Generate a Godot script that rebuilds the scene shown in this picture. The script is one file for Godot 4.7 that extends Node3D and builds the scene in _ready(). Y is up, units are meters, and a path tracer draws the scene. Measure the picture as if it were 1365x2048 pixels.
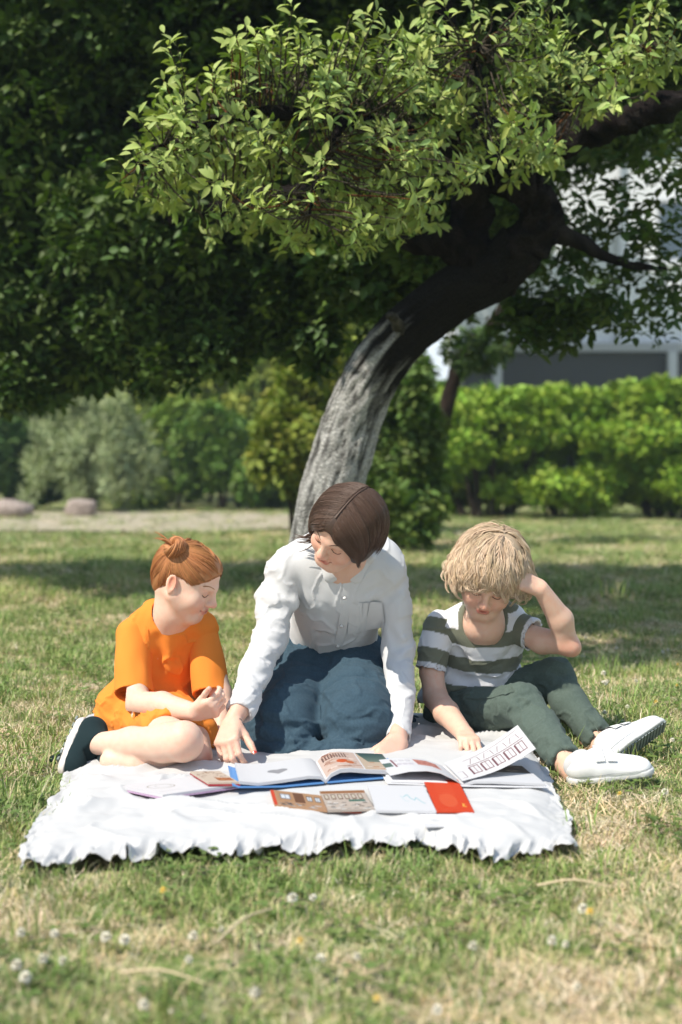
extends Node3D

const LAWN_FAR := 24.0
var rng := RandomNumberGenerator.new()
var taken := {}
var mats := {}
var edge_left: PackedVector2Array
var cloth_outline := PackedVector2Array()
var t_start := 0


func _ready() -> void:
	t_start = Time.get_ticks_msec()
	rng.seed = 20240611
	# ---- camera, sky, sun, exposure
	var cam := Camera3D.new()
	cam.name = "camera"
	cam.position = Vector3(0, 0.78, 0)
	cam.rotation_degrees = Vector3(-1.893, 0, 0)
	cam.fov = 39.6
	cam.near = 0.1
	cam.far = 900.0
	var lens := CameraAttributesPhysical.new()
	lens.frustum_focal_length = 33.33
	lens.frustum_focus_distance = 3.85
	lens.exposure_aperture = 1.7
	lens.exposure_multiplier = 1.0
	cam.attributes = lens
	add_child(cam)
	var env := Environment.new()
	env.background_mode = Environment.BG_SKY
	var sky := Sky.new()
	var sm := ProceduralSkyMaterial.new()
	sm.sky_top_color = Color(0.47, 0.55, 0.66)
	sm.sky_horizon_color = Color(0.84, 0.86, 0.87)
	sm.sky_curve = 0.16
	sm.ground_bottom_color = Color(0.22, 0.25, 0.16)
	sm.ground_horizon_color = Color(0.5, 0.53, 0.45)
	sm.sun_angle_max = 12.0
	sky.sky_material = sm
	env.sky = sky
	env.background_energy_multiplier = 1.4
	env.tonemap_mode = Environment.TONE_MAPPER_LINEAR
	env.tonemap_exposure = 1.42
	env.sdfgi_enabled = true
	env.ssao_enabled = true
	env.ssil_enabled = true
	env.fog_enabled = true
	env.fog_density = 0.0012
	env.fog_light_color = Color(0.8, 0.87, 0.9)
	var we := WorldEnvironment.new()
	we.name = "world_environment"
	we.environment = env
	add_child(we)
	var sun := DirectionalLight3D.new()
	sun.name = "sun"
	sun.light_energy = 1.4
	sun.light_color = Color(1.0, 0.97, 0.915)
	sun.light_angular_distance = 0.5
	sun.shadow_enabled = true
	var from := Vector3(-0.5, 0.78, 0.36)
	add_child(sun)
	sun.look_at_from_position(from * 30.0, Vector3.ZERO, Vector3.UP)
	# ---- the setting, then things from large to small
	make_materials()
	build_ground()
	build_house()
	build_background()
	build_apple_tree()
	build_blanket()
	build_books()
	# the three people are shaped side by side, each off the tree, while the lawn is laid
	var people: Array[Node3D] = []
	for text: String in ["woman in white shirt and wide blue trousers kneeling between the two children", "girl in orange dress and dark sock boots sitting with folded legs, hair in buns", "curly fair haired boy in striped shirt and green trousers, head on his hand"]:
		var o := Node3D.new()
		o.name = numbered("person")
		tag(o, text, "person", "people reading on the blanket")
		people.append(o)
	people[0].position = Vector3(-0.060, 0.059, -4.000) * Vector3(1, 0, 1)
	people[1].position = Vector3(-0.555, 0.059, -4.000) * Vector3(1, 0, 1)
	people[2].position = Vector3(0.359, 0.041, -4.100) * Vector3(1, 0, 1)
	var work: Array[Thread] = []
	var plans: Array[Made] = []
	for k in 3:
		work.append(Thread.new())
		plans.append(Made.new())
	work[0].start(build_woman.bind(plans[0]))
	work[1].start(build_girl.bind(plans[1]))
	work[2].start(build_boy.bind(plans[2]))
	build_grass()
	build_flowers()
	for k in 3:
		work[k].wait_to_finish()
		add_child(people[k])
		realize(plans[k], people[k])
	say("done")


func say(what: String) -> void:
	print("%6d ms  %s" % [Time.get_ticks_msec() - t_start, what])


# ------------------------------------------------------------------ helpers
func numbered(called: String) -> String:
	var n: int = taken.get(called, 0)
	taken[called] = n + 1
	return called if n == 0 else "%s_%03d" % [called, n]


func tag(o: Node3D, label: String, category := "", group := "", kind := "") -> Node3D:
	if label:
		o.set_meta("label", label)
	if category:
		o.set_meta("category", category)
	if group:
		o.set_meta("group", group)
	if kind:
		o.set_meta("kind", kind)
	return o


func thing(called: String, label: String, category: String, at := Vector3.ZERO, group := "") -> Node3D:
	var o := Node3D.new()
	o.name = numbered(called)
	o.position = at
	add_child(o)
	tag(o, label, category, group)
	return o


# One named mesh under a parent; the mesh is given in world metres and moved to the parent's origin.
func part(called: String, mesh: Mesh, m: Material, parent: Node3D = self) -> MeshInstance3D:
	var o := MeshInstance3D.new()
	o.name = numbered(called) if parent == self else called
	o.mesh = mesh
	o.material_override = m
	parent.add_child(o, true)
	if parent != self:
		o.position = -world_of(parent)
	return o


func world_of(n: Node3D) -> Vector3:
	var p := Vector3.ZERO
	while n != self and n != null:
		p += n.position
		n = n.get_parent() as Node3D
	return p


func copies(called: String, mesh: Mesh, m: Material, where: Array[Transform3D], tints: PackedColorArray, parent: Node3D = self) -> MultiMeshInstance3D:
	var mm := MultiMesh.new()
	mm.transform_format = MultiMesh.TRANSFORM_3D
	mm.use_colors = tints.size() > 0
	mm.mesh = mesh
	mm.instance_count = where.size()
	for i in where.size():
		mm.set_instance_transform(i, where[i])
		if tints.size():
			mm.set_instance_color(i, tints[i])
	var o := MultiMeshInstance3D.new()
	o.name = numbered(called) if parent == self else called
	o.multimesh = mm
	o.material_override = m
	o.set_meta("kind", "stuff")
	parent.add_child(o, true)
	if parent != self:
		o.position = -world_of(parent)
	return o


# Collects triangles.
class Soup:
	var v := PackedVector3Array()
	var n := PackedVector3Array()
	var uv := PackedVector2Array()
	var c := PackedColorArray()
	var ix := PackedInt32Array()
	var colored := false
	var mapped := false

	func vert(p: Vector3, normal := Vector3.ZERO, at := Vector2.ZERO, tint := Color.WHITE) -> int:
		v.append(p)
		n.append(normal)
		uv.append(at)
		c.append(tint)
		return v.size() - 1

	func tri(a: int, b: int, d: int) -> void:
		ix.append(a)
		ix.append(b)
		ix.append(d)

	func quad(a: int, b: int, d: int, e: int) -> void:
		tri(a, b, d)
		tri(a, d, e)

	# a flat face with its own corners
	func face(p: Array, tint := Color.WHITE) -> void:
		var nn: Vector3 = (p[2] - p[0]).cross(p[1] - p[0]).normalized()
		var f := v.size()
		for q in p:
			vert(q, nn, Vector2.ZERO, tint)
		for k in range(1, p.size() - 1):
			tri(f, f + k, f + k + 1)

	func smooth() -> void:
		for k in n.size():
			n[k] = Vector3.ZERO
		for k in range(0, ix.size(), 3):
			var a := v[ix[k]]
			var w := (v[ix[k + 2]] - a).cross(v[ix[k + 1]] - a)
			n[ix[k]] += w
			n[ix[k + 1]] += w
			n[ix[k + 2]] += w
		for k in n.size():
			n[k] = n[k].normalized() if n[k].length_squared() > 1e-20 else Vector3.UP

	func mesh() -> ArrayMesh:
		var a := []
		a.resize(Mesh.ARRAY_MAX)
		a[Mesh.ARRAY_VERTEX] = v
		a[Mesh.ARRAY_NORMAL] = n
		if mapped:
			a[Mesh.ARRAY_TEX_UV] = uv
		if colored:
			a[Mesh.ARRAY_COLOR] = c
		a[Mesh.ARRAY_INDEX] = ix
		var m := ArrayMesh.new()
		m.add_surface_from_arrays(Mesh.PRIMITIVE_TRIANGLES, a)
		return m

	# a tube along points with radii
	func tube(pts: PackedVector3Array, radii: PackedFloat32Array, sides: int, tint := Color.WHITE, closed := true) -> void:
		var count := pts.size()
		var first := v.size()
		var side := Vector3.ZERO
		for i in count:
			var t := (pts[mini(i + 1, count - 1)] - pts[maxi(i - 1, 0)]).normalized()
			if i == 0:
				side = t.cross(Vector3(0.31, 0.17, 0.93)).normalized()
			else:
				side = (side - t * side.dot(t)).normalized()
			var up := t.cross(side)
			for k in sides:
				var a := TAU * k / sides
				var w := side * cos(a) + up * sin(a)
				vert(pts[i] + w * radii[i], w, Vector2(float(k) / sides, float(i) / count), tint)
		for i in count - 1:
			for k in sides:
				var a := first + i * sides + k
				var b := first + i * sides + (k + 1) % sides
				quad(a, a + sides, b + sides, b)
		if closed and radii[count - 1] > 0.002:
			var t := (pts[count - 1] - pts[count - 2]).normalized()
			var e := vert(pts[count - 1] + t * radii[count - 1] * 0.3, t, Vector2.ZERO, tint)
			for k in sides:
				tri(first + (count - 1) * sides + (k + 1) % sides, first + (count - 1) * sides + k, e)

	# a box with bevelled look: eight corners given by a transform and half sizes
	func box(x: Transform3D, h: Vector3, tint := Color.WHITE) -> void:
		for axis in 3:
			for s: float in [-1.0, 1.0]:
				var u := Vector3.ZERO
				var w := Vector3.ZERO
				var d := Vector3.ZERO
				d[axis] = h[axis] * s
				u[(axis + 1) % 3] = h[(axis + 1) % 3]
				w[(axis + 2) % 3] = h[(axis + 2) % 3] * s
				face([x * (d - u - w), x * (d - u + w), x * (d + u + w), x * (d + u - w)], tint)


func bez(pts: Array, steps: int) -> PackedVector3Array:
	# Catmull-Rom through the points
	var out := PackedVector3Array()
	for i in pts.size() - 1:
		var a: Vector3 = pts[maxi(i - 1, 0)]
		var b: Vector3 = pts[i]
		var c: Vector3 = pts[i + 1]
		var d: Vector3 = pts[mini(i + 2, pts.size() - 1)]
		for k in steps:
			out.append(b.cubic_interpolate(c, a, d, float(k) / steps))
	out.append(pts[-1])
	return out


func ramp(vals: Array, steps: int) -> PackedFloat32Array:
	var out := PackedFloat32Array()
	for i in vals.size() - 1:
		for k in steps:
			out.append(lerpf(vals[i], vals[i + 1], float(k) / steps))
	out.append(vals[-1])
	return out


func lin(r: float, g: float, b: float) -> Color:
	return Color(r, g, b).linear_to_srgb()


func mat(called: String, albedo: Color, rough := 0.8, spec := 0.4) -> StandardMaterial3D:
	var m := StandardMaterial3D.new()
	m.resource_name = called
	m.albedo_color = albedo.linear_to_srgb()
	m.roughness = rough
	m.metallic_specular = spec
	mats[called] = m
	return m


func noise_tex(seed_: int, freq: float, size := 256, octaves := 4, ramp_colors := PackedColorArray(), offsets := PackedFloat32Array()) -> ImageTexture:
	var f := FastNoiseLite.new()
	f.seed = seed_
	f.noise_type = FastNoiseLite.TYPE_SIMPLEX
	f.frequency = freq
	f.fractal_octaves = octaves
	var im := f.get_seamless_image(size, size)
	im.convert(Image.FORMAT_RGB8)
	if ramp_colors.size():
		var g := Gradient.new()
		g.colors = ramp_colors
		g.offsets = offsets
		for y in size:
			for x in size:
				im.set_pixel(x, y, g.sample(im.get_pixel(x, y).r))
	return ImageTexture.create_from_image(im)


func weave_tex(size: int, period: int, depth: float, seed_: int) -> ImageTexture:
	var im := Image.create(size, size, false, Image.FORMAT_RGB8)
	var r := RandomNumberGenerator.new()
	r.seed = seed_
	var rows := PackedFloat32Array()
	var cols := PackedFloat32Array()
	for i in size:
		rows.append(r.randf_range(-0.15, 0.15))
		cols.append(r.randf_range(-0.15, 0.15))
	for y in size:
		for x in size:
			var a := sin(TAU * x / period) * 0.5 + sin(TAU * y / period) * 0.5
			var q := 0.5 + depth * (0.35 * a + rows[y / 2] + cols[x / 2] + r.randf_range(-0.2, 0.2))
			im.set_pixel(x, y, Color(q, q, q))
	return ImageTexture.create_from_image(im)


func cloth_mat(called: String, albedo: Color, bump: ImageTexture, scale: float, height: float, rough := 0.9) -> StandardMaterial3D:
	var m := mat(called, albedo, rough, 0.25)
	m.uv1_triplanar = true
	m.uv1_scale = Vector3.ONE * scale
	m.heightmap_enabled = true
	m.heightmap_texture = bump
	m.heightmap_scale = height
	m.rim_enabled = true
	m.rim = 0.25
	m.rim_tint = 0.6
	return m


func make_materials() -> void:
	var weave := weave_tex(256, 8, 0.6, 5)
	var fine := weave_tex(256, 4, 0.7, 9)
	var blotch := noise_tex(3, 0.02, 256, 4)
	cloth_mat("white_cotton", Color(0.58, 0.58, 0.585), fine, 9.0, 0.02)
	cloth_mat("blanket_cloth", Color(0.5, 0.498, 0.495), weave, 7.0, 0.05)
	cloth_mat("orange_linen", Color(0.8, 0.25, 0.04), weave, 9.0, 0.06)
	var denim := cloth_mat("blue_denim", Color(0.047, 0.083, 0.112), weave, 10.0, 0.06)
	denim.albedo_texture = noise_tex(14, 0.035, 256, 5, PackedColorArray([Color(0.88, 0.89, 0.9), Color(1, 1, 1)]), PackedFloat32Array([0.2, 0.8]))
	var green := cloth_mat("green_twill", Color(0.092, 0.122, 0.104), fine, 12.0, 0.04)
	green.albedo_texture = noise_tex(15, 0.03, 256, 5, PackedColorArray([Color(0.9, 0.91, 0.9), Color(1, 1, 1)]), PackedFloat32Array([0.2, 0.8]))
	var striped := cloth_mat("striped_jersey", Color.WHITE, fine, 12.0, 0.02)
	striped.vertex_color_use_as_albedo = true
	cloth_mat("dark_knit", Color(0.012, 0.024, 0.027), weave, 14.0, 0.06)
	cloth_mat("sole_white", Color(0.6, 0.6, 0.59), blotch, 4.0, 0.02, 0.7)
	cloth_mat("white_leather", Color(0.78, 0.78, 0.78), blotch, 4.0, 0.02, 0.55)
	mat("shoe_rubber", Color(0.66, 0.6, 0.55), 0.7)
	mat("grey_rubber", Color(0.2, 0.23, 0.22), 0.8)
	var mottled := noise_tex(51, 0.03, 256, 5, PackedColorArray([Color(1.0, 0.955, 0.945), Color(1, 0.985, 0.98), Color(1, 1, 1)]), PackedFloat32Array([0.2, 0.5, 0.75]))
	var pores := noise_tex(52, 0.2, 256, 3)
	for who in ["woman", "girl", "boy"]:
		var s := mat("skin_" + who, Color.WHITE, 0.5, 0.4)
		s.vertex_color_use_as_albedo = true
		s.subsurf_scatter_enabled = true
		s.subsurf_scatter_strength = 0.12
		s.uv1_triplanar = true
		s.uv1_scale = Vector3.ONE * 5.0
		s.albedo_texture = mottled
		s.heightmap_enabled = true
		s.heightmap_texture = pores
		s.heightmap_scale = 0.015
	for h in [["hair_woman", Color(0.1, 0.06, 0.043)], ["hair_girl", Color(0.5, 0.22, 0.09)], ["hair_boy", Color(0.74, 0.57, 0.41)]]:
		var m := mat(h[0], h[1], 0.48, 0.4)
		m.vertex_color_use_as_albedo = true
	mat("stitch", Color(0.38, 0.39, 0.4), 0.8)
	mat("lash", Color(0.03, 0.018, 0.013), 0.7)
	mat("brow_woman", Color(0.075, 0.042, 0.028), 0.8)
	mat("brow_girl", Color(0.45, 0.24, 0.13), 0.8)
	mat("brow_boy", Color(0.3, 0.18, 0.1), 0.8)
	mat("straw", Color(0.56, 0.45, 0.29), 0.8)
	mat("nail_red", Color(0.5, 0.045, 0.03), 0.25, 0.5)
	mat("ink", Color(0.12, 0.12, 0.13), 0.8)
	mat("button", Color(0.8, 0.8, 0.78), 0.3, 0.5)
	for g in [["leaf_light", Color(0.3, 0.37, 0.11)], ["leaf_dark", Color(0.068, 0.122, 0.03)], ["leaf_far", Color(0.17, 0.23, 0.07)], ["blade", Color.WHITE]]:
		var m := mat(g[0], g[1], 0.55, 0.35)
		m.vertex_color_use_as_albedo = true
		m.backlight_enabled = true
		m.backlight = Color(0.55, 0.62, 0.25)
	mats["blade"].backlight = Color(0.4, 0.42, 0.25)
	mats["blade"].roughness = 0.8
	var bark := mat("bark", Color.WHITE, 0.95, 0.2)
	bark.vertex_color_use_as_albedo = true
	bark.uv1_triplanar = true
	bark.uv1_scale = Vector3(5, 1.6, 5)
	bark.heightmap_enabled = true
	bark.heightmap_texture = noise_tex(21, 0.07, 512, 5)
	bark.heightmap_scale = 2.2
	bark.albedo_texture = noise_tex(22, 0.08, 512, 5, PackedColorArray([Color(0.5, 0.5, 0.5), Color(0.9, 0.9, 0.9), Color(1, 1, 1)]), PackedFloat32Array([0.25, 0.5, 0.8]))
	mat("twig", Color(0.09, 0.07, 0.055), 0.9)

# ------------------------------------------------------------------ lawn, path, stones, house
func lay(x: float, z: float) -> float:
	return 0.012 * sin(x * 1.7 + 0.4) * sin(z * 1.3) + 0.008 * sin(x * 4.1 + z * 3.3)


func build_ground() -> void:
	var s := Soup.new()
	s.mapped = true
	var xs := PackedFloat32Array([-400, -120, -50])
	for i in 61:
		xs.append(-15.0 + i * 0.5)
	xs.append_array(PackedFloat32Array([50, 120, 400]))
	var zs := PackedFloat32Array([60, 10])
	for i in 81:
		zs.append(2.0 - i * 0.5)
	zs.append_array(PackedFloat32Array([-60, -120, -300, -700]))
	for z in zs:
		for x in xs:
			s.vert(Vector3(x, lay(x, z) - 0.012, z), Vector3.UP, Vector2(x, z) / 3.0)
	var w := xs.size()
	for j in zs.size() - 1:
		for i in w - 1:
			s.quad(j * w + i, (j + 1) * w + i, (j + 1) * w + i + 1, j * w + i + 1)
	s.smooth()
	var m := mat("lawn", Color.WHITE, 0.95, 0.1)
	m.albedo_texture = noise_tex(31, 0.03, 512, 6, PackedColorArray([lin(0.1, 0.15, 0.04), lin(0.17, 0.22, 0.07), lin(0.26, 0.25, 0.12), lin(0.34, 0.29, 0.18)]), PackedFloat32Array([0.2, 0.42, 0.6, 0.85]))
	m.heightmap_enabled = true
	m.heightmap_texture = noise_tex(32, 0.12, 256, 4)
	m.heightmap_scale = 2.0
	tag(part("ground", s.mesh(), m), "grassy lawn with dry straw patches", "lawn", "", "structure")
	# trodden earth along the far edge of the lawn
	var p := Soup.new()
	p.mapped = true
	var near := [Vector2(-9, -16.6), Vector2(-6, -16.2), Vector2(-3.5, -16.9), Vector2(-1.6, -16.0), Vector2(-0.7, -17.4), Vector2(0.4, -20.0)]
	var far := [Vector2(-9, -22.5), Vector2(-6, -22.8), Vector2(-3.5, -23.4), Vector2(-1.6, -23.4), Vector2(-0.7, -22.8), Vector2(0.4, -21.0)]
	for i in near.size():
		for k in 9:
			var q: Vector2 = near[i].lerp(far[i], k / 8.0)
			p.vert(Vector3(q.x, lay(q.x, q.y) + 0.012, q.y), Vector3.UP, q / 3.0)
	for i in near.size() - 1:
		for k in 8:
			p.quad(i * 9 + k, i * 9 + k + 1, i * 9 + k + 10, i * 9 + k + 9)
	p.smooth()
	var pm := mat("earth", Color.WHITE, 0.95, 0.1)
	pm.albedo_texture = noise_tex(33, 0.04, 256, 5, PackedColorArray([lin(0.3, 0.27, 0.18), lin(0.44, 0.38, 0.3)]), PackedFloat32Array([0.25, 0.75]))
	tag(part("path", p.mesh(), pm), "pale bare earth path along the far lawn edge", "path", "", "structure")
	var st := mat("stone", Color.WHITE, 0.9, 0.2)
	st.uv1_triplanar = true
	st.uv1_scale = Vector3.ONE * 1.5
	st.albedo_texture = noise_tex(34, 0.05, 256, 5, PackedColorArray([lin(0.26, 0.2, 0.17), lin(0.48, 0.41, 0.36)]), PackedFloat32Array([0.3, 0.7]))
	st.heightmap_enabled = true
	st.heightmap_texture = noise_tex(35, 0.06, 256, 5)
	st.heightmap_scale = 3.0
	boulder(Vector3(-3.929, 0.115, -21.500), Vector3(0.24, 0.15, 0.18), 0.3, "squat pinkish block of stone in front of the pale weeping bush", 3)
	boulder(Vector3(-4.894, 0.130, -21.000), Vector3(0.36, 0.15, 0.26), 0.8, "low rounded pinkish boulder at the far lawn edge by the dark bushes", 5)


func boulder(at: Vector3, r: Vector3, round_: float, label: String, seed_: int) -> void:
	var f := FastNoiseLite.new()
	f.seed = seed_
	f.frequency = 0.9
	var s := Soup.new()
	var nu := 20
	var nv := 12
	for j in nv + 1:
		for i in nu:
			var a := TAU * i / nu
			var b := PI * j / nv
			var d := Vector3(sin(b) * cos(a), cos(b), sin(b) * sin(a))
			var sq := d / maxf(absf(d.x), maxf(absf(d.y), absf(d.z)))
			d = sq.lerp(d, round_ + 0.25) * (1.0 + 0.22 * f.get_noise_3dv(d * 1.6))
			s.vert(d * r)
	for j in nv:
		for i in nu:
			s.quad(j * nu + i, j * nu + (i + 1) % nu, (j + 1) * nu + (i + 1) % nu, (j + 1) * nu + i)
	s.smooth()
	var o := part("boulder", s.mesh(), mats["stone"])
	o.position = Vector3(at.x, r.y * 0.75, at.z)
	tag(o, label, "stone")


func build_house() -> void:
	# a white two-storey house far behind the hedge: dark plinth, pale wall, window band, pipe and post
	var h := thing("house", "white rendered house with a dark plinth far behind the hedge", "house", Vector3(13, 0, -46))
	var white := mat("render", Color(0.82, 0.84, 0.86), 0.85, 0.2)
	white.uv1_triplanar = true
	white.albedo_texture = noise_tex(41, 0.02, 256, 4, PackedColorArray([Color(0.95, 0.95, 0.96), Color.WHITE]), PackedFloat32Array([0.3, 0.7]))
	var dark := mat("plinth", Color(0.05, 0.052, 0.055), 0.8)
	var frame := mat("window_frame", Color(0.55, 0.57, 0.6), 0.6)
	var glass := mat("window_glass", Color(0.06, 0.09, 0.12), 0.08, 0.6)
	var s := Soup.new()
	s.box(Transform3D(Basis(), Vector3(13.5, 7.9, -49)), Vector3(9.7, 3.5, 3.0))
	part("wall", s.mesh(), white, h)
	s = Soup.new()
	s.box(Transform3D(Basis(), Vector3(13.5, 4.55, -46.6)), Vector3(9.9, 0.14, 1.0))
	part("canopy", s.mesh(), mat("canopy", Color(0.4, 0.41, 0.43), 0.8), h)
	s = Soup.new()
	s.box(Transform3D(Basis(), Vector3(13.5, 2.2, -48.8)), Vector3(9.5, 2.19, 2.9))
	part("plinth", s.mesh(), dark, h)
	s = Soup.new()
	s.box(Transform3D(Basis(), Vector3(13.5, 11.6, -49)), Vector3(10.0, 0.16, 3.4))
	part("roof", s.mesh(), frame, h)
	for k in 3:
		var x := 11.3 + k * 3.4
		s = Soup.new()
		for q: float in [-1.0, 0.0, 1.0]:
			s.box(Transform3D(Basis(), Vector3(x + q * 1.14, 8.3, -45.96)), Vector3(0.05, 0.94, 0.05))
		for q: float in [-1.0, 1.0]:
			s.box(Transform3D(Basis(), Vector3(x, 8.3 + q * 0.96, -45.96)), Vector3(1.24, 0.06, 0.052))
		var w := part("window", s.mesh(), frame, h)
		for q: float in [-1.0, 1.0]:
			s = Soup.new()
			s.box(Transform3D(Basis(), Vector3(x + q * 0.57, 8.3, -45.98)), Vector3(0.51, 0.89, 0.01))
			var pane := part("pane", s.mesh(), glass, w)
			pane.position = Vector3.ZERO
		s = Soup.new()
		s.box(Transform3D(Basis(), Vector3(x, 7.22, -45.9)), Vector3(1.35, 0.05, 0.12))
		var sill := part("sill", s.mesh(), white, w)
		sill.position = Vector3.ZERO
	s = Soup.new()
	s.tube(PackedVector3Array([Vector3(8.9, 4.7, -45.85), Vector3(8.9, 11.4, -45.85)]), PackedFloat32Array([0.08, 0.08]), 8)
	part("drainpipe", s.mesh(), frame, h)
	for k in 4:
		s = Soup.new()
		s.box(Transform3D(Basis(), Vector3(5.0 + k * 5.6, 2.2, -45.66)), Vector3(0.14, 2.2, 0.14))
		part("post", s.mesh(), frame, h)


# ------------------------------------------------------------------ leaves
func add_leaf(s: Soup, x: Transform3D, length: float, width: float, droop: float, tint := Color.WHITE) -> void:
	var ts := [0.0, 0.22, 0.5, 0.78, 1.0]
	var ws := [0.06, 0.72, 1.0, 0.66, 0.0]
	var first := s.v.size()
	for i in 5:
		var t: float = ts[i]
		var w: float = ws[i] * width * 0.5
		var y := -droop * t * t * length
		var fold := w * 0.35
		s.vert(x * Vector3(-w, y + fold, t * length), Vector3.UP, Vector2.ZERO, tint)
		s.vert(x * Vector3(0, y, t * length), Vector3.UP, Vector2.ZERO, tint)
		s.vert(x * Vector3(w, y + fold, t * length), Vector3.UP, Vector2.ZERO, tint)
	for i in 4:
		var a := first + i * 3
		s.quad(a, a + 1, a + 4, a + 3)
		s.quad(a + 1, a + 2, a + 5, a + 4)


func leaf_mesh(droop: float, width: float) -> ArrayMesh:
	var s := Soup.new()
	s.tube(PackedVector3Array([Vector3(0, 0, -0.22), Vector3(0, 0, 0.02)]), PackedFloat32Array([0.012, 0.012]), 3)
	add_leaf(s, Transform3D(), 1.0, width, droop)
	s.smooth()
	return s.mesh()


# several leaves on a short twig, about one unit across
func sprig_mesh(count: int, seed_: int, spread: float, length := 0.55, width := 0.28) -> ArrayMesh:
	var r := RandomNumberGenerator.new()
	r.seed = seed_
	var s := Soup.new()
	s.colored = true
	s.tube(PackedVector3Array([Vector3(0, -0.35, 0), Vector3(0, 0.3, 0.05)]), PackedFloat32Array([0.012, 0.008]), 3, Color(0.5, 0.4, 0.35))
	for k in count:
		var t := float(k) / count
		var yaw := k * 2.4 + r.randf_range(-0.5, 0.5)
		var pitch := r.randf_range(-0.9, 0.5)
		var b := Basis(Vector3.UP, yaw) * Basis(Vector3.RIGHT, pitch) * Basis(Vector3.BACK, r.randf_range(-0.6, 0.6))
		var q := r.randf_range(0.75, 1.25)
		add_leaf(s, Transform3D(b, Vector3(0, lerpf(-0.35, 0.3, t), 0) + b.z * spread * r.randf()), length * r.randf_range(0.75, 1.15), width * r.randf_range(0.8, 1.15), r.randf_range(0.05, 0.4), Color(q * r.randf_range(0.92, 1.12), q, q * 0.95))
	s.smooth()
	return s.mesh()


# clumps: [centre, radii, share]; fills them with sprigs, denser towards the outside
func fill_crown(clumps: Array, count: int, size: Vector2, r: RandomNumberGenerator, where: Array[Transform3D], tints: PackedColorArray, shell := 0.5) -> void:
	var total := 0.0
	for c in clumps:
		total += c[2]
	for c in clumps:
		for i in int(count * c[2] / total):
			var d := Vector3(r.randfn(), r.randfn(), r.randfn()).normalized()
			var q := pow(r.randf(), lerpf(0.33, 0.12, shell)) * r.randf_range(0.85, 1.1)
			var p: Vector3 = c[0] + d * q * c[1]
			if p.y < 0.12:
				p.y = r.randf_range(0.1, 0.4)
			var b := Basis(Vector3.UP, r.randf() * TAU) * Basis(Vector3.RIGHT, r.randf_range(-0.9, 0.9)) * Basis(Vector3.BACK, r.randf_range(-0.7, 0.7))
			where.append(Transform3D(b.scaled(Vector3.ONE * r.randf_range(size.x, size.y)), p))
			var t := r.randf_range(0.7, 1.25)
			tints.append(Color(t * r.randf_range(0.9, 1.25), t, t * r.randf_range(0.8, 1.1)))


func limb(s: Soup, pts: Array, radii: Array, tint: Color, sides := 8, steps := 4) -> void:
	var first := s.v.size()
	s.tube(bez(pts, steps), ramp(radii, steps), sides, tint)
	if sides >= 8:
		# gnarled wood
		var f := noise3(17, 1.0, 3)
		var most: float = radii.max()
		for i in range(first, s.v.size()):
			var p := s.v[i]
			s.v[i] += s.n[i] * most * (0.42 * f.get_noise_3d(p.x * 6.0, p.y * 6.0, p.z * 6.0) - 0.3 * pow(maxf(0.0, 1.0 - 4.0 * absf(f.get_noise_3d(p.x * 11.0, p.y * 7.0, p.z * 11.0))), 2.0))
			var t := 1.0 + 1.1 * f.get_noise_3d(p.x * 14.0, p.y * 10.0, p.z * 14.0)
			s.c[i] = Color(tint.r * t, tint.g * t, tint.b * t)


func bush(called: String, label: String, category: String, group: String, clumps: Array, count: int, size: Vector2, mesh: ArrayMesh, tint: Color, stems: int, seed_: int, bark := Color(0.1, 0.08, 0.06), shell := 0.55) -> void:
	var r := RandomNumberGenerator.new()
	r.seed = seed_
	var base := Vector3.ZERO
	for c in clumps:
		base += c[0] / clumps.size()
	base.y = 0
	var o := thing(called, label, category, base, group)
	var s := Soup.new()
	s.colored = true
	for c in clumps:
		for k in stems:
			var foot := base + Vector3(r.randf_range(-0.15, 0.15), -0.05, r.randf_range(-0.15, 0.15))
			foot.x = lerpf(foot.x, c[0].x, 0.5)
			foot.z = lerpf(foot.z, c[0].z, 0.5)
			var tip: Vector3 = c[0] + Vector3(r.randf_range(-0.5, 0.5), r.randf_range(0.0, 0.6), r.randf_range(-0.5, 0.5)) * c[1]
			limb(s, [foot, foot.lerp(tip, 0.5) + Vector3(r.randf_range(-0.1, 0.1), 0.1, 0), tip], [0.035, 0.025, 0.008], bark, 5, 3)
	part("stem", s.mesh(), mats["bark"], o)
	var where: Array[Transform3D] = []
	var tints := PackedColorArray()
	var lumps := []
	for c in clumps:
		for k in 6:
			var d := Vector3(r.randfn(), r.randfn(), r.randfn()).normalized() * pow(r.randf(), 0.4)
			lumps.append([c[0] + d * c[1] * 0.75, c[1] * r.randf_range(0.32, 0.62), c[2]])
	fill_crown(lumps, count, size, r, where, tints, shell)
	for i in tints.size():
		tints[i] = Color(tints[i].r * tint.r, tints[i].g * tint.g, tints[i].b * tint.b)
	copies("crown", mesh, mats["leaf_far"], where, tints, o)


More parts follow.
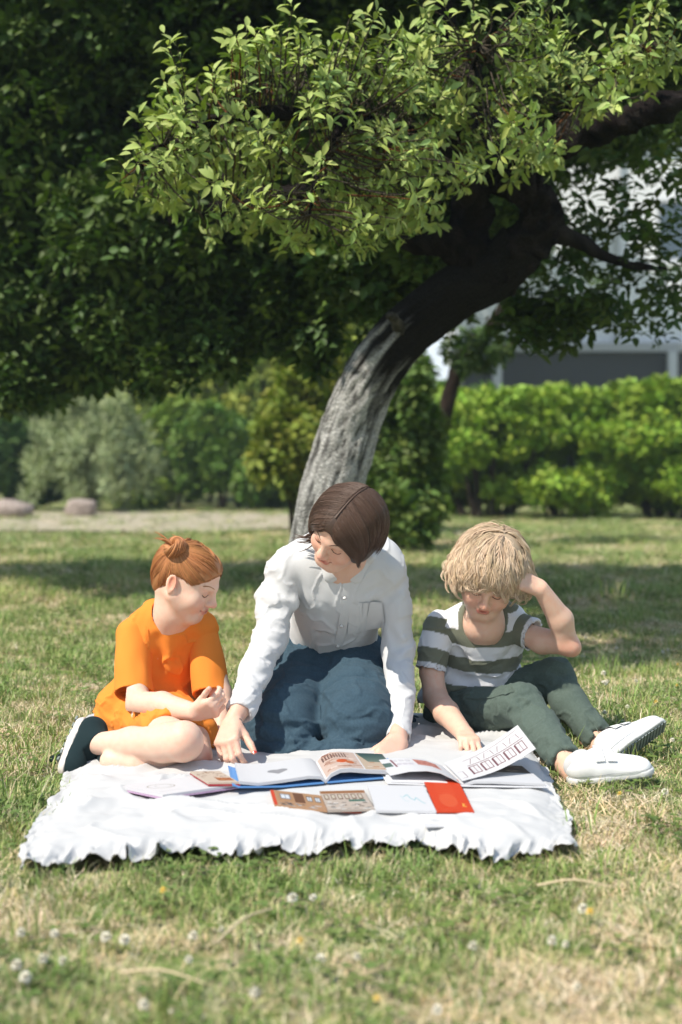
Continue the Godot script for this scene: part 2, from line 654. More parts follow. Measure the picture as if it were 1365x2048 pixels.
func build_background() -> void:
	var broad := sprig_mesh(9, 71, 0.1)
	var dense := sprig_mesh(14, 72, 0.2, 0.5, 0.26)
	var thin := sprig_mesh(14, 73, 0.2, 0.6, 0.1)
	# hedge on the right: a row of bushes grown together
	var r := RandomNumberGenerator.new()
	r.seed = 5
	var hedge_labels := ["bright clipped hedge bush beside the thin leaning trunk", "bright hedge bush behind the boy's head", "bright hedge bush behind the boy's raised arm", "rightmost bright hedge bush in view below the house"]
	for k in 4:
		var x := 2.1 + k * 1.3
		var clumps := []
		for j in 9:
			clumps.append([Vector3(x - 0.6 + 0.15 * j + r.randf_range(-0.1, 0.1), [0.45, 1.15, 1.6][j % 3] + r.randf_range(-0.15, 0.15), -20.6 + r.randf_range(-0.7, 0.7)), Vector3(0.62, 0.42, 0.62), 1.0])
		bush("hedge_bush", hedge_labels[k], "hedge", "hedge along the right of the lawn", clumps, 4600, Vector2(0.13, 0.24), broad, Color(1.5, 1.75, 0.75), 2, 100 + k)
	# shrub in the shade right behind the trunk
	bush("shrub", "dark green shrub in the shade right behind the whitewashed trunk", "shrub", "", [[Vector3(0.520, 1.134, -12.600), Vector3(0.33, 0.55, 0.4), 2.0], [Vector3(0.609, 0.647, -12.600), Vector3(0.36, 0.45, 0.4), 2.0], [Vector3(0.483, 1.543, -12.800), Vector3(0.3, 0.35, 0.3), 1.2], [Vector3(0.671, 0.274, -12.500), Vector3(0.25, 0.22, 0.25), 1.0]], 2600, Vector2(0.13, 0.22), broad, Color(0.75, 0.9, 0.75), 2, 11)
	# light sapling left of the trunk
	bush("sapling", "light yellow green sapling left of the whitewashed trunk", "tree", "", [[Vector3(-0.231, 1.920, -15.500), Vector3(0.42, 0.55, 0.5), 2.0], [Vector3(-0.449, 1.161, -15.500), Vector3(0.45, 0.5, 0.5), 2.0], [Vector3(0.042, 1.500, -15.800), Vector3(0.3, 0.5, 0.4), 1.0], [Vector3(-0.663, 0.780, -15.400), Vector3(0.3, 0.35, 0.3), 0.7], [Vector3(-0.180, 2.494, -15.800), Vector3(0.35, 0.4, 0.4), 1.0]], 2300, Vector2(0.15, 0.26), broad, Color(1.35, 1.25, 0.7), 2, 12)
	# dark low bushes along the far edge
	bush("bush", "dark green bush at the lawn edge right of the tall olive tree", "bush", "bushes along the far lawn edge", [[Vector3(-2.218, 0.956, -25.000), Vector3(0.7, 0.9, 0.7), 1.0], [Vector3(-1.604, 0.604, -25.000), Vector3(0.7, 0.6, 0.7), 1.0]], 3600, Vector2(0.16, 0.3), broad, Color(0.75, 1.0, 0.62), 2, 13)
	bush("bush", "dark green bush at the lawn edge just left of the light sapling", "bush", "bushes along the far lawn edge", [[Vector3(-1.237, 0.780, -25.600), Vector3(0.6, 0.8, 0.6), 1.0], [Vector3(-0.953, 0.293, -25.200), Vector3(0.6, 0.4, 0.6), 0.7]], 2800, Vector2(0.16, 0.3), broad, Color(0.7, 0.95, 0.6), 2, 14)
	bush("bush", "very dark bush behind the boulder at the left border", "bush", "bushes along the far lawn edge", [[Vector3(-5.908, 0.780, -25.000), Vector3(0.6, 0.8, 0.6), 1.0], [Vector3(-6.521, 1.043, -25.000), Vector3(0.6, 0.9, 0.6), 1.0], [Vector3(-5.373, 0.689, -25.800), Vector3(0.6, 0.7, 0.5), 0.8]], 3800, Vector2(0.16, 0.3), broad, Color(0.4, 0.62, 0.5), 2, 15)
	bush("bush", "dark bush behind the woman's left shoulder beside the hedge", "bush", "bushes along the far lawn edge", [[Vector3(1.750, 1.173, -22.400), Vector3(0.5, 0.9, 0.5), 1.0], [Vector3(1.398, 0.544, -22.400), Vector3(0.5, 0.5, 0.5), 0.8]], 2800, Vector2(0.15, 0.28), broad, Color(0.8, 1.05, 0.7), 2, 16)
	bush("bush", "broad mid green bush left of centre between weeping bush and dark bushes", "bush", "bushes along the far lawn edge", [[Vector3(-3.494, 1.054, -26.000), Vector3(0.9, 1.2, 0.7), 1.0], [Vector3(-2.722, 1.245, -26.500), Vector3(0.9, 1.1, 0.7), 1.0], [Vector3(-3.699, 0.332, -25.500), Vector3(0.6, 0.4, 0.5), 0.5]], 5200, Vector2(0.16, 0.3), broad, Color(1.25, 1.4, 0.85), 2, 17)
	bush("bush", "tall olive bush behind the dark bushes, its top among the low apple leaves", "bush", "bushes along the far lawn edge", [[Vector3(-2.051, 2.034, -27.500), Vector3(1.0, 1.3, 0.8), 1.0], [Vector3(-1.182, 2.130, -27.500), Vector3(0.9, 1.4, 0.8), 1.0], [Vector3(-2.577, 2.840, -28.000), Vector3(0.8, 0.9, 0.7), 0.8]], 5200, Vector2(0.18, 0.34), broad, Color(1.75, 1.65, 1.05), 2, 18)
	# pale weeping bush
	var o := thing("weeping_bush", "pale silvery weeping bush behind the block of stone", "bush", Vector3(-4.1, 0, -23.6))
	var s := Soup.new()
	s.colored = true
	var where: Array[Transform3D] = []
	var tints := PackedColorArray()
	for k in 46:
		var a := r.randf() * TAU
		var reach := r.randf_range(0.3, 1.15)
		var top := r.randf_range(0.6, 1.9) * r.randf_range(0.7, 1.1)
		var foot := Vector3(-4.1, 0, -23.6)
		var tip := foot + Vector3(cos(a) * reach, r.randf_range(0.1, 1.0), sin(a) * reach)
		var pts := bez([foot, foot + Vector3(cos(a) * 0.1, top * 0.7, sin(a) * 0.1), foot + Vector3(cos(a) * reach * 0.55, top, sin(a) * reach * 0.55), tip], 6)
		s.tube(pts, ramp([0.022, 0.014, 0.008, 0.004], 6), 4, Color(0.2, 0.17, 0.12))
		for i in range(6, pts.size()):
			for j in 3:
				var b := Basis(Vector3.UP, r.randf() * TAU) * Basis(Vector3.RIGHT, r.randf_range(0.8, 1.6))
				where.append(Transform3D(b.scaled(Vector3.ONE * r.randf_range(0.22, 0.38)), pts[i] + Vector3(r.randfn(), r.randfn(), r.randfn()) * 0.05))
				var t := r.randf_range(0.8, 1.3)
				tints.append(Color(1.9 * t, 1.65 * t, 2.9 * t))
	part("stem", s.mesh(), mats["bark"], o)
	copies("crown", thin, mats["leaf_far"], where, tints, o)
	# tall trees behind everything
	var tall := [
		["tall olive green tree behind the dark bushes, left of centre", [[Vector3(-3.791, 1.899, -29.000), Vector3(1.0, 1.9, 1.0), 2.0], [Vector3(-2.923, 2.538, -29.500), Vector3(1.1, 1.7, 1.0), 2.0], [Vector3(-4.031, 0.780, -28.500), Vector3(0.8, 1.0, 0.8), 1.0], [Vector3(-2.200, 1.918, -29.500), Vector3(0.9, 1.2, 0.9), 1.0], [Vector3(-3.177, 4.244, -30.000), Vector3(1.5, 2.0, 1.2), 1.0]], Color(2.0, 1.9, 1.2), 5200],
		["tall shaded tree at the left border behind the weeping bush", [[Vector3(-6.764, 3.278, -31.000), Vector3(1.6, 2.4, 1.2), 2.0], [Vector3(-5.574, 2.410, -31.000), Vector3(1.3, 1.6, 1.0), 1.5], [Vector3(-8.488, 4.791, -31.000), Vector3(2.0, 3.0, 1.5), 2.0], [Vector3(-6.184, 5.366, -32.000), Vector3(1.8, 2.4, 1.4), 1.5]], Color(1.2, 1.3, 0.9), 4600],
		["broad tree behind the light sapling in the centre", [[Vector3(-0.491, 4.130, -33.000), Vector3(1.6, 2.2, 1.2), 2.0], [Vector3(-1.375, 2.687, -32.000), Vector3(1.2, 1.6, 1.0), 1.5], [Vector3(0.408, 2.193, -31.000), Vector3(1.0, 1.8, 0.9), 1.2], [Vector3(0.869, 3.358, -32.000), Vector3(1.0, 1.6, 0.9), 1.0]], Color(1.8, 1.8, 1.0), 4600],
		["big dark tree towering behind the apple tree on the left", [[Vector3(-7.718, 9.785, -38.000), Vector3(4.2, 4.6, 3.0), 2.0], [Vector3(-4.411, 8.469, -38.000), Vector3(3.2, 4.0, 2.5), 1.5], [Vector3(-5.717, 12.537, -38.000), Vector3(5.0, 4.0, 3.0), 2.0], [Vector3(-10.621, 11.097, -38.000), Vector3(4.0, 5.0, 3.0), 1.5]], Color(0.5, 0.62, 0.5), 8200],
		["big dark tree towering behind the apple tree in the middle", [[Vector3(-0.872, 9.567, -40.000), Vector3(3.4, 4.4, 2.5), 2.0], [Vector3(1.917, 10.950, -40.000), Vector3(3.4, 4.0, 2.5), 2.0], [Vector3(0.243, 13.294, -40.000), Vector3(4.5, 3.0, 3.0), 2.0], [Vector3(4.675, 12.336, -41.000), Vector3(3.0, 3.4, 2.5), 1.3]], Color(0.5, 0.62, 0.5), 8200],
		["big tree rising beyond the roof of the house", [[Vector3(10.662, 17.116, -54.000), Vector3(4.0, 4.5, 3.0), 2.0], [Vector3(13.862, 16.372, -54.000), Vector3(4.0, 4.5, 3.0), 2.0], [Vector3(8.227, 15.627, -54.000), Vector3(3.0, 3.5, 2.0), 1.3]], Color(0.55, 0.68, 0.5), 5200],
	]
	for k in tall.size():
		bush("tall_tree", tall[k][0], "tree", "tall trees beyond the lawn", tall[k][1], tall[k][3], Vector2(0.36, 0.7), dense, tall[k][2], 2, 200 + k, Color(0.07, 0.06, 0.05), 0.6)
	# thin leaning young tree with a whitewashed foot
	o = thing("young_tree", "thin leaning tree with a whitewashed foot, between shrub and hedge", "tree", Vector3(0.864, 0.632, -14.000) * Vector3(1, 0, 1))
	s = Soup.new()
	s.colored = true
	limb(s, [Vector3(0.835, 0.386, -14.000), Vector3(0.883, 0.682, -14.000), Vector3(0.981, 1.075, -14.000)], [0.08, 0.072, 0.066], Color(0.5, 0.5, 0.48), 10)
	limb(s, [Vector3(0.981, 1.075, -14.000), Vector3(1.093, 1.565, -14.000), Vector3(1.270, 1.940, -13.800), Vector3(1.512, 2.161, -13.600), Vector3(1.629, 2.514, -13.400)], [0.066, 0.075, 0.085, 0.08, 0.06], Color(0.07, 0.05, 0.04), 10)
	limb(s, [Vector3(1.270, 1.940, -13.800), Vector3(1.466, 1.876, -13.600), Vector3(1.679, 1.953, -13.400)], [0.06, 0.04, 0.02], Color(0.06, 0.045, 0.035), 8)
	part("trunk", s.mesh(), mats["bark"], o)
	where = []
	tints = PackedColorArray()
	fill_crown([[Vector3(1.323, 1.876, -13.600), Vector3(0.35, 0.22, 0.3), 1.0], [Vector3(1.958, 2.514, -13.400), Vector3(0.6, 0.5, 0.5), 0.4], [Vector3(1.721, 2.934, -13.400), Vector3(0.6, 0.5, 0.5), 0.4]], 170, Vector2(0.12, 0.18), r, where, tints)
	copies("crown", broad, mats["leaf_dark"], where, tints, o)
	say("background")


func inside(poly: PackedVector2Array, p: Vector2) -> bool:
	return Geometry2D.is_point_in_polygon(p, poly)


func build_apple_tree() -> void:
	var r := RandomNumberGenerator.new()
	r.seed = 77
	var tree := thing("apple_tree", "old leaning apple tree with a whitewashed trunk behind the woman", "tree", Vector3(-0.136, -0.004, -6.350) * Vector3(1, 0, 1))
	# trunk with ridges of bark
	var s := Soup.new()
	s.colored = true
	var path := bez([Vector3(-0.159, -0.101, -6.400), Vector3(-0.104, 0.220, -6.360), Vector3(-0.061, 0.536, -6.320), Vector3(-0.014, 0.780, -6.300), Vector3(0.056, 1.000, -6.280), Vector3(0.144, 1.185, -6.250), Vector3(0.288, 1.366, -6.200), Vector3(0.479, 1.512, -6.150), Vector3(0.646, 1.591, -6.100), Vector3(0.767, 1.710, -6.050)], 12)
	var width := ramp([0.21, 0.172, 0.15, 0.138, 0.128, 0.122, 0.12, 0.118, 0.115, 0.11], 12)
	var f := FastNoiseLite.new()
	f.seed = 8
	f.frequency = 1.0
	var sides := 72
	var side := Vector3(0, 0, 1)
	for i in path.size():
		var t := (path[mini(i + 1, path.size() - 1)] - path[maxi(i - 1, 0)]).normalized()
		side = (side - t * side.dot(t)).normalized()
		var up := t.cross(side)
		var along := float(i) * 0.035
		for k in sides:
			var a := TAU * k / sides
			var w := side * cos(a) + up * sin(a)
			var furrow := 1.0 - 2.6 * absf(f.get_noise_3d(cos(a + along * 0.25) * 3.0, sin(a + along * 0.25) * 3.0, along * 1.0))
			var ridge := -0.5 * pow(maxf(furrow, 0.0), 2.0) + f.get_noise_3d(cos(a) * 7.0, sin(a) * 7.0, along * 3.0 + 9.0) * 0.3 + f.get_noise_3d(cos(a) * 2.0, sin(a) * 2.0, along * 5.0 + 40.0) * 0.22
			var lump := f.get_noise_3d(cos(a) * 0.7, sin(a) * 0.7, along * 1.3 + 30.0)
			var rad := width[i] * (1.0 + 0.12 * lump + 0.17 * ridge)
			# lime wash up to chest height, worn through along the cracks and ragged at its top
			var height := path[i].y
			var edge := 1.27 + 0.26 * f.get_noise_2d(a * 1.4, 4.0) + 0.16 * f.get_noise_2d(a * 5.0, 8.0)
			var wash := clampf((edge - height) * 9.0, 0.0, 1.0)
			var worn := smoothstep(0.08, 0.36, f.get_noise_3d(cos(a) * 3.2 + 5.0, sin(a) * 3.2, along * 1.1 + 2.0) + 0.16 * f.get_noise_3d(cos(a) * 9.0, sin(a) * 9.0, along * 6.0) - ridge * 0.35)
			var crack := smoothstep(-0.3, -0.52, ridge)
			var white := wash * (1.0 - 0.72 * worn) * (1.0 - 0.85 * crack)
			var g := 0.85 + 0.16 * f.get_noise_3d(a * 3.0, along * 9.0, 1.0)
			s.vert(path[i] + w * rad, w, Vector2.ZERO, Color(0.034, 0.028, 0.025).lerp(Color(g, g * 0.98, g * 0.93), white))
	for i in path.size() - 1:
		for k in sides:
			var a := i * sides + k
			var b := i * sides + (k + 1) % sides
			s.quad(a, a + sides, b + sides, b)
	s.smooth()
	var trunk := part("trunk", s.mesh(), mats["bark"], tree)
	# the hollow low on the trunk and the stub of a sawn branch
	s = Soup.new()
	s.colored = true
	limb(s, [Vector3(0.252, 1.359, -6.120), Vector3(0.231, 1.392, -6.030), Vector3(0.204, 1.408, -5.980)], [0.04, 0.024, 0.018], Color(0.2, 0.18, 0.15), 8)
	var stub := part("branch_stub", s.mesh(), mats["bark"], trunk)
	stub.position = Vector3.ZERO
	s = Soup.new()
	s.colored = true
	var dark := Color(0.034, 0.027, 0.024)
	limb(s, [Vector3(0.646, 1.591, -6.100), Vector3(0.756, 1.689, -6.050), Vector3(0.829, 1.776, -6.000), Vector3(0.810, 1.871, -5.950), Vector3(0.718, 1.937, -5.920), Vector3(0.633, 1.984, -5.900)], [0.11, 0.11, 0.1, 0.09, 0.085, 0.07], dark, 22, 10)
	limb(s, [Vector3(0.678, 1.601, -6.100), Vector3(0.528, 1.697, -6.100), Vector3(0.357, 1.760, -6.100), Vector3(0.211, 1.863, -6.200), Vector3(0.017, 1.986, -6.400), Vector3(-0.291, 2.038, -6.800), Vector3(-0.669, 2.080, -7.300), Vector3(-1.164, 2.017, -7.700)], [0.12, 0.1, 0.085, 0.075, 0.06, 0.05, 0.035, 0.015], dark, 18, 9)
	limb(s, [Vector3(0.549, 1.654, -6.100), Vector3(0.560, 1.824, -6.100), Vector3(0.560, 1.932, -6.000), Vector3(0.654, 2.015, -5.900), Vector3(0.845, 2.074, -5.800), Vector3(1.018, 2.133, -5.750), Vector3(1.207, 2.174, -5.700), Vector3(1.425, 2.249, -5.700), Vector3(1.853, 2.375, -5.800)], [0.1, 0.085, 0.08, 0.08, 0.075, 0.07, 0.06, 0.055, 0.03], dark, 18, 9)
	limb(s, [Vector3(0.561, 1.911, -6.000), Vector3(0.425, 1.971, -5.600), Vector3(0.254, 1.990, -5.300), Vector3(0.013, 2.006, -5.100), Vector3(-0.283, 2.008, -5.000), Vector3(-0.539, 1.936, -4.950), Vector3(-0.688, 1.805, -4.900)], [0.07, 0.05, 0.04, 0.03, 0.022, 0.014, 0.006], dark, 12, 7)
	limb(s, [Vector3(0.654, 1.994, -5.900), Vector3(0.600, 2.356, -6.200), Vector3(0.499, 2.777, -6.600), Vector3(0.431, 3.330, -7.000), Vector3(0.301, 3.932, -7.400)], [0.075, 0.06, 0.05, 0.04, 0.02], dark, 12, 7)
	limb(s, [Vector3(0.211, 1.863, -6.200), Vector3(0.040, 2.276, -6.600), Vector3(-0.307, 2.809, -7.200), Vector3(-0.746, 3.340, -7.600)], [0.06, 0.045, 0.035, 0.02], dark, 8, 5)
	limb(s, [Vector3(-0.291, 2.038, -6.800), Vector3(-0.730, 2.329, -7.400), Vector3(-1.262, 2.759, -8.000), Vector3(-1.820, 3.148, -8.400)], [0.045, 0.035, 0.025, 0.012], dark, 8, 5)
	limb(s, [Vector3(0.844, 1.786, -6.000), Vector3(1.030, 1.771, -6.300), Vector3(1.264, 1.726, -6.600), Vector3(1.563, 1.721, -6.900)], [0.06, 0.04, 0.025, 0.012], dark, 8, 4)
	s.smooth()
	part("limb", s.mesh(), mats["bark"], tree)
	# the shaded crown
	var crown := [
		[Vector3(-1.698, 2.647, -8.500), Vector3(0.8, 0.95, 0.9), 3.0], [Vector3(-0.846, 2.066, -8.000), Vector3(0.8, 0.5, 0.8), 2.6], [Vector3(-1.780, 1.738, -8.300), Vector3(0.45, 0.5, 0.5), 1.6],
		[Vector3(-1.790, 1.355, -8.200), Vector3(0.3, 0.22, 0.35), 0.8], [Vector3(-0.988, 1.620, -8.000), Vector3(0.5, 0.2, 0.5), 1.3], [Vector3(-0.222, 1.884, -7.700), Vector3(0.5, 0.35, 0.5), 1.5],
		[Vector3(-0.334, 1.762, -7.800), Vector3(0.4, 0.15, 0.4), 0.6], [Vector3(0.050, 2.723, -8.200), Vector3(1.1, 0.7, 0.9), 3.4], [Vector3(0.840, 2.870, -7.600), Vector3(1.1, 0.6, 0.8), 2.8],
		[Vector3(1.462, 2.866, -7.400), Vector3(0.55, 0.5, 0.6), 1.4], [Vector3(0.195, 1.762, -7.200), Vector3(0.35, 0.22, 0.35), 0.7], [Vector3(-1.090, 3.599, -8.200), Vector3(1.6, 0.9, 1.1), 3.6],
		[Vector3(0.706, 3.653, -7.600), Vector3(1.6, 0.8, 1.0), 2.8], [Vector3(-2.730, 2.916, -8.400), Vector3(0.9, 1.1, 1.0), 2.4], [Vector3(-0.759, 3.033, -8.300), Vector3(0.9, 0.7, 0.9), 2.6],
		[Vector3(-1.415, 1.498, -8.200), Vector3(0.16, 0.14, 0.2), 0.25], [Vector3(0.452, 2.033, -6.900), Vector3(0.5, 0.35, 0.45), 1.2], [Vector3(1.028, 1.511, -7.200), Vector3(0.25, 0.14, 0.3), 0.16],
	]
	# ragged hanging ends along the lower edge
	for k in 26:
		var u := k / 25.0
		var low: Vector3 = Vector3(-2.021, 1.154, -8.200).lerp(Vector3(-1.313, 1.461, -8.100), u * 2.4) if u < 0.42 else Vector3(-1.313, 1.376, -8.100).lerp(Vector3(-0.060, 1.565, -7.600), (u - 0.42) / 0.58)
		crown.append([low + Vector3(r.randf_range(-0.1, 0.1), r.randf_range(-0.12, 0.16), r.randf_range(-0.3, 0.3)), Vector3(r.randf_range(0.08, 0.18), r.randf_range(0.07, 0.16), 0.14), 0.09])
	crown.append([Vector3(-2.7, 3.4, -9.0), Vector3(1.0, 0.6, 0.8), 2.2])
	crown.append([Vector3(-4.0, 3.2, -9.0), Vector3(1.0, 0.6, 0.8), 2.0])
	crown.append([Vector3(-0.55, 3.2, -5.6), Vector3(0.8, 0.35, 0.5), 1.3])
	crown.append([Vector3(0.3, 3.4, -6.2), Vector3(0.8, 0.4, 0.6), 1.2])
	var sparse := [[Vector3(1.219, 1.686, -7.000), Vector3(0.45, 0.3, 0.45), 1.0], [Vector3(1.491, 1.673, -6.900), Vector3(0.35, 0.3, 0.4), 0.8], [Vector3(1.399, 2.161, -6.600), Vector3(0.3, 0.35, 0.4), 0.8], [Vector3(1.063, 2.038, -6.800), Vector3(0.3, 0.3, 0.35), 0.7], [Vector3(-0.058, 1.531, -7.400), Vector3(0.35, 0.16, 0.35), 0.4], [Vector3(0.611, 1.603, -8.400), Vector3(0.2, 0.18, 0.25), 0.25], [Vector3(-0.782, 1.444, -7.900), Vector3(0.3, 0.12, 0.3), 0.25]]
	var where: Array[Transform3D] = []
	var tints := PackedColorArray()
	fill_crown(crown, 26500, Vector2(0.11, 0.17), r, where, tints, 0.3)
	fill_crown(sparse, 330, Vector2(0.09, 0.14), r, where, tints, 0.3)
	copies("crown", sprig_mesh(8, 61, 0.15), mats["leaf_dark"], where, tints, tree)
	# the sunlit bough that reaches forward over the blanket
	var outline := PackedVector2Array()
	for p: Vector3 in [Vector3(-0.799, 1.766, -5.000), Vector3(-0.746, 1.878, -5.000), Vector3(-0.666, 2.077, -5.000), Vector3(-0.588, 2.189, -5.000), Vector3(-0.370, 2.232, -5.000), Vector3(-0.213, 2.293, -5.000), Vector3(0.030, 2.318, -5.000), Vector3(0.291, 2.353, -5.000), Vector3(0.552, 2.387, -5.000), Vector3(0.760, 2.430, -5.000), Vector3(1.186, 2.396, -5.000), Vector3(1.214, 2.224, -5.000), Vector3(0.971, 2.103, -5.000), Vector3(0.815, 1.904, -5.000), Vector3(0.589, 1.844, -5.000), Vector3(0.406, 1.766, -5.000), Vector3(0.345, 1.653, -5.000), Vector3(0.205, 1.610, -5.000), Vector3(0.031, 1.566, -5.000), Vector3(-0.109, 1.610, -5.000), Vector3(-0.188, 1.566, -5.000), Vector3(-0.284, 1.653, -5.000), Vector3(-0.424, 1.636, -5.000), Vector3(-0.616, 1.644, -5.000), Vector3(-0.729, 1.688, -5.000)]:
		outline.append(Vector2(p.x, p.y))
	var bough := Node3D.new()
	bough.name = "bough"
	tree.add_child(bough)
	bough.position = -tree.position
	s = Soup.new()
	s.colored = true
	var main := bez([Vector3(0.561, 1.911, -6.000), Vector3(0.425, 1.971, -5.600), Vector3(0.254, 1.990, -5.300), Vector3(0.013, 2.006, -5.100), Vector3(-0.283, 2.008, -5.000), Vector3(-0.539, 1.936, -4.950), Vector3(-0.688, 1.805, -4.900)], 8)
	main.append_array(bez([Vector3(0.654, 2.015, -5.900), Vector3(0.801, 2.083, -5.500), Vector3(0.937, 2.174, -5.200), Vector3(1.096, 2.270, -5.100)], 6))
	main.append_array(bez([Vector3(0.425, 1.971, -5.600), Vector3(0.457, 2.128, -5.300), Vector3(0.493, 2.270, -5.100)], 6))
	main.append_array(bez([Vector3(0.013, 2.006, -5.100), Vector3(-0.073, 1.805, -4.900), Vector3(-0.106, 1.627, -4.850)], 6))
	limb(s, [Vector3(0.654, 2.015, -5.900), Vector3(0.801, 2.083, -5.500), Vector3(0.937, 2.174, -5.200), Vector3(1.096, 2.270, -5.100)], [0.03, 0.022, 0.015, 0.006], dark, 6, 5)
	limb(s, [Vector3(0.425, 1.971, -5.600), Vector3(0.457, 2.128, -5.300), Vector3(0.493, 2.270, -5.100)], [0.03, 0.02, 0.006], dark, 6, 5)
	limb(s, [Vector3(0.013, 2.006, -5.100), Vector3(-0.073, 1.805, -4.900), Vector3(-0.106, 1.627, -4.850)], [0.02, 0.012, 0.005], dark, 6, 5)
	var leaves: Array[Transform3D] = []
	var shades := PackedColorArray()
	var tips := 0
	var spray := noise3(63, 1.0, 2)
	while tips < 800:
		var p := Vector3(r.randf_range(-0.85, 1.25), r.randf_range(1.4, 2.5), -5.0)
		if not inside(outline, Vector2(p.x, p.y)) or spray.get_noise_2d(p.x * 3.2, p.y * 4.5) < -0.2:
			continue
		p.z = -5.0 + r.randf_range(-0.42, 0.34) - (p.x + 0.8) * 0.12
		tips += 1
		var nearest := main[0]
		for q in main:
			if q.distance_squared_to(p) < nearest.distance_squared_to(p):
				nearest = q
		var foot := nearest.lerp(p, 0.0 if nearest.distance_to(p) < 0.3 else 0.35)
		var mid := foot.lerp(p, 0.55) + Vector3(r.randf_range(-0.03, 0.03), r.randf_range(-0.05, 0.01), r.randf_range(-0.03, 0.03))
		s.tube(bez([foot, mid, p], 3), ramp([0.004, 0.003, 0.002], 3), 4, Color(0.16, 0.13, 0.1) if r.randf() < 0.85 else Color(0.3, 0.13, 0.06))
		var axis := ((p - mid).normalized() + Vector3(r.randf_range(-0.4, 0.4), r.randf_range(0.2, 0.8), r.randf_range(-0.2, 0.6))).normalized()
		var tone := r.randf_range(0.8, 1.2)
		var count := r.randi_range(6, 11)
		for k in count:
			var yaw := k * 2.4 + r.randf_range(-0.4, 0.4)
			var lift := r.randf_range(-0.25, 0.75) if k < count - 2 else r.randf_range(0.7, 1.2)
			var out := Basis(axis, yaw) * axis.cross(Vector3(0.3, 0.2, 0.9)).normalized()
			var dir := (out * cos(lift) + axis * sin(lift)).normalized()
			var normal := (axis - dir * axis.dot(dir)).normalized()
			normal = Basis(dir, r.randf_range(-0.5, 0.5)) * normal
			var size := r.randf_range(0.031, 0.058)
			leaves.append(Transform3D(Basis(normal.cross(dir), normal, dir).scaled(Vector3.ONE * size), p + axis * r.randf_range(-0.06, 0.02) + dir * 0.012))
			var t := tone * r.randf_range(0.8, 1.2)
			shades.append(Color(t * r.randf_range(0.85, 1.12), t, t * r.randf_range(0.8, 1.2)))
	var wood := part("twig", s.mesh(), mats["bark"], bough)
	wood.position = Vector3.ZERO
	# the leaves nearest to the blanket are leaves of their own
	var shapes := [leaf_mesh(0.12, 0.44), leaf_mesh(0.32, 0.4), leaf_mesh(0.5, 0.5)]
	var tones: Array[Material] = []
	for k in 6:
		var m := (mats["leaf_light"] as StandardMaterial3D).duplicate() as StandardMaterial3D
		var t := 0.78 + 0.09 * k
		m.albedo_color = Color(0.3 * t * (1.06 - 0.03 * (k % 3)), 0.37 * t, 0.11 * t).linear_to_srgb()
		tones.append(m)
	var order := range(leaves.size())
	order.sort_custom(func(a: int, b: int) -> bool: return leaves[a].origin.z - 0.1 * leaves[a].basis.z.length() > leaves[b].origin.z - 0.1 * leaves[b].basis.z.length())
	var rest: Array[Transform3D] = []
	var rest_tints := PackedColorArray()
	for i in order.size():
		var x: Transform3D = leaves[order[i]]
		if i < 300:
			var l := part("leaf", shapes[i % 3], tones[r.randi_range(0, 5)], bough)
			l.transform = x
		else:
			rest.append(x)
			rest_tints.append(shades[order[i]])
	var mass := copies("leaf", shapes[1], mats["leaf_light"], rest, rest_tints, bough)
	mass.name = "leaves"
	mass.position = Vector3.ZERO
	say("apple tree")

# ------------------------------------------------------------------ bodies and cloth: smooth joined distance fields, meshed as surface nets
# what a worker thread plans: a named piece with its triangles; the nodes are made afterwards
class Made:
	var called := ""
	var soup: Soup
	var material: Material
	var kids: Array[Made] = []


func piece(called: String, soup: Soup, m: Material, parent: Made) -> Made:
	var o := Made.new()
	o.called = called
	o.soup = soup
	o.material = m
	parent.kids.append(o)
	return o


func realize(plan: Made, parent: Node3D) -> void:
	for k in plan.kids:
		realize(k, part(k.called, k.soup.mesh(), k.material, parent))


class Prim:
	var kind := 0
	var op := 0
	var k := 0.0
	var a := Vector3.ZERO
	var ab := Vector3.ZERO
	var l2 := 1.0
	var ra := 0.0
	var dr := 0.0
	var n := Vector3.ZERO
	var stretch := 0.0
	var shrink := 1.0
	var x := Transform3D()
	var r := Vector3.ONE
	var tint := Color.WHITE
	var soft := 0.01

	func dist(p: Vector3) -> float:
		if kind == 0:
			var q := p - a
			if stretch != 0.0:
				q += n * (q.dot(n) * stretch)
				var h := clampf(q.dot(ab) / l2, 0.0, 1.0)
				return ((q - ab * h).length() - ra - dr * h) * shrink
			var h := clampf(q.dot(ab) / l2, 0.0, 1.0)
			return (q - ab * h).length() - ra - dr * h
		if kind == 1:
			var q := x * p
			var k0 := (q / r).length()
			var k1 := (q / (r * r)).length()
			return k0 * (k0 - 1.0) / maxf(k1, 1e-6) if k0 > 1e-4 else -minf(r.x, minf(r.y, r.z))
		if kind == 2:
			var q := (x * p).abs() - r
			return q.max(Vector3.ZERO).length() + minf(maxf(q.x, maxf(q.y, q.z)), 0.0) - ra
		return (p - a).dot(n)


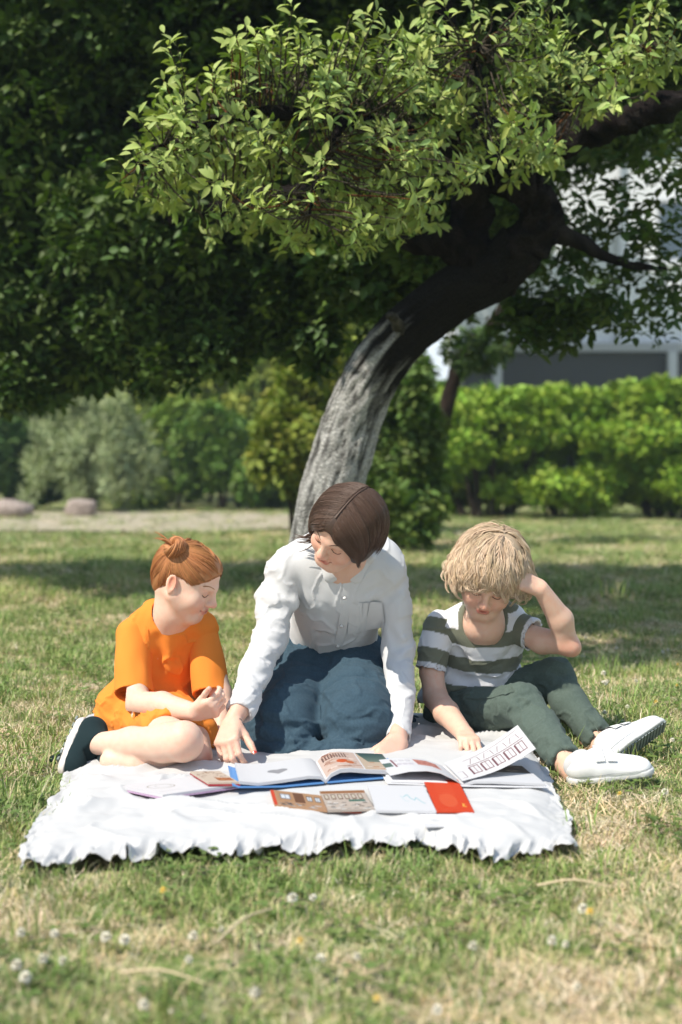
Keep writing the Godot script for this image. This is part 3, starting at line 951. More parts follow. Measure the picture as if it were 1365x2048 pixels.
class Sdf:
	var prims: Array[Prim] = []
	var paints: Array[Prim] = []
	var folds: Callable
	var fold_most := 0.0
	var base := Color.WHITE

	func add(q: Prim, op: int, k: float) -> Prim:
		q.op = op
		q.k = k
		if op == 3:
			paints.append(q)
		else:
			prims.append(q)
		return q

	# a tapered capsule; flat < 1 squeezes it along n
	func cap(a: Vector3, b: Vector3, ra: float, rb: float, k := 0.01, op := 0, n := Vector3.ZERO, flat := 1.0) -> Prim:
		var q := Prim.new()
		q.a = a
		q.ra = ra
		q.dr = rb - ra
		q.ab = b - a
		if flat != 1.0:
			q.n = n.normalized()
			q.stretch = 1.0 / flat - 1.0
			q.shrink = flat
			q.ab += q.n * (q.ab.dot(q.n) * q.stretch)
		q.l2 = maxf(q.ab.length_squared(), 1e-9)
		return add(q, op, k)

	func chain(pts: Array, radii: Array, k := 0.01, n := Vector3.ZERO, flat := 1.0) -> void:
		for i in pts.size() - 1:
			cap(pts[i], pts[i + 1], radii[i], radii[i + 1], k, 0, n, flat)

	func ell(c: Vector3, b: Basis, r: Vector3, k := 0.01, op := 0) -> Prim:
		var q := Prim.new()
		q.kind = 1
		q.x = Transform3D(b.orthonormalized(), c).affine_inverse()
		q.a = c
		q.r = r
		return add(q, op, k)

	func slab(c: Vector3, b: Basis, h: Vector3, round_: float, k := 0.005, op := 0) -> Prim:
		var q := Prim.new()
		q.kind = 2
		q.x = Transform3D(b.orthonormalized(), c).affine_inverse()
		q.a = c
		q.r = h - Vector3.ONE * round_
		q.ra = round_
		return add(q, op, k)

	# op 1 cuts away the side the normal points from (behind the plane)
	func plane(at: Vector3, n: Vector3, op := 2, k := 0.002) -> Prim:
		var q := Prim.new()
		q.kind = 3
		q.a = at
		q.n = n.normalized()
		return add(q, op, k)

	# a pressed-in fold along points that lie near the surface
	func crease(pts: Array, r := 0.005, k := 0.016) -> void:
		var list := all()
		var on := []
		for p: Vector3 in pts:
			on.append(settle(p, r * 0.7, list))
		for i in on.size() - 1:
			cap(on[i], on[i + 1], r, r * (0.35 if i == on.size() - 2 else 1.0), k, 1)

	# an open end of a sleeve or leg: cut flat at e, hollow inside
	func hem(e: Vector3, d: Vector3, r_in: float, deep := 0.015, wide := 0.07) -> void:
		d = d.normalized()
		var b := Basis(d.cross(Vector3(0.3, 0.5, 0.8)).normalized(), d, Vector3.ZERO)
		b.z = b.x.cross(b.y)
		slab(e + d * wide * 0.7, b, Vector3(wide, wide * 0.7, wide), 0.001, 0.002, 1)
		cap(e + d * (r_in - deep), e + d * r_in * 3.0, r_in, r_in, 0.002, 1)

	func join(d: float, e: float, op: int, k: float) -> float:
		if op == 0:
			var h := maxf(k - absf(d - e), 0.0) / k
			return minf(d, e) - h * h * k * 0.25
		if op == 1:
			e = -e
		var h := maxf(k - absf(d - e), 0.0) / k
		return maxf(d, e) + h * h * k * 0.25

	func eval(p: Vector3, list: PackedInt32Array) -> float:
		var d := 1e3
		for i in list:
			var q := prims[i]
			var e := q.dist(p)
			var k := q.k
			if q.op == 0:
				var g := k - absf(d - e)
				d = minf(d, e)
				if g > 0.0:
					d -= g * g * 0.25 / k
			else:
				if q.op == 1:
					e = -e
				var g := k - absf(d - e)
				d = maxf(d, e)
				if g > 0.0:
					d += g * g * 0.25 / k
		return d

	func all() -> PackedInt32Array:
		return PackedInt32Array(range(prims.size()))

	func at(p: Vector3) -> float:
		return eval(p, all())

	func cull(p: Vector3, reach: float, list: PackedInt32Array) -> PackedInt32Array:
		var ds := PackedFloat32Array()
		var low := 1e3
		for i in list:
			var e := prims[i].dist(p)
			ds.append(e)
			if prims[i].op == 0:
				low = minf(low, e)
		var out := PackedInt32Array()
		for j in list.size():
			var q := prims[list[j]]
			if q.op == 0:
				if ds[j] - low < reach * 2.2 + q.k + 0.01:
					out.append(list[j])
			elif q.op == 1:
				if ds[j] < reach * 1.5 + q.k + absf(low) + 0.01:
					out.append(list[j])
			else:
				out.append(list[j])
		return out

	func color_at(p: Vector3) -> Color:
		var c := base
		for q in paints:
			var w := clampf(1.0 - maxf(q.dist(p), 0.0) / q.soft, 0.0, 1.0)
			if w > 0.0:
				w *= w * (3.0 - 2.0 * w)
				c = c.lerp(q.tint, w * q.tint.a)
		c.a = 1.0
		return c

	func paint(q: Prim, tint: Color, soft: float) -> void:
		q.tint = tint
		q.soft = soft

	func normal_at(p: Vector3, list: PackedInt32Array, h := 0.002) -> Vector3:
		var d := eval(p, list)
		return Vector3(eval(p + Vector3(h, 0, 0), list) - d, eval(p + Vector3(0, h, 0), list) - d, eval(p + Vector3(0, 0, h), list) - d).normalized()

	# move a point onto the surface (plus an offset)
	func settle(p: Vector3, off := 0.0, list := PackedInt32Array()) -> Vector3:
		if list.is_empty():
			list = all()
		for i in 4:
			var d := eval(p, list) - off
			if absf(d) < 0.0004:
				break
			p -= normal_at(p, list) * d * 0.9
		return p

	func mesh_into(s: Soup, cell: float, lo: Vector3, hi: Vector3, tinter = null) -> void:
		var big := 16
		var size := hi - lo
		var gx := int(ceil(size.x / cell / big)) * big + 1
		var gy := int(ceil(size.y / cell / big)) * big + 1
		var gz := int(ceil(size.z / cell / big)) * big + 1
		var vals := PackedFloat32Array()
		vals.resize(gx * gy * gz)
		vals.fill(1e4)
		var cells := PackedInt32Array()
		var wide := all()
		var sx := gy * gz
		for bx in range(0, gx - 1, big):
			for by in range(0, gy - 1, big):
				for bz in range(0, gz - 1, big):
					var mid := lo + Vector3(bx + 8, by + 8, bz + 8) * cell
					var reach := 13.86 * cell
					if absf(eval(mid, wide)) > reach * 1.35 + 0.008:
						continue
					var some := cull(mid, reach * 1.15, wide)
					for cx in range(bx, bx + big, 4):
						for cy in range(by, by + big, 4):
							for cz in range(bz, bz + big, 4):
								mid = lo + Vector3(cx + 2, cy + 2, cz + 2) * cell
								if absf(eval(mid, some)) > 3.47 * cell * 1.2 + 0.001:
									continue
								var few := cull(mid, 3.47 * cell * 1.15, some)
								cells.append(cx * sx + cy * gz + cz)
								for x in range(cx, cx + 5):
									for y in range(cy, cy + 5):
										var row := x * sx + y * gz
										for z in range(cz, cz + 5):
											if vals[row + z] > 9e3:
												vals[row + z] = eval(lo + Vector3(x, y, z) * cell, few)
		var index := PackedInt32Array()
		index.resize(vals.size())
		index.fill(-1)
		var corner := PackedInt32Array([0, sx, gz, sx + gz, 1, sx + 1, gz + 1, sx + gz + 1])
		var offs: Array[Vector3] = [Vector3(0, 0, 0), Vector3(1, 0, 0), Vector3(0, 1, 0), Vector3(1, 1, 0), Vector3(0, 0, 1), Vector3(1, 0, 1), Vector3(0, 1, 1), Vector3(1, 1, 1)]
		var edges := PackedInt32Array([0, 1, 2, 3, 4, 5, 6, 7, 0, 2, 1, 3, 4, 6, 5, 7, 0, 4, 1, 5, 2, 6, 3, 7])
		var made := PackedInt32Array()
		var g := PackedFloat32Array()
		g.resize(8)
		for c0 in cells:
			for x in 4:
				for y in 4:
					for z in 4:
						var at0 := c0 + x * sx + y * gz + z
						var below := 0
						for k in 8:
							g[k] = vals[at0 + corner[k]]
							if g[k] < 0.0:
								below += 1
						if below == 0 or below == 8:
							continue
						var sum := Vector3.ZERO
						var count := 0
						for e in 12:
							var a := edges[e * 2]
							var b := edges[e * 2 + 1]
							if (g[a] < 0.0) != (g[b] < 0.0):
								sum += offs[a].lerp(offs[b], g[a] / (g[a] - g[b]))
								count += 1
						var ix := at0 / sx
						var rest := at0 % sx
						var p := lo + (Vector3(ix, rest / gz, rest % gz) + sum / count) * cell
						index[at0] = s.vert(p)
						made.append(at0)
		var first := s.v.size()
		var step := PackedInt32Array([sx, gz, 1])
		for at0 in made:
			var d0 := vals[at0]
			for axis in 3:
				var d1 := vals[at0 + step[axis]]
				if (d0 < 0.0) == (d1 < 0.0):
					continue
				var u := step[(axis + 1) % 3]
				var w := step[(axis + 2) % 3]
				if at0 - u - w < 0:
					continue
				var i0 := index[at0]
				var i1 := index[at0 - u]
				var i2 := index[at0 - u - w]
				var i3 := index[at0 - w]
				if i0 < 0 or i1 < 0 or i2 < 0 or i3 < 0:
					continue
				if d0 < 0.0:
					s.quad(i0, i3, i2, i1)
				else:
					s.quad(i0, i1, i2, i3)
		if fold_most > 0.0:
			s.smooth()
			for at0 in made:
				var i := index[at0]
				s.v[i] -= s.n[i] * float(folds.call(s.v[i]))
		for at0 in made:
			var i := index[at0]
			s.c[i] = tinter.call(s.v[i]) if tinter != null else color_at(s.v[i])


func noise3(seed_: int, freq := 1.0, octaves := 2) -> FastNoiseLite:
	var f := FastNoiseLite.new()
	f.seed = seed_
	f.frequency = freq
	f.noise_type = FastNoiseLite.TYPE_SIMPLEX_SMOOTH
	f.fractal_octaves = octaves
	return f


func aim(z: Vector3, up: Vector3) -> Basis:
	z = z.normalized()
	var x := up.cross(z).normalized()
	return Basis(x, z.cross(x).normalized(), z)


# ------------------------------------------------------------------ a head: x to the person's left, y up, z forward; s = 1 is an adult head of 0.225 m
func head(o: Sdf, h: Transform3D, s: float, skin: Color, child: bool) -> void:
	var b := h.basis
	var q := func(x: float, y: float, z: float) -> Vector3: return h * (Vector3(x, y, z) * s)
	var lip := Color(skin.r * 0.8, skin.g * 0.42, skin.b * 0.42)
	var blush := Color(skin.r * 1.0, skin.g * 0.74, skin.b * 0.7, 0.45)
	var round_ := 1.12 if child else 1.0
	o.ell(q.call(0, 0.03, -0.016), b, Vector3(0.077, 0.086, 0.097) * s, 0.01)
	o.ell(q.call(0, 0.036, 0.04), b, Vector3(0.062, 0.058, 0.052) * s, 0.03 * s)
	o.ell(q.call(0, -0.036, 0.03), b, Vector3(0.061 * round_, 0.074, 0.06) * s, 0.03 * s)
	o.cap(q.call(-0.012, -0.096, 0.064), q.call(0.012, -0.096, 0.064), 0.0185 * s, 0.0185 * s, 0.03 * s)
	for e: float in [-1.0, 1.0]:
		o.cap(q.call(e * 0.056, -0.045, 0.0), q.call(e * 0.018, -0.094, 0.056), 0.022 * s, 0.019 * s, 0.03 * s)
		o.ell(q.call(e * 0.038, -0.036, 0.062), b, Vector3(0.026, 0.026, 0.024) * s * round_, 0.025 * s)
		o.ell(q.call(e * 0.032, -0.002, 0.1), b, Vector3(0.02, 0.012, 0.016) * s, 0.016 * s, 1)
		o.cap(q.call(e * 0.012, 0.015, 0.092), q.call(e * 0.046, 0.018, 0.074), 0.0085 * s, 0.007 * s, 0.016 * s)
		# the lowered lid over the eye
		o.ell(q.call(e * 0.031, -0.003, 0.0775), b, Vector3(0.0155, 0.0115, 0.0135) * s, 0.004 * s)
		o.ell(q.call(e * 0.0115, -0.036, 0.099), b, Vector3(0.0085, 0.008, 0.01) * s, 0.006 * s)
		# ear
		var eb := b * Basis(Vector3.UP, e * 0.35) * Basis(Vector3.RIGHT, -0.2)
		o.ell(q.call(e * 0.08, -0.006, -0.014), eb, Vector3(0.008, 0.031, 0.02) * s, 0.006 * s)
		o.ell(q.call(e * 0.0875, -0.004, -0.009), eb, Vector3(0.007, 0.02, 0.011) * s, 0.004 * s, 1)
		o.cap(q.call(e * 0.077, -0.033, -0.006), q.call(e * 0.076, -0.028, -0.002), 0.008 * s, 0.007 * s, 0.006 * s)
		o.paint(o.ell(q.call(e * 0.041, -0.038, 0.075), b, Vector3(0.018, 0.014, 0.02) * s, 0, 3), blush, 0.022 * s)
		o.paint(o.ell(q.call(e * 0.086, -0.004, -0.01), b, Vector3(0.01, 0.018, 0.01) * s, 0, 3), Color(skin.r * 0.95, skin.g * 0.6, skin.b * 0.52, 0.9), 0.01 * s)
		o.paint(o.ell(q.call(e * 0.031, -0.003, 0.084), b, Vector3(0.012, 0.007, 0.01) * s, 0, 3), Color(skin.r * 0.88, skin.g * 0.68, skin.b * 0.64, 0.6), 0.008 * s)
	# nose
	o.cap(q.call(0, 0.012, 0.09), q.call(0, -0.03, 0.109), 0.0075 * s, 0.0105 * s, 0.014 * s)
	o.ell(q.call(0, -0.032, 0.111), b, Vector3(0.0105, 0.0095, 0.0105) * s, 0.006 * s)
	o.paint(o.ell(q.call(0, -0.034, 0.116), b, Vector3(0.01, 0.008, 0.01) * s, 0, 3), Color(skin.r, skin.g * 0.72, skin.b * 0.68, 0.6), 0.012 * s)
	for e: float in [-1.0, 1.0]:
		o.ell(q.call(e * 0.006, -0.0425, 0.108), b, Vector3(0.0035, 0.003, 0.005) * s, 0.002 * s, 1)
	# mouth: two lips with the line between, corners drawn back in a faint smile
	o.cap(q.call(-0.014, -0.0575, 0.0915), q.call(0.014, -0.0575, 0.0915), 0.0062 * s, 0.0062 * s, 0.008 * s)
	o.cap(q.call(-0.011, -0.0685, 0.0895), q.call(0.011, -0.0685, 0.0895), 0.007 * s, 0.007 * s, 0.008 * s)
	o.cap(q.call(0, -0.0635, 0.0985), q.call(0.026, -0.059, 0.084), 0.0018 * s, 0.0014 * s, 0.003 * s, 1)
	o.cap(q.call(0, -0.0635, 0.0985), q.call(-0.026, -0.059, 0.084), 0.0018 * s, 0.0014 * s, 0.003 * s, 1)
	o.paint(o.ell(q.call(0, -0.0625, 0.094), b, Vector3(0.019, 0.0078, 0.014) * s, 0, 3), Color(lip.r, lip.g, lip.b, 0.85), 0.006 * s)
	for e: float in [-1.0, 1.0]:
		o.paint(o.cap(q.call(0, -0.0635, 0.098), q.call(e * 0.025, -0.0595, 0.084), 0.0012 * s, 0.001 * s, 0, 3), Color(skin.r * 0.35, skin.g * 0.14, skin.b * 0.13, 0.9), 0.003 * s)


# lashes and brows as thin curved tubes on the face
func face_hair(o: Sdf, h: Transform3D, s: float, person: Made, bm: Material) -> void:
	for e: float in [-1.0, 1.0]:
		var m := Soup.new()
		var pts := PackedVector3Array()
		for i in 8:
			var t := i / 7.0
			var x := lerpf(0.018, 0.046, t)
			var y := -0.007 - 0.0045 * sin(PI * t) + 0.002 * t
			pts.append(o.settle(h * (Vector3(e * x, y, 0.092 - 0.012 * t) * s), 0.0004))
		m.tube(pts, PackedFloat32Array([0.0007, 0.0011, 0.0014, 0.0015, 0.0015, 0.0014, 0.0012, 0.0006]), 5)
		piece("eyelash", m, mats["lash"], person)
		m = Soup.new()
		for k in 26:
			var t := (k + 0.5) / 26.0
			var x := lerpf(0.014, 0.05, t)
			var y := 0.019 + 0.006 * sin(PI * t * 0.8)
			var a := o.settle(h * (Vector3(e * x, y - 0.0025, 0.098 - 0.022 * t) * s), 0.0002)
			var c := o.settle(h * (Vector3(e * (x + 0.006), y + 0.0025 * (1.0 - t), 0.097 - 0.024 * t) * s), 0.0006)
			m.tube(PackedVector3Array([a, c]), PackedFloat32Array([0.0009, 0.0004]), 3)
		piece("eyebrow", m, bm, person)


# a hand: dir from wrist to knuckles, back = the way the back of the hand faces; side 1 right, -1 left.
# curls: four lists of three bends (index to little finger); returns the finger tips and their frames, the thumb last
func hand(o: Sdf, wrist: Vector3, dir: Vector3, back: Vector3, side: float, s: float, curls: Array, thumb_bend: Array, spread := 0.06) -> Array:
	var z := dir.normalized()
	var y := (back - z * back.dot(z)).normalized()
	var x := y.cross(z) * side
	var tips := []
	var root := [[0.026, 0.084], [0.009, 0.089], [-0.0085, 0.085], [-0.025, 0.076]]
	var bones := [[0.040, 0.024, 0.019], [0.044, 0.027, 0.02], [0.041, 0.025, 0.019], [0.032, 0.019, 0.016]]
	var thick := [0.0086, 0.0088, 0.0083, 0.0074]
	for i in 4:
		var k: Vector3 = wrist + (x * root[i][0] + z * root[i][1]) * s
		o.cap(wrist + (x * root[i][0] * 0.62 + z * 0.008) * s, k, 0.0145 * s, 0.0118 * s, 0.012 * s)
		var bend := 0.0
		var a := k
		var fan: float = root[i][0] / 0.026 * spread
		for j in 3:
			bend += curls[i][j]
			var flat := (z * cos(fan) + x * sin(fan)).normalized()
			var d := flat * cos(bend) - y * sin(bend)
			var c: Vector3 = a + d * bones[i][j] * s
			o.cap(a, c, thick[i] * s * (1.06 - 0.1 * j), thick[i] * s * (0.98 - 0.12 * j), 0.003 * s)
			if j == 2:
				tips.append([c, d, (y * cos(bend) + flat * sin(bend)).normalized(), thick[i] * s * 0.74])
			a = c
	# the heel of the thumb, then its two free bones
	var t0 := wrist + (x * 0.014 - y * 0.006 + z * 0.014) * s
	var o0: float = thumb_bend[0]
	var o1: float = thumb_bend[1]
	var o2: float = thumb_bend[2]
	var d0 := (x * cos(o0) * 0.75 + z * sin(o0) - y * o1).normalized()
	var t1 := t0 + d0 * 0.046 * s
	var d1 := (d0 + z * o2 - y * o1 * 0.5).normalized()
	var t2 := t1 + d1 * 0.033 * s
	var d2 := (d1 + z * o2 - y * o1 * 0.3).normalized()
	var t3 := t2 + d2 * 0.024 * s
	o.cap(t0, t1, 0.0165 * s, 0.012 * s, 0.012 * s)
	o.cap(t1, t2, 0.0105 * s, 0.0098 * s, 0.003 * s)
	o.cap(t2, t3, 0.0098 * s, 0.0082 * s, 0.003 * s)
	tips.append([t3, d2, (y + x * 0.5 - d2 * (y + x * 0.5).dot(d2)).normalized(), 0.0082 * s])
	return tips


func nail(parent: Made, tip: Array, m: Material) -> void:
	var s := Soup.new()
	var d: Vector3 = tip[1]
	var up: Vector3 = tip[2]
	var r: float = tip[3]
	var c: Vector3 = tip[0] + d * r * 0.35 + up * r * 0.72
	var x := d.cross(up).normalized()
	for j in 4:
		for i in 5:
			var u := (i / 4.0 - 0.5) * 2.0
			var v := (j / 3.0 - 0.5) * 2.0
			s.vert(c + x * u * r * 0.72 * (1.0 - 0.12 * v * v) + d * v * r * 0.95 + up * (0.001 - r * 0.3 * u * u - r * 0.16 * v * v))
	for j in 3:
		for i in 4:
			s.quad(j * 5 + i, j * 5 + i + 1, j * 5 + i + 6, j * 5 + i + 5)
	s.smooth()
	piece("fingernail", s, m, parent)


# a lock of hair: a guide traced over a surface along a flow, with strands round it; lift grows towards the tip
func lock(s: Soup, o: Sdf, list: PackedInt32Array, p: Vector3, flow: Callable, steps: int, length: float, lift0: float, lift1: float, strands: int, fat: float, r0: float, tint: Color, r: RandomNumberGenerator, curl := 0.0, turns := 1.3) -> void:
	var pts := PackedVector3Array()
	var phase := r.randf() * TAU
	var dir := Vector3.ZERO
	var q := p
	var across := Vector3.RIGHT
	var n := Vector3.UP
	var sides := PackedVector3Array()
	var ups := PackedVector3Array()
	for i in steps + 1:
		var t := float(i) / steps
		n = o.normal_at(q, list)
		var d := o.eval(q, list) - lerpf(lift0, lift1, t)
		q -= n * d * 0.8
		var want: Vector3 = flow.call(q, t)
		want = (want - n * want.dot(n) * 0.85).normalized()
		dir = want if dir == Vector3.ZERO else dir.lerp(want, 0.5).normalized()
		across = dir.cross(n).normalized()
		var a := phase + t * turns * TAU
		pts.append(q + (across * cos(a) + n * (0.6 + sin(a))) * curl * smoothstep(0.05, 0.7, t))
		sides.append(across)
		ups.append(n)
		q += dir * length / steps
	for k in strands:
		var u := r.randf_range(-1.0, 1.0) * fat
		var w := r.randf_range(-0.15, 0.6) * fat
		var drift := r.randf_range(-0.5, 0.5) * fat
		var out := PackedVector3Array()
		var radii := PackedFloat32Array()
		var last := steps + 1 - (r.randi_range(0, 2) if steps > 6 else 0)
		for i in last:
			var t := float(i) / steps
			var close := (1.0 - 0.55 * t * t) * minf(1.0, 0.25 + t * 4.0)
			out.append(pts[i] + sides[i] * (u * close + drift * t) + ups[i] * w * close)
			radii.append(r0 * (0.6 + 1.2 * t * (1.0 - t)) * (1.0 if i < last - 1 else 0.4))
		var v := r.randf_range(0.75, 1.3)
		s.tube(out, radii, 4, Color(tint.r * v, tint.g * v, tint.b * v), false)


# a narrow band laid on a surface through points
func band(s: Soup, o: Sdf, pts: PackedVector3Array, half: float, off: float, facing: Vector3, fixed := false) -> void:
	var list := o.all()
	var first := s.v.size()
	for i in pts.size():
		var t := (pts[mini(i + 1, pts.size() - 1)] - pts[maxi(i - 1, 0)]).normalized()
		var across := facing if fixed else t.cross(facing).normalized()
		for k in 3:
			s.vert(o.settle(pts[i] + across * half * (k - 1), off, list))
	for i in pts.size() - 1:
		for k in 2:
			var a := first + i * 3 + k
			s.quad(a, a + 1, a + 4, a + 3)

# ------------------------------------------------------------------ the woman in the white shirt
func build_woman(o: Made) -> void:
	var skin := Color(0.68, 0.44, 0.335)
	var hx := Transform3D(aim(Vector3(-0.6, -0.5, 0.62), Vector3(0.145, 0.69, 0.7)), Vector3(0.012, 0.615, -3.720))
	var body := Soup.new()
	body.colored = true
	# head and neck
	var h := Sdf.new()
	h.base = skin
	head(h, hx, 0.92, skin, false)
	h.cap(hx * Vector3(0, -0.05, -0.03), Vector3(0.010, 0.520, -3.880), 0.05, 0.056, 0.03)
	h.cap(Vector3(0.010, 0.520, -3.880), Vector3(0.005, 0.460, -3.950), 0.06, 0.09, 0.03)
	h.mesh_into(body, 0.0029, hx.origin - Vector3(0.17, 0.2, 0.27), hx.origin + Vector3(0.16, 0.17, 0.17))
	# arms below the cuffs and the hands
	var a := Sdf.new()
	a.base = skin
	var we := Vector3(-0.237, 0.195, -3.680)
	var ww := Vector3(-0.280, 0.119, -3.620)
	a.chain([we, we.lerp(ww, 0.5), ww], [0.02, 0.0265, 0.022], 0.01)
	var dir := Vector3(-0.292, 0.065, -3.500) - ww
	var tips := hand(a, ww, dir, Vector3(-0.35, 0.25, 0.9), 1.0, 0.98, [[0.75, 0.8, 0.4], [0.7, 0.9, 0.5], [0.75, 0.9, 0.5], [0.8, 0.8, 0.5]], [0.85, 0.32, 0.25])
	var le := Vector3(0.153, 0.099, -3.780)
	var lw := Vector3(0.149, 0.062, -3.680)
	a.chain([le, lw], [0.028, 0.0235], 0.01)
	var tips2 := hand(a, lw, Vector3(0.117, 0.034, -3.600) - lw, Vector3(0.3, 0.75, 0.6), -1.0, 0.98, [[0.35, 0.4, 0.2], [0.45, 0.5, 0.3], [0.55, 0.6, 0.4], [0.6, 0.7, 0.4]], [0.8, 0.5, 0.2])
	for t: Array in [tips, tips2]:
		for k in 5:
			a.paint(a.ell(t[k][0], Basis(), Vector3.ONE * 0.008, 0, 3), Color(skin.r, skin.g * 0.72, skin.b * 0.68, 0.6), 0.012)
	a.mesh_into(body, 0.0032, Vector3(-0.350, 0.238, -3.450) - Vector3(0.02, 0.27, 0.35), Vector3(-0.186, 0.244, -3.450) + Vector3(0.03, 0.0, 0.1))
	a.mesh_into(body, 0.0032, Vector3(0.059, 0.149, -3.500) - Vector3(0.02, 0.19, 0.38), Vector3(0.207, 0.168, -3.500) + Vector3(0.03, 0.0, 0.12))
	# the trunk under the clothes
	var core := Sdf.new()
	core.base = skin
	core.cap(Vector3(0.005, 0.459, -3.960), Vector3(-0.033, 0.187, -4.200), 0.07, 0.09, 0.02)
	core.cap(Vector3(-0.128, 0.489, -3.940), Vector3(0.121, 0.486, -3.940), 0.02, 0.02, 0.02)
	core.chain([Vector3(-0.156, 0.489, -3.930), Vector3(-0.191, 0.320, -3.860), we], [0.02, 0.02, 0.018])
	core.chain([Vector3(0.135, 0.484, -3.930), Vector3(0.161, 0.264, -3.950), le], [0.02, 0.02, 0.02])
	core.cap(Vector3(-0.108, 0.157, -4.200), Vector3(-0.146, 0.066, -3.850), 0.08, 0.06)
	core.cap(Vector3(0.041, 0.157, -4.200), Vector3(0.044, 0.073, -3.850), 0.08, 0.06)
	core.mesh_into(body, 0.011, Vector3(-0.42, -0.02, -4.4), Vector3(0.32, 0.75, -3.5))
	body.smooth()
	piece("body", body, mats["skin_woman"], o)
	face_hair(h, hx, 0.92, o, mats["brow_woman"])
	for t: Array in [tips, tips2]:
		for k in 5:
			nail(o, t[k], mats["nail_red"])
	say("woman body")

	# ---- shirt
	var s := Sdf.new()
	var fwd := Vector3(-0.05, -0.42, 0.9)
	var wrinkle := noise3(41, 1.0, 2)
	var axis := (Vector3(0.010, 0.533, -3.900) - Vector3(-0.027, 0.242, -4.120)).normalized()
	s.cap(Vector3(0.002, 0.453, -3.950), Vector3(-0.027, 0.271, -4.120), 0.136, 0.116, 0.03, 0, fwd, 0.7)
	s.cap(Vector3(-0.027, 0.286, -4.120), Vector3(-0.027, 0.247, -4.130), 0.126, 0.118, 0.02, 0, fwd, 0.78)
	s.cap(Vector3(-0.125, 0.512, -3.930), Vector3(0.124, 0.509, -3.930), 0.05, 0.05, 0.05)
	s.cap(Vector3(-0.059, 0.537, -3.950), Vector3(0.073, 0.537, -3.950), 0.06, 0.06, 0.05)
	s.chain([Vector3(-0.158, 0.494, -3.920), Vector3(-0.181, 0.388, -3.900), Vector3(-0.194, 0.306, -3.860), Vector3(-0.228, 0.231, -3.750), Vector3(-0.249, 0.166, -3.660)], [0.049, 0.049, 0.045, 0.039, 0.035], 0.02)
	s.cap(Vector3(-0.175, 0.449, -3.920), Vector3(-0.232, 0.418, -3.910), 0.028, 0.006, 0.02)
	s.cap(Vector3(-0.147, 0.418, -3.880), Vector3(-0.126, 0.398, -3.870), 0.02, 0.012, 0.03)
	s.chain([Vector3(0.137, 0.487, -3.920), Vector3(0.152, 0.384, -3.940), Vector3(0.161, 0.264, -3.950), Vector3(0.158, 0.160, -3.860), Vector3(0.153, 0.099, -3.780)], [0.045, 0.041, 0.043, 0.04, 0.036], 0.02)
	# cuffs
	s.chain([Vector3(-0.242, 0.183, -3.690), Vector3(-0.257, 0.151, -3.650)], [0.0385, 0.0385], 0.004)
	s.chain([Vector3(0.154, 0.116, -3.800), Vector3(0.151, 0.065, -3.720)], [0.0345, 0.0345], 0.004)
	s.hem(Vector3(-0.262, 0.142, -3.640), Vector3(-0.276, 0.119, -3.610) - Vector3(-0.242, 0.183, -3.690), 0.0345, 0.02)
	s.hem(Vector3(0.150, 0.062, -3.715), Vector3(0.151, 0.065, -3.720) - Vector3(0.154, 0.116, -3.800), 0.0305, 0.02)
	s.cap(Vector3(0.010, 0.526, -3.880), hx * Vector3(0, -0.05, 0), 0.05, 0.075, 0.006, 1)
	s.folds = func(p: Vector3) -> float:
		var q := Vector3(p.dot(axis), p.x, p.dot(fwd))
		var side := smoothstep(0.13, 0.2, absf(p.x - 0.002))
		var f := wrinkle.get_noise_3d(q.x * 3.0 + q.y * 3.5, q.y * 8.5 - q.x * 2.0, q.z * 4.0) * (1.0 - side)
		f += 0.5 * wrinkle.get_noise_3d(q.x * 9.0, q.y * 5.0 + 30.0, q.z * 6.0) * (1.0 - side)
		f += wrinkle.get_noise_3d(p.y * 13.0 + p.x * 7.0, p.x * 4.0, p.z * 5.0) * side
		f += 0.4 * wrinkle.get_noise_3d(p.y * 25.0 - p.x * 12.0, p.x * 7.0, p.z * 8.0 + 9.0) * side
		f = 0.75 * f - 0.5 * pow(maxf(0.0, 1.0 - 5.0 * absf(f - 0.1)), 2.0)
		return f * 0.0075
	s.fold_most = 0.009
	for e: Array in [[Vector3(-0.125, 0.428, -3.840), Vector3(-0.095, 0.394, -3.840), Vector3(-0.051, 0.375, -3.860)], [Vector3(-0.128, 0.394, -3.840), Vector3(-0.105, 0.342, -3.880), Vector3(-0.076, 0.292, -3.950)], [Vector3(0.111, 0.433, -3.860), Vector3(0.085, 0.415, -3.840)], [Vector3(0.108, 0.392, -3.860), Vector3(0.085, 0.337, -3.900), Vector3(0.055, 0.283, -3.970)],
			[Vector3(-0.207, 0.481, -3.860), Vector3(-0.166, 0.442, -3.840), Vector3(-0.134, 0.426, -3.860)], [Vector3(-0.221, 0.406, -3.860), Vector3(-0.182, 0.391, -3.830), Vector3(-0.139, 0.395, -3.850)], [Vector3(-0.229, 0.314, -3.800), Vector3(-0.191, 0.297, -3.800), Vector3(-0.154, 0.306, -3.820)], [Vector3(-0.236, 0.277, -3.770), Vector3(-0.202, 0.261, -3.750), Vector3(-0.168, 0.264, -3.770)], [Vector3(-0.250, 0.242, -3.720), Vector3(-0.220, 0.229, -3.700), Vector3(-0.187, 0.234, -3.720)],
			[Vector3(0.123, 0.315, -3.880), Vector3(0.154, 0.287, -3.880), Vector3(0.196, 0.293, -3.900)], [Vector3(0.123, 0.260, -3.880), Vector3(0.158, 0.245, -3.870), Vector3(0.200, 0.254, -3.900)], [Vector3(0.125, 0.187, -3.820), Vector3(0.159, 0.168, -3.820), Vector3(0.189, 0.173, -3.840)], [Vector3(0.127, 0.411, -3.880), Vector3(0.161, 0.438, -3.880), Vector3(0.186, 0.464, -3.900)]]:
		s.crease(e, 0.006, 0.018)
	var shirt := Soup.new()
	s.mesh_into(shirt, 0.0048, Vector3(-0.34, 0.02, -4.34), Vector3(0.24, 0.68, -3.55))
	shirt.smooth()
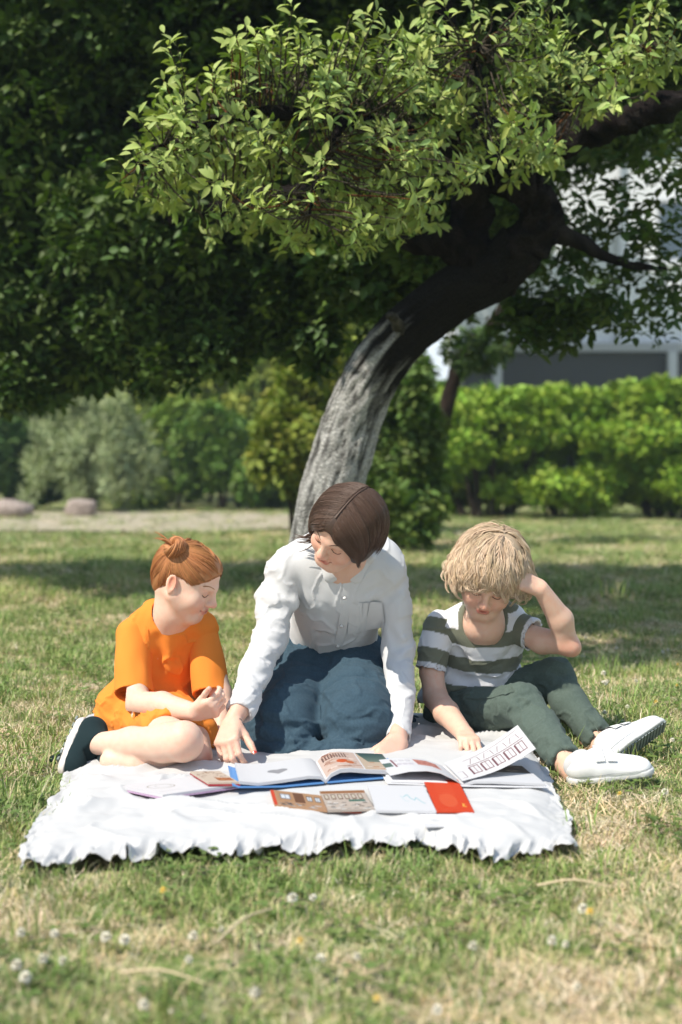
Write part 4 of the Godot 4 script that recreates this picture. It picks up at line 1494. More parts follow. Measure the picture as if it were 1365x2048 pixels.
	var garment := piece("shirt", shirt, mats["white_cotton"], o)
	# collar leaves, placket, pocket and buttons
	var c := Sdf.new()
	var neck := Vector3(0.010, 0.537, -3.880)
	var lay_on := func(p: Vector3) -> Vector3: return s.settle(p, 0.005)
	var facing := Vector3(0, -0.3, 0.95)
	for e: Array in [[Vector3(-0.063, 0.534, -3.840), Vector3(-0.038, 0.466, -3.780), Vector3(-0.003, 0.502, -3.800)], [Vector3(0.085, 0.533, -3.850), Vector3(0.049, 0.466, -3.780), Vector3(0.015, 0.499, -3.800)]]:
		var a0: Vector3 = lay_on.call(e[0])
		var tip: Vector3 = lay_on.call(e[1])
		var b0: Vector3 = lay_on.call(e[2])
		c.cap(a0 + Vector3(0, 0.004, 0), tip, 0.012, 0.005, 0.012, 0, facing, 0.4)
		c.cap(b0 + Vector3(0, 0.004, 0.003), tip, 0.012, 0.005, 0.014, 0, facing, 0.4)
		c.cap(a0.lerp(b0, 0.5) + Vector3(0, 0.002, 0.002), tip, 0.012, 0.005, 0.014, 0, facing, 0.4)
	c.chain([Vector3(-0.057, 0.529, -3.840), Vector3(-0.048, 0.548, -3.920), Vector3(0.010, 0.562, -3.970), Vector3(0.073, 0.548, -3.930), Vector3(0.081, 0.528, -3.850)], [0.011, 0.011, 0.011, 0.011, 0.011], 0.008)
	var leaf := Soup.new()
	c.mesh_into(leaf, 0.0036, neck - Vector3(0.13, 0.13, 0.14), neck + Vector3(0.13, 0.1, 0.17))
	leaf.smooth()
	piece("collar", leaf, mats["white_cotton"], garment)
	var b := Soup.new()
	var line := bez([Vector3(0.019, 0.486, -3.800), Vector3(0.015, 0.430, -3.820), Vector3(0.005, 0.351, -3.930), Vector3(-0.009, 0.264, -4.000)], 8)
	band(b, s, line, 0.0115, 0.0022, Vector3(0, 0, 1))
	b.smooth()
	piece("placket", b, mats["white_cotton"], garment)
	b = Soup.new()
	for k in 4:
		var u := k / 3.0
		band(b, s, PackedVector3Array([Vector3(0.031, 0.395, -3.850).lerp(Vector3(0.102, 0.384, -3.850), u), Vector3(0.032, 0.351, -3.900).lerp(Vector3(0.096, 0.343, -3.900), u), Vector3(0.030, 0.304, -3.950).lerp(Vector3(0.083, 0.295, -3.950), u)]), 0.0105, 0.0018, Vector3(0, 0, 1))
	b.smooth()
	piece("pocket", b, mats["white_cotton"], garment)
	for p: Vector3 in [Vector3(-0.035, 0.470, -3.780), Vector3(0.045, 0.470, -3.780), Vector3(0.010, 0.416, -3.850), Vector3(0.001, 0.344, -3.930), Vector3(-0.009, 0.281, -4.000)]:
		b = Soup.new()
		var at := s.settle(p, 0.0045)
		b.tube(PackedVector3Array([at, at + Vector3(0, -0.001, 0.0025)]), PackedFloat32Array([0.0048, 0.0044]), 10)
		piece("button", b, mats["button"], garment)
	say("woman shirt")

	# ---- trousers
	var t := Sdf.new()
	var gather := noise3(52, 1.0, 2)
	t.cap(Vector3(-0.030, 0.251, -4.140), Vector3(-0.033, 0.209, -4.170), 0.128, 0.138, 0.02, 0, fwd, 0.78)
	t.ell(Vector3(-0.046, 0.099, -4.240), Basis(), Vector3(0.2, 0.125, 0.17), 0.05)
	t.cap(Vector3(-0.112, 0.166, -4.140), Vector3(-0.155, 0.079, -3.800), 0.125, 0.098, 0.03)
	t.cap(Vector3(0.037, 0.174, -4.140), Vector3(0.045, 0.088, -3.790), 0.125, 0.1, 0.03)
	t.chain([Vector3(-0.256, 0.013, -3.960), Vector3(-0.218, 0.014, -3.800), Vector3(-0.135, 0.024, -3.720), Vector3(-0.056, 0.019, -3.700), Vector3(0.023, 0.024, -3.700), Vector3(0.110, 0.029, -3.780)], [0.034, 0.03, 0.027, 0.018, 0.026, 0.034], 0.05)
	t.chain([Vector3(0.112, 0.031, -3.850), Vector3(0.168, 0.019, -4.050), Vector3(0.222, -0.001, -4.200)], [0.05, 0.045, 0.03], 0.04)
	t.chain([Vector3(-0.251, 0.024, -4.000), Vector3(-0.283, 0.023, -4.200)], [0.045, 0.05], 0.05)
	t.cap(Vector3(-0.039, 0.002, -4.000), Vector3(-0.038, 0.008, -3.900), 0.07, 0.045, 0.03)
	# the groove between the legs
	t.cap(Vector3(-0.039, 0.106, -4.060), Vector3(-0.048, 0.014, -3.940), 0.07, 0.06, 0.03)
	for n in 11:
		var px := lerpf(-0.125, 0.085, n / 10.0)
		var sway := (px + 0.02) * 0.25
		t.crease([Vector3(px, 0.285, -3.98), Vector3(px + sway * 0.6, 0.255, -3.96), Vector3(px + sway, 0.215 - 0.02 * (n % 3), -3.92)], 0.005, 0.015)
	for e: Array in [[Vector3(-0.215, 0.104, -3.750), Vector3(-0.160, 0.090, -3.700), Vector3(-0.095, 0.094, -3.720)], [Vector3(-0.201, 0.059, -3.720), Vector3(-0.140, 0.049, -3.680), Vector3(-0.075, 0.058, -3.700)], [Vector3(0.010, 0.078, -3.680), Vector3(0.062, 0.054, -3.680), Vector3(0.112, 0.065, -3.720)], [Vector3(0.023, 0.113, -3.700), Vector3(0.056, 0.124, -3.700), Vector3(0.095, 0.102, -3.720)], [Vector3(-0.112, 0.182, -3.850), Vector3(-0.058, 0.160, -3.860), Vector3(-0.031, 0.115, -3.840)], [Vector3(0.078, 0.175, -3.850), Vector3(0.024, 0.167, -3.860), Vector3(-0.024, 0.139, -3.860)]]:
		t.crease(e, 0.005, 0.018)
	t.folds = func(p: Vector3) -> float:
		var gathered := smoothstep(0.23, 0.3, p.y)
		var low := smoothstep(0.12, 0.02, p.y)
		var f := gather.get_noise_3d(p.x * 22.0, p.y * 3.0, p.z * 6.0) * gathered * 1.1
		f += gather.get_noise_3d(p.x * 5.0 + p.z * 4.0, p.y * 6.0 - p.z * 4.0, p.z * 5.0) * (1.0 - gathered) * 0.8
		f += gather.get_noise_3d(p.x * 9.0 + 7.0, p.y * 22.0, p.z * 9.0) * low * 0.9
		f = 0.7 * f - 0.45 * pow(maxf(0.0, 1.0 - 5.0 * absf(f)), 2.0) * (0.3 + 0.6 * low + 0.4 * gathered)
		f -= 0.3 * pow(maxf(0.0, 1.0 - 5.0 * absf(gather.get_noise_3d(p.x * 7.0 + 3.0, p.y * 9.0 + p.x * 5.0, p.z * 7.0))), 2.0) * (1.0 - 0.5 * gathered)
		return f * 0.02
	t.fold_most = 0.02
	t.plane(Vector3(0, 0.012, 0), Vector3(0, -1, 0), 2)
	var legs := Soup.new()
	t.mesh_into(legs, 0.0058, Vector3(-0.36, 0.0, -4.46), Vector3(0.28, 0.36, -3.58))
	legs.smooth()
	var trousers := piece("trousers", legs, mats["blue_denim"], o)
	b = Soup.new()
	for e: Array in [[Vector3(0.023, 0.163, -3.780), Vector3(0.063, 0.156, -3.760), Vector3(0.099, 0.104, -3.750), Vector3(0.092, 0.038, -3.750)], [Vector3(-0.085, 0.141, -3.850), Vector3(-0.046, 0.122, -3.800), Vector3(-0.040, 0.079, -3.740), Vector3(-0.049, 0.030, -3.720)]]:
		band(b, t, bez(e, 8), 0.0022, 0.0014, Vector3(0, 0, 1))
	b.smooth()
	piece("seam", b, mats["blue_denim"], trousers)
	# a small line drawing inked on the forearm
	b = Soup.new()
	var mark := [Vector3(-0.255, 0.147, -3.600), Vector3(-0.245, 0.152, -3.600), Vector3(-0.240, 0.142, -3.600), Vector3(-0.250, 0.136, -3.600), Vector3(-0.258, 0.126, -3.600), Vector3(-0.248, 0.124, -3.600), Vector3(-0.240, 0.131, -3.600), Vector3(-0.236, 0.144, -3.600)]
	var drawn := PackedVector3Array()
	for p: Vector3 in bez(mark, 4):
		drawn.append(a.settle(p + Vector3(-0.004, -0.012, 0), 0.0004))
	b.tube(drawn, ramp([0.0009, 0.0009], drawn.size() - 1), 4)
	piece("tattoo", b, mats["ink"], o)
	say("woman trousers")

	# ---- hair: a bob parted in the middle
	var r := RandomNumberGenerator.new()
	r.seed = 31
	var g := Sdf.new()
	var hb := hx.basis
	var k := 0.92
	var q := func(x: float, y: float, z: float) -> Vector3: return hx * (Vector3(x, y, z) * k)
	g.ell(q.call(0, 0.034, -0.018), hb, Vector3(0.083, 0.092, 0.102) * k, 0.01)
	g.ell(q.call(0, 0.042, 0.04), hb, Vector3(0.068, 0.062, 0.06) * k, 0.02)
	# her left side falls from the parting over temple, ear and jaw
	g.ell(q.call(0.055, 0.005, -0.012), hb * Basis(Vector3.UP, 0.1), Vector3(0.034, 0.09, 0.078) * k, 0.03)
	g.ell(q.call(0.054, -0.062, -0.03), hb, Vector3(0.026, 0.05, 0.05) * k, 0.03)
	g.ell(q.call(-0.066, 0.0, -0.015), hb, Vector3(0.028, 0.08, 0.075) * k, 0.03)
	g.ell(q.call(-0.06, -0.06, -0.045), hb, Vector3(0.026, 0.05, 0.05) * k, 0.03)
	g.ell(q.call(0, -0.03, -0.075), hb, Vector3(0.075, 0.085, 0.045) * k, 0.04)
	# the face
	g.ell(q.call(-0.004, -0.075, 0.1), hb, Vector3(0.066, 0.104, 0.072) * k, 0.012, 1)
	g.ell(q.call(-0.012, -0.03, 0.11), hb * Basis(Vector3.BACK, -0.15), Vector3(0.034, 0.084, 0.07) * k, 0.012, 1)
	var cap := Soup.new()
	cap.colored = true
	var deep := Color(0.55, 0.55, 0.55)
	g.mesh_into(cap, 0.0042, hx.origin - Vector3(0.18, 0.2, 0.2), hx.origin + Vector3(0.18, 0.18, 0.17), func(_p: Vector3) -> Color: return deep)
	cap.smooth()
	var list := g.all()
	var scalp := PackedVector3Array()
	for n in 14:
		var ang := lerpf(0.62, 2.1, n / 13.0)
		scalp.append(g.settle(q.call(0, 0.034 + 0.0925 * sin(ang), -0.018 + 0.1015 * cos(ang)), 0.0012, list))
	cap.tube(scalp, ramp([0.0025, 0.003, 0.003, 0.002], 5).slice(0, 14), 5, Color(7.0, 7.5, 8.0))
	for e: float in [-1.0, 1.0]:
		var flow := func(p: Vector3, tt: float) -> Vector3:
			var l := hx.affine_inverse() * p
			var down := hb * Vector3(e * 0.75, -0.55, 0.1 * (1.0 - tt) - 0.25 * tt * (1.0 if e < 0.0 else 0.4))
			var fall := Vector3(0, -0.8, 0) - hb.z * 0.25
			return down.lerp(fall, smoothstep(0.035, 0.085, absf(l.x)) * 0.75)
		for n in 150:
			var ang := lerpf(0.28, 2.6, (n + r.randf()) / 150.0)
			var p: Vector3 = q.call(e * r.randf_range(0.004, 0.008), 0.034 + 0.097 * sin(ang), -0.018 + 0.105 * cos(ang))
			var v := r.randf_range(0.45, 2.1)
			lock(cap, g, list, p, flow, 12, r.randf_range(0.165, 0.215), 0.0008, r.randf_range(0.001, 0.007), 11, 0.006, r.randf_range(0.0005, 0.001), Color(v * r.randf_range(0.95, 1.2), v, v * 0.95), r, r.randf_range(0.0, 0.0016), 0.6)
	# wisps that stick out at her right collar
	for n in 26:
		var p: Vector3 = q.call(-0.075 + r.randf_range(-0.01, 0.01), -0.06 + r.randf_range(-0.02, 0.02), -0.03)
		var tip := Vector3(-0.106, 0.580, -3.840) + Vector3(r.randfn() * 0.012, r.randfn() * 0.012, r.randfn() * 0.01)
		cap.tube(bez([p, p.lerp(tip, 0.6) + Vector3(0, -0.014, 0), tip], 4), ramp([0.0022, 0.0018, 0.0005], 4), 4, Color.WHITE * r.randf_range(0.8, 1.5), false)
	for n in 40:
		var p: Vector3 = g.settle(q.call(r.randf_range(-0.07, 0.07), 0.12, r.randf_range(-0.07, 0.05)), 0.0, list)
		var tip := p + Vector3(r.randfn() * 0.02, r.randf_range(-0.005, 0.014), r.randfn() * 0.015)
		cap.tube(bez([p, p.lerp(tip, 0.5) + Vector3(0, 0.006, 0), tip], 4), ramp([0.0004, 0.0003, 0.0002], 4), 3, Color.WHITE * 1.6, false)
	piece("hair", cap, mats["hair_woman"], o)
	say("woman hair")

# ------------------------------------------------------------------ the girl in the orange dress
func build_girl(o: Made) -> void:
	var skin := Color(0.73, 0.505, 0.39)
	var hx := Transform3D(aim(Vector3(0.88, -0.42, 0.27), Vector3(0.33, 0.92, 0.15)), Vector3(-0.424, 0.464, -3.900))
	var k := 0.89
	var body := Soup.new()
	body.colored = true
	var h := Sdf.new()
	h.base = skin
	head(h, hx, k, skin, true)
	h.cap(hx * Vector3(0, -0.045, -0.035), Vector3(-0.465, 0.371, -3.930), 0.043, 0.046, 0.025)
	h.cap(Vector3(-0.465, 0.371, -3.930), Vector3(-0.487, 0.318, -3.970), 0.048, 0.06, 0.03)
	h.mesh_into(body, 0.0029, hx.origin - Vector3(0.16, 0.19, 0.19), hx.origin + Vector3(0.14, 0.14, 0.15))
	# near arm: bent across the lap, thumb out; far arm: propped on the cloth
	var a := Sdf.new()
	a.base = skin
	var el := Vector3(-0.546, 0.135, -3.820)
	var wr := Vector3(-0.376, 0.140, -3.660)
	a.chain([Vector3(-0.585, 0.280, -3.940), Vector3(-0.574, 0.209, -3.900), el], [0.03, 0.032, 0.034], 0.01)
	a.chain([el, Vector3(-0.474, 0.144, -3.750), wr], [0.034, 0.0345, 0.0225], 0.012)
	var tips := hand(a, wr, Vector3(-0.309, 0.167, -3.600) - wr, Vector3(0.15, -0.25, 0.95), 1.0, 0.82, [[0.9, 1.0, 0.6], [1.1, 1.2, 0.7], [1.2, 1.2, 0.7], [1.2, 1.2, 0.7]], [0.95, 0.1, 0.1])
	for t in tips:
		a.paint(a.ell(t[0], Basis(), Vector3.ONE * 0.007, 0, 3), Color(skin.r, skin.g * 0.72, skin.b * 0.66, 0.7), 0.012)
	a.paint(a.ell(el, Basis(), Vector3.ONE * 0.02, 0, 3), Color(skin.r, skin.g * 0.78, skin.b * 0.72, 0.5), 0.03)
	a.mesh_into(body, 0.0034, Vector3(-0.561, 0.279, -3.550) - Vector3(0.02, 0.16, 0.4), Vector3(-0.270, 0.272, -3.600) + Vector3(0.02, 0.0, 0.12))
	var f := Sdf.new()
	f.base = skin
	var fw := Vector3(-0.329, 0.036, -3.840)
	f.chain([Vector3(-0.369, 0.275, -3.980), Vector3(-0.333, 0.142, -3.930)], [0.026, 0.031], 0.01)
	f.chain([Vector3(-0.333, 0.142, -3.930), Vector3(-0.326, 0.105, -3.900), fw], [0.031, 0.031, 0.021], 0.01)
	hand(f, fw, Vector3(-0.331, 0.024, -3.740) - fw, Vector3(0, 0.7, 0.7), -1.0, 0.8, [[0.2, 0.2, 0.1], [0.2, 0.2, 0.1], [0.25, 0.2, 0.1], [0.3, 0.2, 0.1]], [0.8, 0.3, 0.2])
	f.mesh_into(body, 0.0038, Vector3(-0.353, 0.234, -3.600) - Vector3(0.02, 0.2, 0.4), Vector3(-0.257, 0.234, -3.600) + Vector3(0.02, 0.0, 0.05))
	# legs folded to her right
	var l := Sdf.new()
	l.base = skin
	var kn := Vector3(-0.391, 0.095, -3.500)
	l.chain([Vector3(-0.562, 0.081, -4.000), Vector3(-0.466, 0.077, -3.720), kn], [0.056, 0.047, 0.045], 0.015)
	l.chain([kn, Vector3(-0.441, 0.084, -3.540), Vector3(-0.535, 0.066, -3.620), Vector3(-0.638, 0.055, -3.680)], [0.046, 0.046, 0.041, 0.028], 0.02)
	l.ell(kn + Vector3(0.004, 0.006, 0.012), Basis(), Vector3(0.04, 0.042, 0.042), 0.02)
	var kf := Vector3(-0.373, 0.039, -3.600)
	l.chain([Vector3(-0.501, 0.070, -4.020), Vector3(-0.409, 0.048, -3.800), kf], [0.062, 0.055, 0.045], 0.008)
	l.chain([kf, Vector3(-0.436, 0.029, -3.600), Vector3(-0.513, 0.024, -3.600), Vector3(-0.590, 0.023, -3.620)], [0.043, 0.042, 0.037, 0.028], 0.008)
	l.paint(l.ell(kf + Vector3(0.03, -0.012, 0.02), Basis(), Vector3.ONE * 0.016, 0, 3), Color(skin.r * 0.9, skin.g * 0.5, skin.b * 0.45, 0.75), 0.02)
	l.paint(l.ell(kn + Vector3(0.01, 0.0, 0.04), Basis(), Vector3.ONE * 0.02, 0, 3), Color(skin.r, skin.g * 0.85, skin.b * 0.8, 0.5), 0.03)
	l.mesh_into(body, 0.0044, Vector3(-0.637, 0.183, -3.450) - Vector3(0.02, 0.18, 0.65), Vector3(-0.291, 0.216, -3.400) + Vector3(0.03, 0.0, 0.06))
	var core := Sdf.new()
	core.base = skin
	core.cap(Vector3(-0.484, 0.317, -3.980), Vector3(-0.562, 0.093, -4.050), 0.06, 0.08)
	core.cap(Vector3(-0.569, 0.298, -3.960), Vector3(-0.392, 0.300, -4.000), 0.02, 0.02)
	core.mesh_into(body, 0.011, Vector3(-0.75, 0.0, -4.25), Vector3(-0.25, 0.5, -3.8))
	body.smooth()
	piece("body", body, mats["skin_girl"], o)
	face_hair(h, hx, k, o, mats["brow_girl"])

	# ---- dress
	var s := Sdf.new()
	var fwd := Vector3(0.4, -0.2, 0.88)
	var n1 := noise3(61, 1.0, 2)
	s.cap(Vector3(-0.484, 0.303, -3.980), Vector3(-0.540, 0.109, -4.040), 0.1, 0.116, 0.03, 0, fwd, 0.72)
	s.cap(Vector3(-0.571, 0.314, -3.960), Vector3(-0.387, 0.319, -4.000), 0.04, 0.04, 0.04)
	s.cap(Vector3(-0.513, 0.358, -3.960), Vector3(-0.438, 0.357, -3.970), 0.04, 0.04, 0.04)
	s.ell(Vector3(-0.563, 0.081, -4.040), aim(fwd, Vector3.UP), Vector3(0.14, 0.085, 0.125), 0.05)
	# skirt over the thighs
	s.cap(Vector3(-0.559, 0.085, -3.980), Vector3(-0.444, 0.081, -3.720), 0.08, 0.068, 0.03)
	s.cap(Vector3(-0.498, 0.076, -4.000), Vector3(-0.398, 0.057, -3.800), 0.078, 0.066, 0.03)
	# neckline and hem
	s.cap(Vector3(-0.468, 0.367, -3.930), hx * Vector3(0, -0.02, -0.01), 0.052, 0.07, 0.006, 1)
	s.cap(Vector3(-0.441, 0.379, -3.900), Vector3(-0.422, 0.380, -3.850), 0.045, 0.05, 0.01, 1)
	s.cap(Vector3(-0.389, 0.091, -3.500), Vector3(-0.453, 0.087, -3.630), 0.07, 0.064, 0.004, 1)
	s.cap(Vector3(-0.362, 0.045, -3.560), Vector3(-0.389, 0.047, -3.700), 0.066, 0.058, 0.004, 1)
	s.cap(Vector3(-0.641, 0.055, -3.680), Vector3(-0.441, 0.084, -3.540), 0.046, 0.058, 0.004, 1)
	s.plane(Vector3(0, 0.014, 0), Vector3(0, -1, 0), 2)
	for e: Array in [[Vector3(-0.505, 0.290, -3.860), Vector3(-0.479, 0.230, -3.850), Vector3(-0.451, 0.160, -3.860)], [Vector3(-0.497, 0.235, -3.860), Vector3(-0.486, 0.180, -3.860), Vector3(-0.483, 0.136, -3.880)], [Vector3(-0.396, 0.285, -3.900), Vector3(-0.412, 0.225, -3.880), Vector3(-0.438, 0.165, -3.870)], [Vector3(-0.648, 0.101, -3.920), Vector3(-0.583, 0.095, -3.860), Vector3(-0.514, 0.095, -3.800)], [Vector3(-0.634, 0.136, -3.920), Vector3(-0.593, 0.115, -3.880), Vector3(-0.546, 0.104, -3.840)], [Vector3(-0.485, 0.101, -3.680), Vector3(-0.437, 0.120, -3.660), Vector3(-0.394, 0.101, -3.680)]]:
		s.crease(e, 0.008, 0.03)
	s.folds = func(p: Vector3) -> float:
		var q := n1.get_noise_3d(p.x * 7.0 + p.y * 4.0, p.y * 4.5 - p.x * 3.0, p.z * 6.0)
		q += 0.5 * n1.get_noise_3d(p.x * 14.0, p.y * 9.0 + 40.0, p.z * 12.0)
		var low := smoothstep(0.16, 0.08, p.y)
		q += 0.8 * low * n1.get_noise_3d(p.x * 8.0, p.y * 26.0 + p.x * 14.0, p.z * 8.0)
		return (0.7 * q - 0.5 * pow(maxf(0.0, 1.0 - 5.0 * absf(q)), 2.0)) * 0.011
	s.fold_most = 0.011
	var dress := Soup.new()
	# wide sleeves with straight ends
	var sleeve := Sdf.new()
	sleeve.fold_most = 0.006
	sleeve.folds = func(p: Vector3) -> float: return n1.get_noise_3d(p.x * 9.0, p.y * 4.0, p.z * 9.0) * 0.006
	sleeve.cap(Vector3(-0.580, 0.309, -3.950), Vector3(-0.565, 0.139, -3.860), 0.047, 0.056, 0.025)
	sleeve.hem(Vector3(-0.567, 0.153, -3.870), Vector3(-0.565, 0.139, -3.860) - Vector3(-0.580, 0.309, -3.950) + Vector3(0, 0, 0.02), 0.046, 0.06, 0.1)
	sleeve.mesh_into(dress, 0.0047, Vector3(-0.651, 0.383, -3.750) - Vector3(0.02, 0.28, 0.34), Vector3(-0.453, 0.383, -3.750) + Vector3(0.02, 0.02, 0.05))
	sleeve = Sdf.new()
	sleeve.fold_most = 0.006
	sleeve.folds = func(p: Vector3) -> float: return n1.get_noise_3d(p.x * 9.0, p.y * 4.0, p.z * 9.0) * 0.006
	sleeve.cap(Vector3(-0.390, 0.317, -4.000), Vector3(-0.359, 0.130, -3.930), 0.043, 0.053, 0.025)
	sleeve.hem(Vector3(-0.361, 0.142, -3.935), Vector3(-0.359, 0.130, -3.930) - Vector3(-0.390, 0.317, -4.000) + Vector3(-0.02, 0, 0.03), 0.043, 0.06, 0.1)
	sleeve.mesh_into(dress, 0.0047, Vector3(-0.459, 0.378, -3.800) - Vector3(0.02, 0.28, 0.34), Vector3(-0.271, 0.378, -3.800) + Vector3(0.02, 0.02, 0.05))
	s.mesh_into(dress, 0.0047, Vector3(-0.76, 0.0, -4.26), Vector3(-0.24, 0.45, -3.6))
	dress.smooth()
	var garment := piece("dress", dress, mats["orange_linen"], o)
	# sewn edge round the neckline and a seam at the sleeve head
	var b := Soup.new()
	band(b, s, bez([Vector3(-0.537, 0.337, -3.900), Vector3(-0.537, 0.290, -3.860), Vector3(-0.519, 0.238, -3.840), Vector3(-0.501, 0.182, -3.830)], 6), 0.0025, 0.001, Vector3(0.2, 0, 1))
	b.smooth()
	piece("seam", b, mats["orange_linen"], garment)
	say("girl dress")

	# ---- sock boots
	sock_boot(o, Vector3(-0.673, 0.051, -3.700), Vector3(-0.2, -0.62, 0.76), Vector3(1.0, 0.12, -0.05), Vector3(-0.624, 0.057, -3.670), 0.92)
	sock_boot(o, Vector3(-0.727, -0.020, -3.860), Vector3(-0.55, -0.2, 0.6), Vector3(0.75, 0.25, -0.6), Vector3(-0.577, 0.023, -3.620), 0.92)

	# ---- hair pulled back into a bun
	var r := RandomNumberGenerator.new()
	r.seed = 32
	var g := Sdf.new()
	var hb := hx.basis
	var q := func(x: float, y: float, z: float) -> Vector3: return hx * (Vector3(x, y, z) * k)
	g.ell(q.call(0, 0.033, -0.018), hb, Vector3(0.08, 0.088, 0.1) * k, 0.01)
	g.ell(q.call(0, 0.041, 0.04), hb, Vector3(0.067, 0.062, 0.058) * k, 0.02)
	g.ell(q.call(0, -0.02, -0.07), hb, Vector3(0.052, 0.06, 0.036) * k, 0.03)
	# the hairline: forehead, temples and round the ears
	g.ell(q.call(0, -0.062, 0.1), hb, Vector3(0.085, 0.119, 0.082) * k, 0.012, 1)
	for e: float in [-1.0, 1.0]:
		g.ell(q.call(e * 0.08, -0.032, 0.012), hb, Vector3(0.05, 0.052, 0.046) * k, 0.012, 1)
	var bun: Vector3 = q.call(-0.052, 0.108, -0.062)
	var cap := Soup.new()
	cap.colored = true
	g.mesh_into(cap, 0.0038, hx.origin - Vector3(0.14, 0.16, 0.14), hx.origin + Vector3(0.14, 0.13, 0.14), func(_p: Vector3) -> Color: return Color(0.8, 0.8, 0.8))
	cap.smooth()
	var list := g.all()
	for e: float in [-1.0, 1.0]:
		var knot: Vector3 = q.call(e * 0.056, 0.088 if e < 0.0 else 0.066, -0.045)
		var flow := func(p: Vector3, _t: float) -> Vector3: return knot - p
		for n in 300:
			var ray := Vector3(e * absf(r.randfn()), r.randfn() * 0.9 + 0.3, r.randfn() - 0.15).normalized()
			var p: Vector3 = q.call(ray.x * 0.08, 0.02 + ray.y * 0.09, ray.z * 0.105)
			p = g.settle(p, 0.0005, list)
			if p.distance_to(hx.origin) > 0.13 or absf(g.eval(p, list)) > 0.003:
				continue
			var v := r.randf_range(0.55, 1.5)
			lock(cap, g, list, p, flow, 9, minf(p.distance_to(knot) * 0.97, 0.16), 0.0004, 0.002, 11, 0.006, r.randf_range(0.0005, 0.0009), Color(v, v * r.randf_range(0.85, 1.05), v * 0.85), r)
		# the coil of the bun
		var turn := aim((knot - hx.origin).normalized() - hb.z * 0.5 + hb.x * e * 0.4, hb.z)
		var centre := knot + turn.z * 0.012
		for n in 300:
			var pts := PackedVector3Array()
			var start := r.randf() * TAU
			var ring := r.randf_range(0.4, 1.0)
			var tube := r.randf() * TAU
			for j in 13:
				var ang := start + j * 0.2
				var big := 0.0205 * (0.55 + 0.45 * ring)
				var small := 0.0135 * ring
				var tw := tube + j * 0.22
				pts.append(centre + (turn.x * cos(ang) + turn.y * sin(ang)) * (big + small * cos(tw)) + turn.z * (small * sin(tw) * 1.3 + 0.01 * (1.0 - ring)))
			var v := r.randf_range(0.6, 1.7)
			cap.tube(pts, ramp([0.0009, 0.0018, 0.0018, 0.0007], 4), 4, Color(v, v * r.randf_range(0.85, 1.05), v * 0.85), false)
		for n in 9:
			var tip := centre - hb.z * r.randf_range(0.03, 0.05) + turn.z * r.randf_range(0.0, 0.02) + Vector3(r.randfn(), r.randfn(), r.randfn()) * 0.006
			cap.tube(bez([centre, centre.lerp(tip, 0.6) + hb.y * 0.005, tip], 4), ramp([0.003, 0.002, 0.0006], 4), 4, Color.WHITE * r.randf_range(0.8, 1.3), false)
	piece("hair", cap, mats["hair_girl"], o)
	say("girl hair")


# a knitted boot with a pale rubber sole; toe = way the toes point, up = from the sole to the ankle
func sock_boot(person: Made, at: Vector3, toe: Vector3, up: Vector3, ankle: Vector3, k: float) -> void:
	var b := aim(toe, up)
	var x := Transform3D(b, at)
	var s := Sdf.new()
	s.cap(x * Vector3(0, 0.01, -0.05) , x * (Vector3(0, 0.0, 0.08) * k), 0.036 * k, 0.031 * k, 0.02)
	s.cap(x * (Vector3(0, 0.0, 0.02) * k), x * (Vector3(0, 0.0, 0.085) * k), 0.036 * k, 0.031 * k, 0.02)
	s.cap(x * (Vector3(0, 0.01, -0.035) * k), ankle, 0.037 * k, 0.033 * k, 0.03)
	s.slab(x * Vector3(0, -0.08, 0), b, Vector3(0.1, 0.058, 0.2), 0.001, 0.004, 1)
	s.hem(ankle, ankle - x * (Vector3(0, 0.01, -0.035) * k), 0.029, 0.01, 0.05)
	var m := Soup.new()
	s.mesh_into(m, 0.0042, at - Vector3.ONE * 0.17, at + Vector3.ONE * 0.17)
	m.smooth()
	var boot := piece("boot", m, mats["dark_knit"], person)
	var e := Sdf.new()
	e.cap(x * (Vector3(0, -0.02, -0.052) * k), x * (Vector3(0, -0.02, 0.01) * k), 0.034 * k, 0.033 * k, 0.01)
	e.cap(x * (Vector3(0, -0.02, 0.01) * k), x * (Vector3(0, -0.014, 0.088) * k), 0.033 * k, 0.032 * k, 0.02)
	e.slab(x * Vector3(0, 0.046, 0), b, Vector3(0.1, 0.06, 0.2), 0.001, 0.003, 1)
	e.slab(x * Vector3(0, -0.098, 0), b, Vector3(0.1, 0.06, 0.2), 0.001, 0.003, 1)
	m = Soup.new()
	e.mesh_into(m, 0.004, at - Vector3.ONE * 0.17, at + Vector3.ONE * 0.17)
	m.smooth()
	piece("sole", m, mats["shoe_rubber"], boot)
	m = Soup.new()
	for j in 7:
		var z := (-0.07 + j * 0.025) * k
		m.box(Transform3D(b, x * Vector3(0, -0.0395, z)), Vector3(0.024, 0.0025, 0.006))
	piece("tread", m, mats["grey_rubber"], boot)

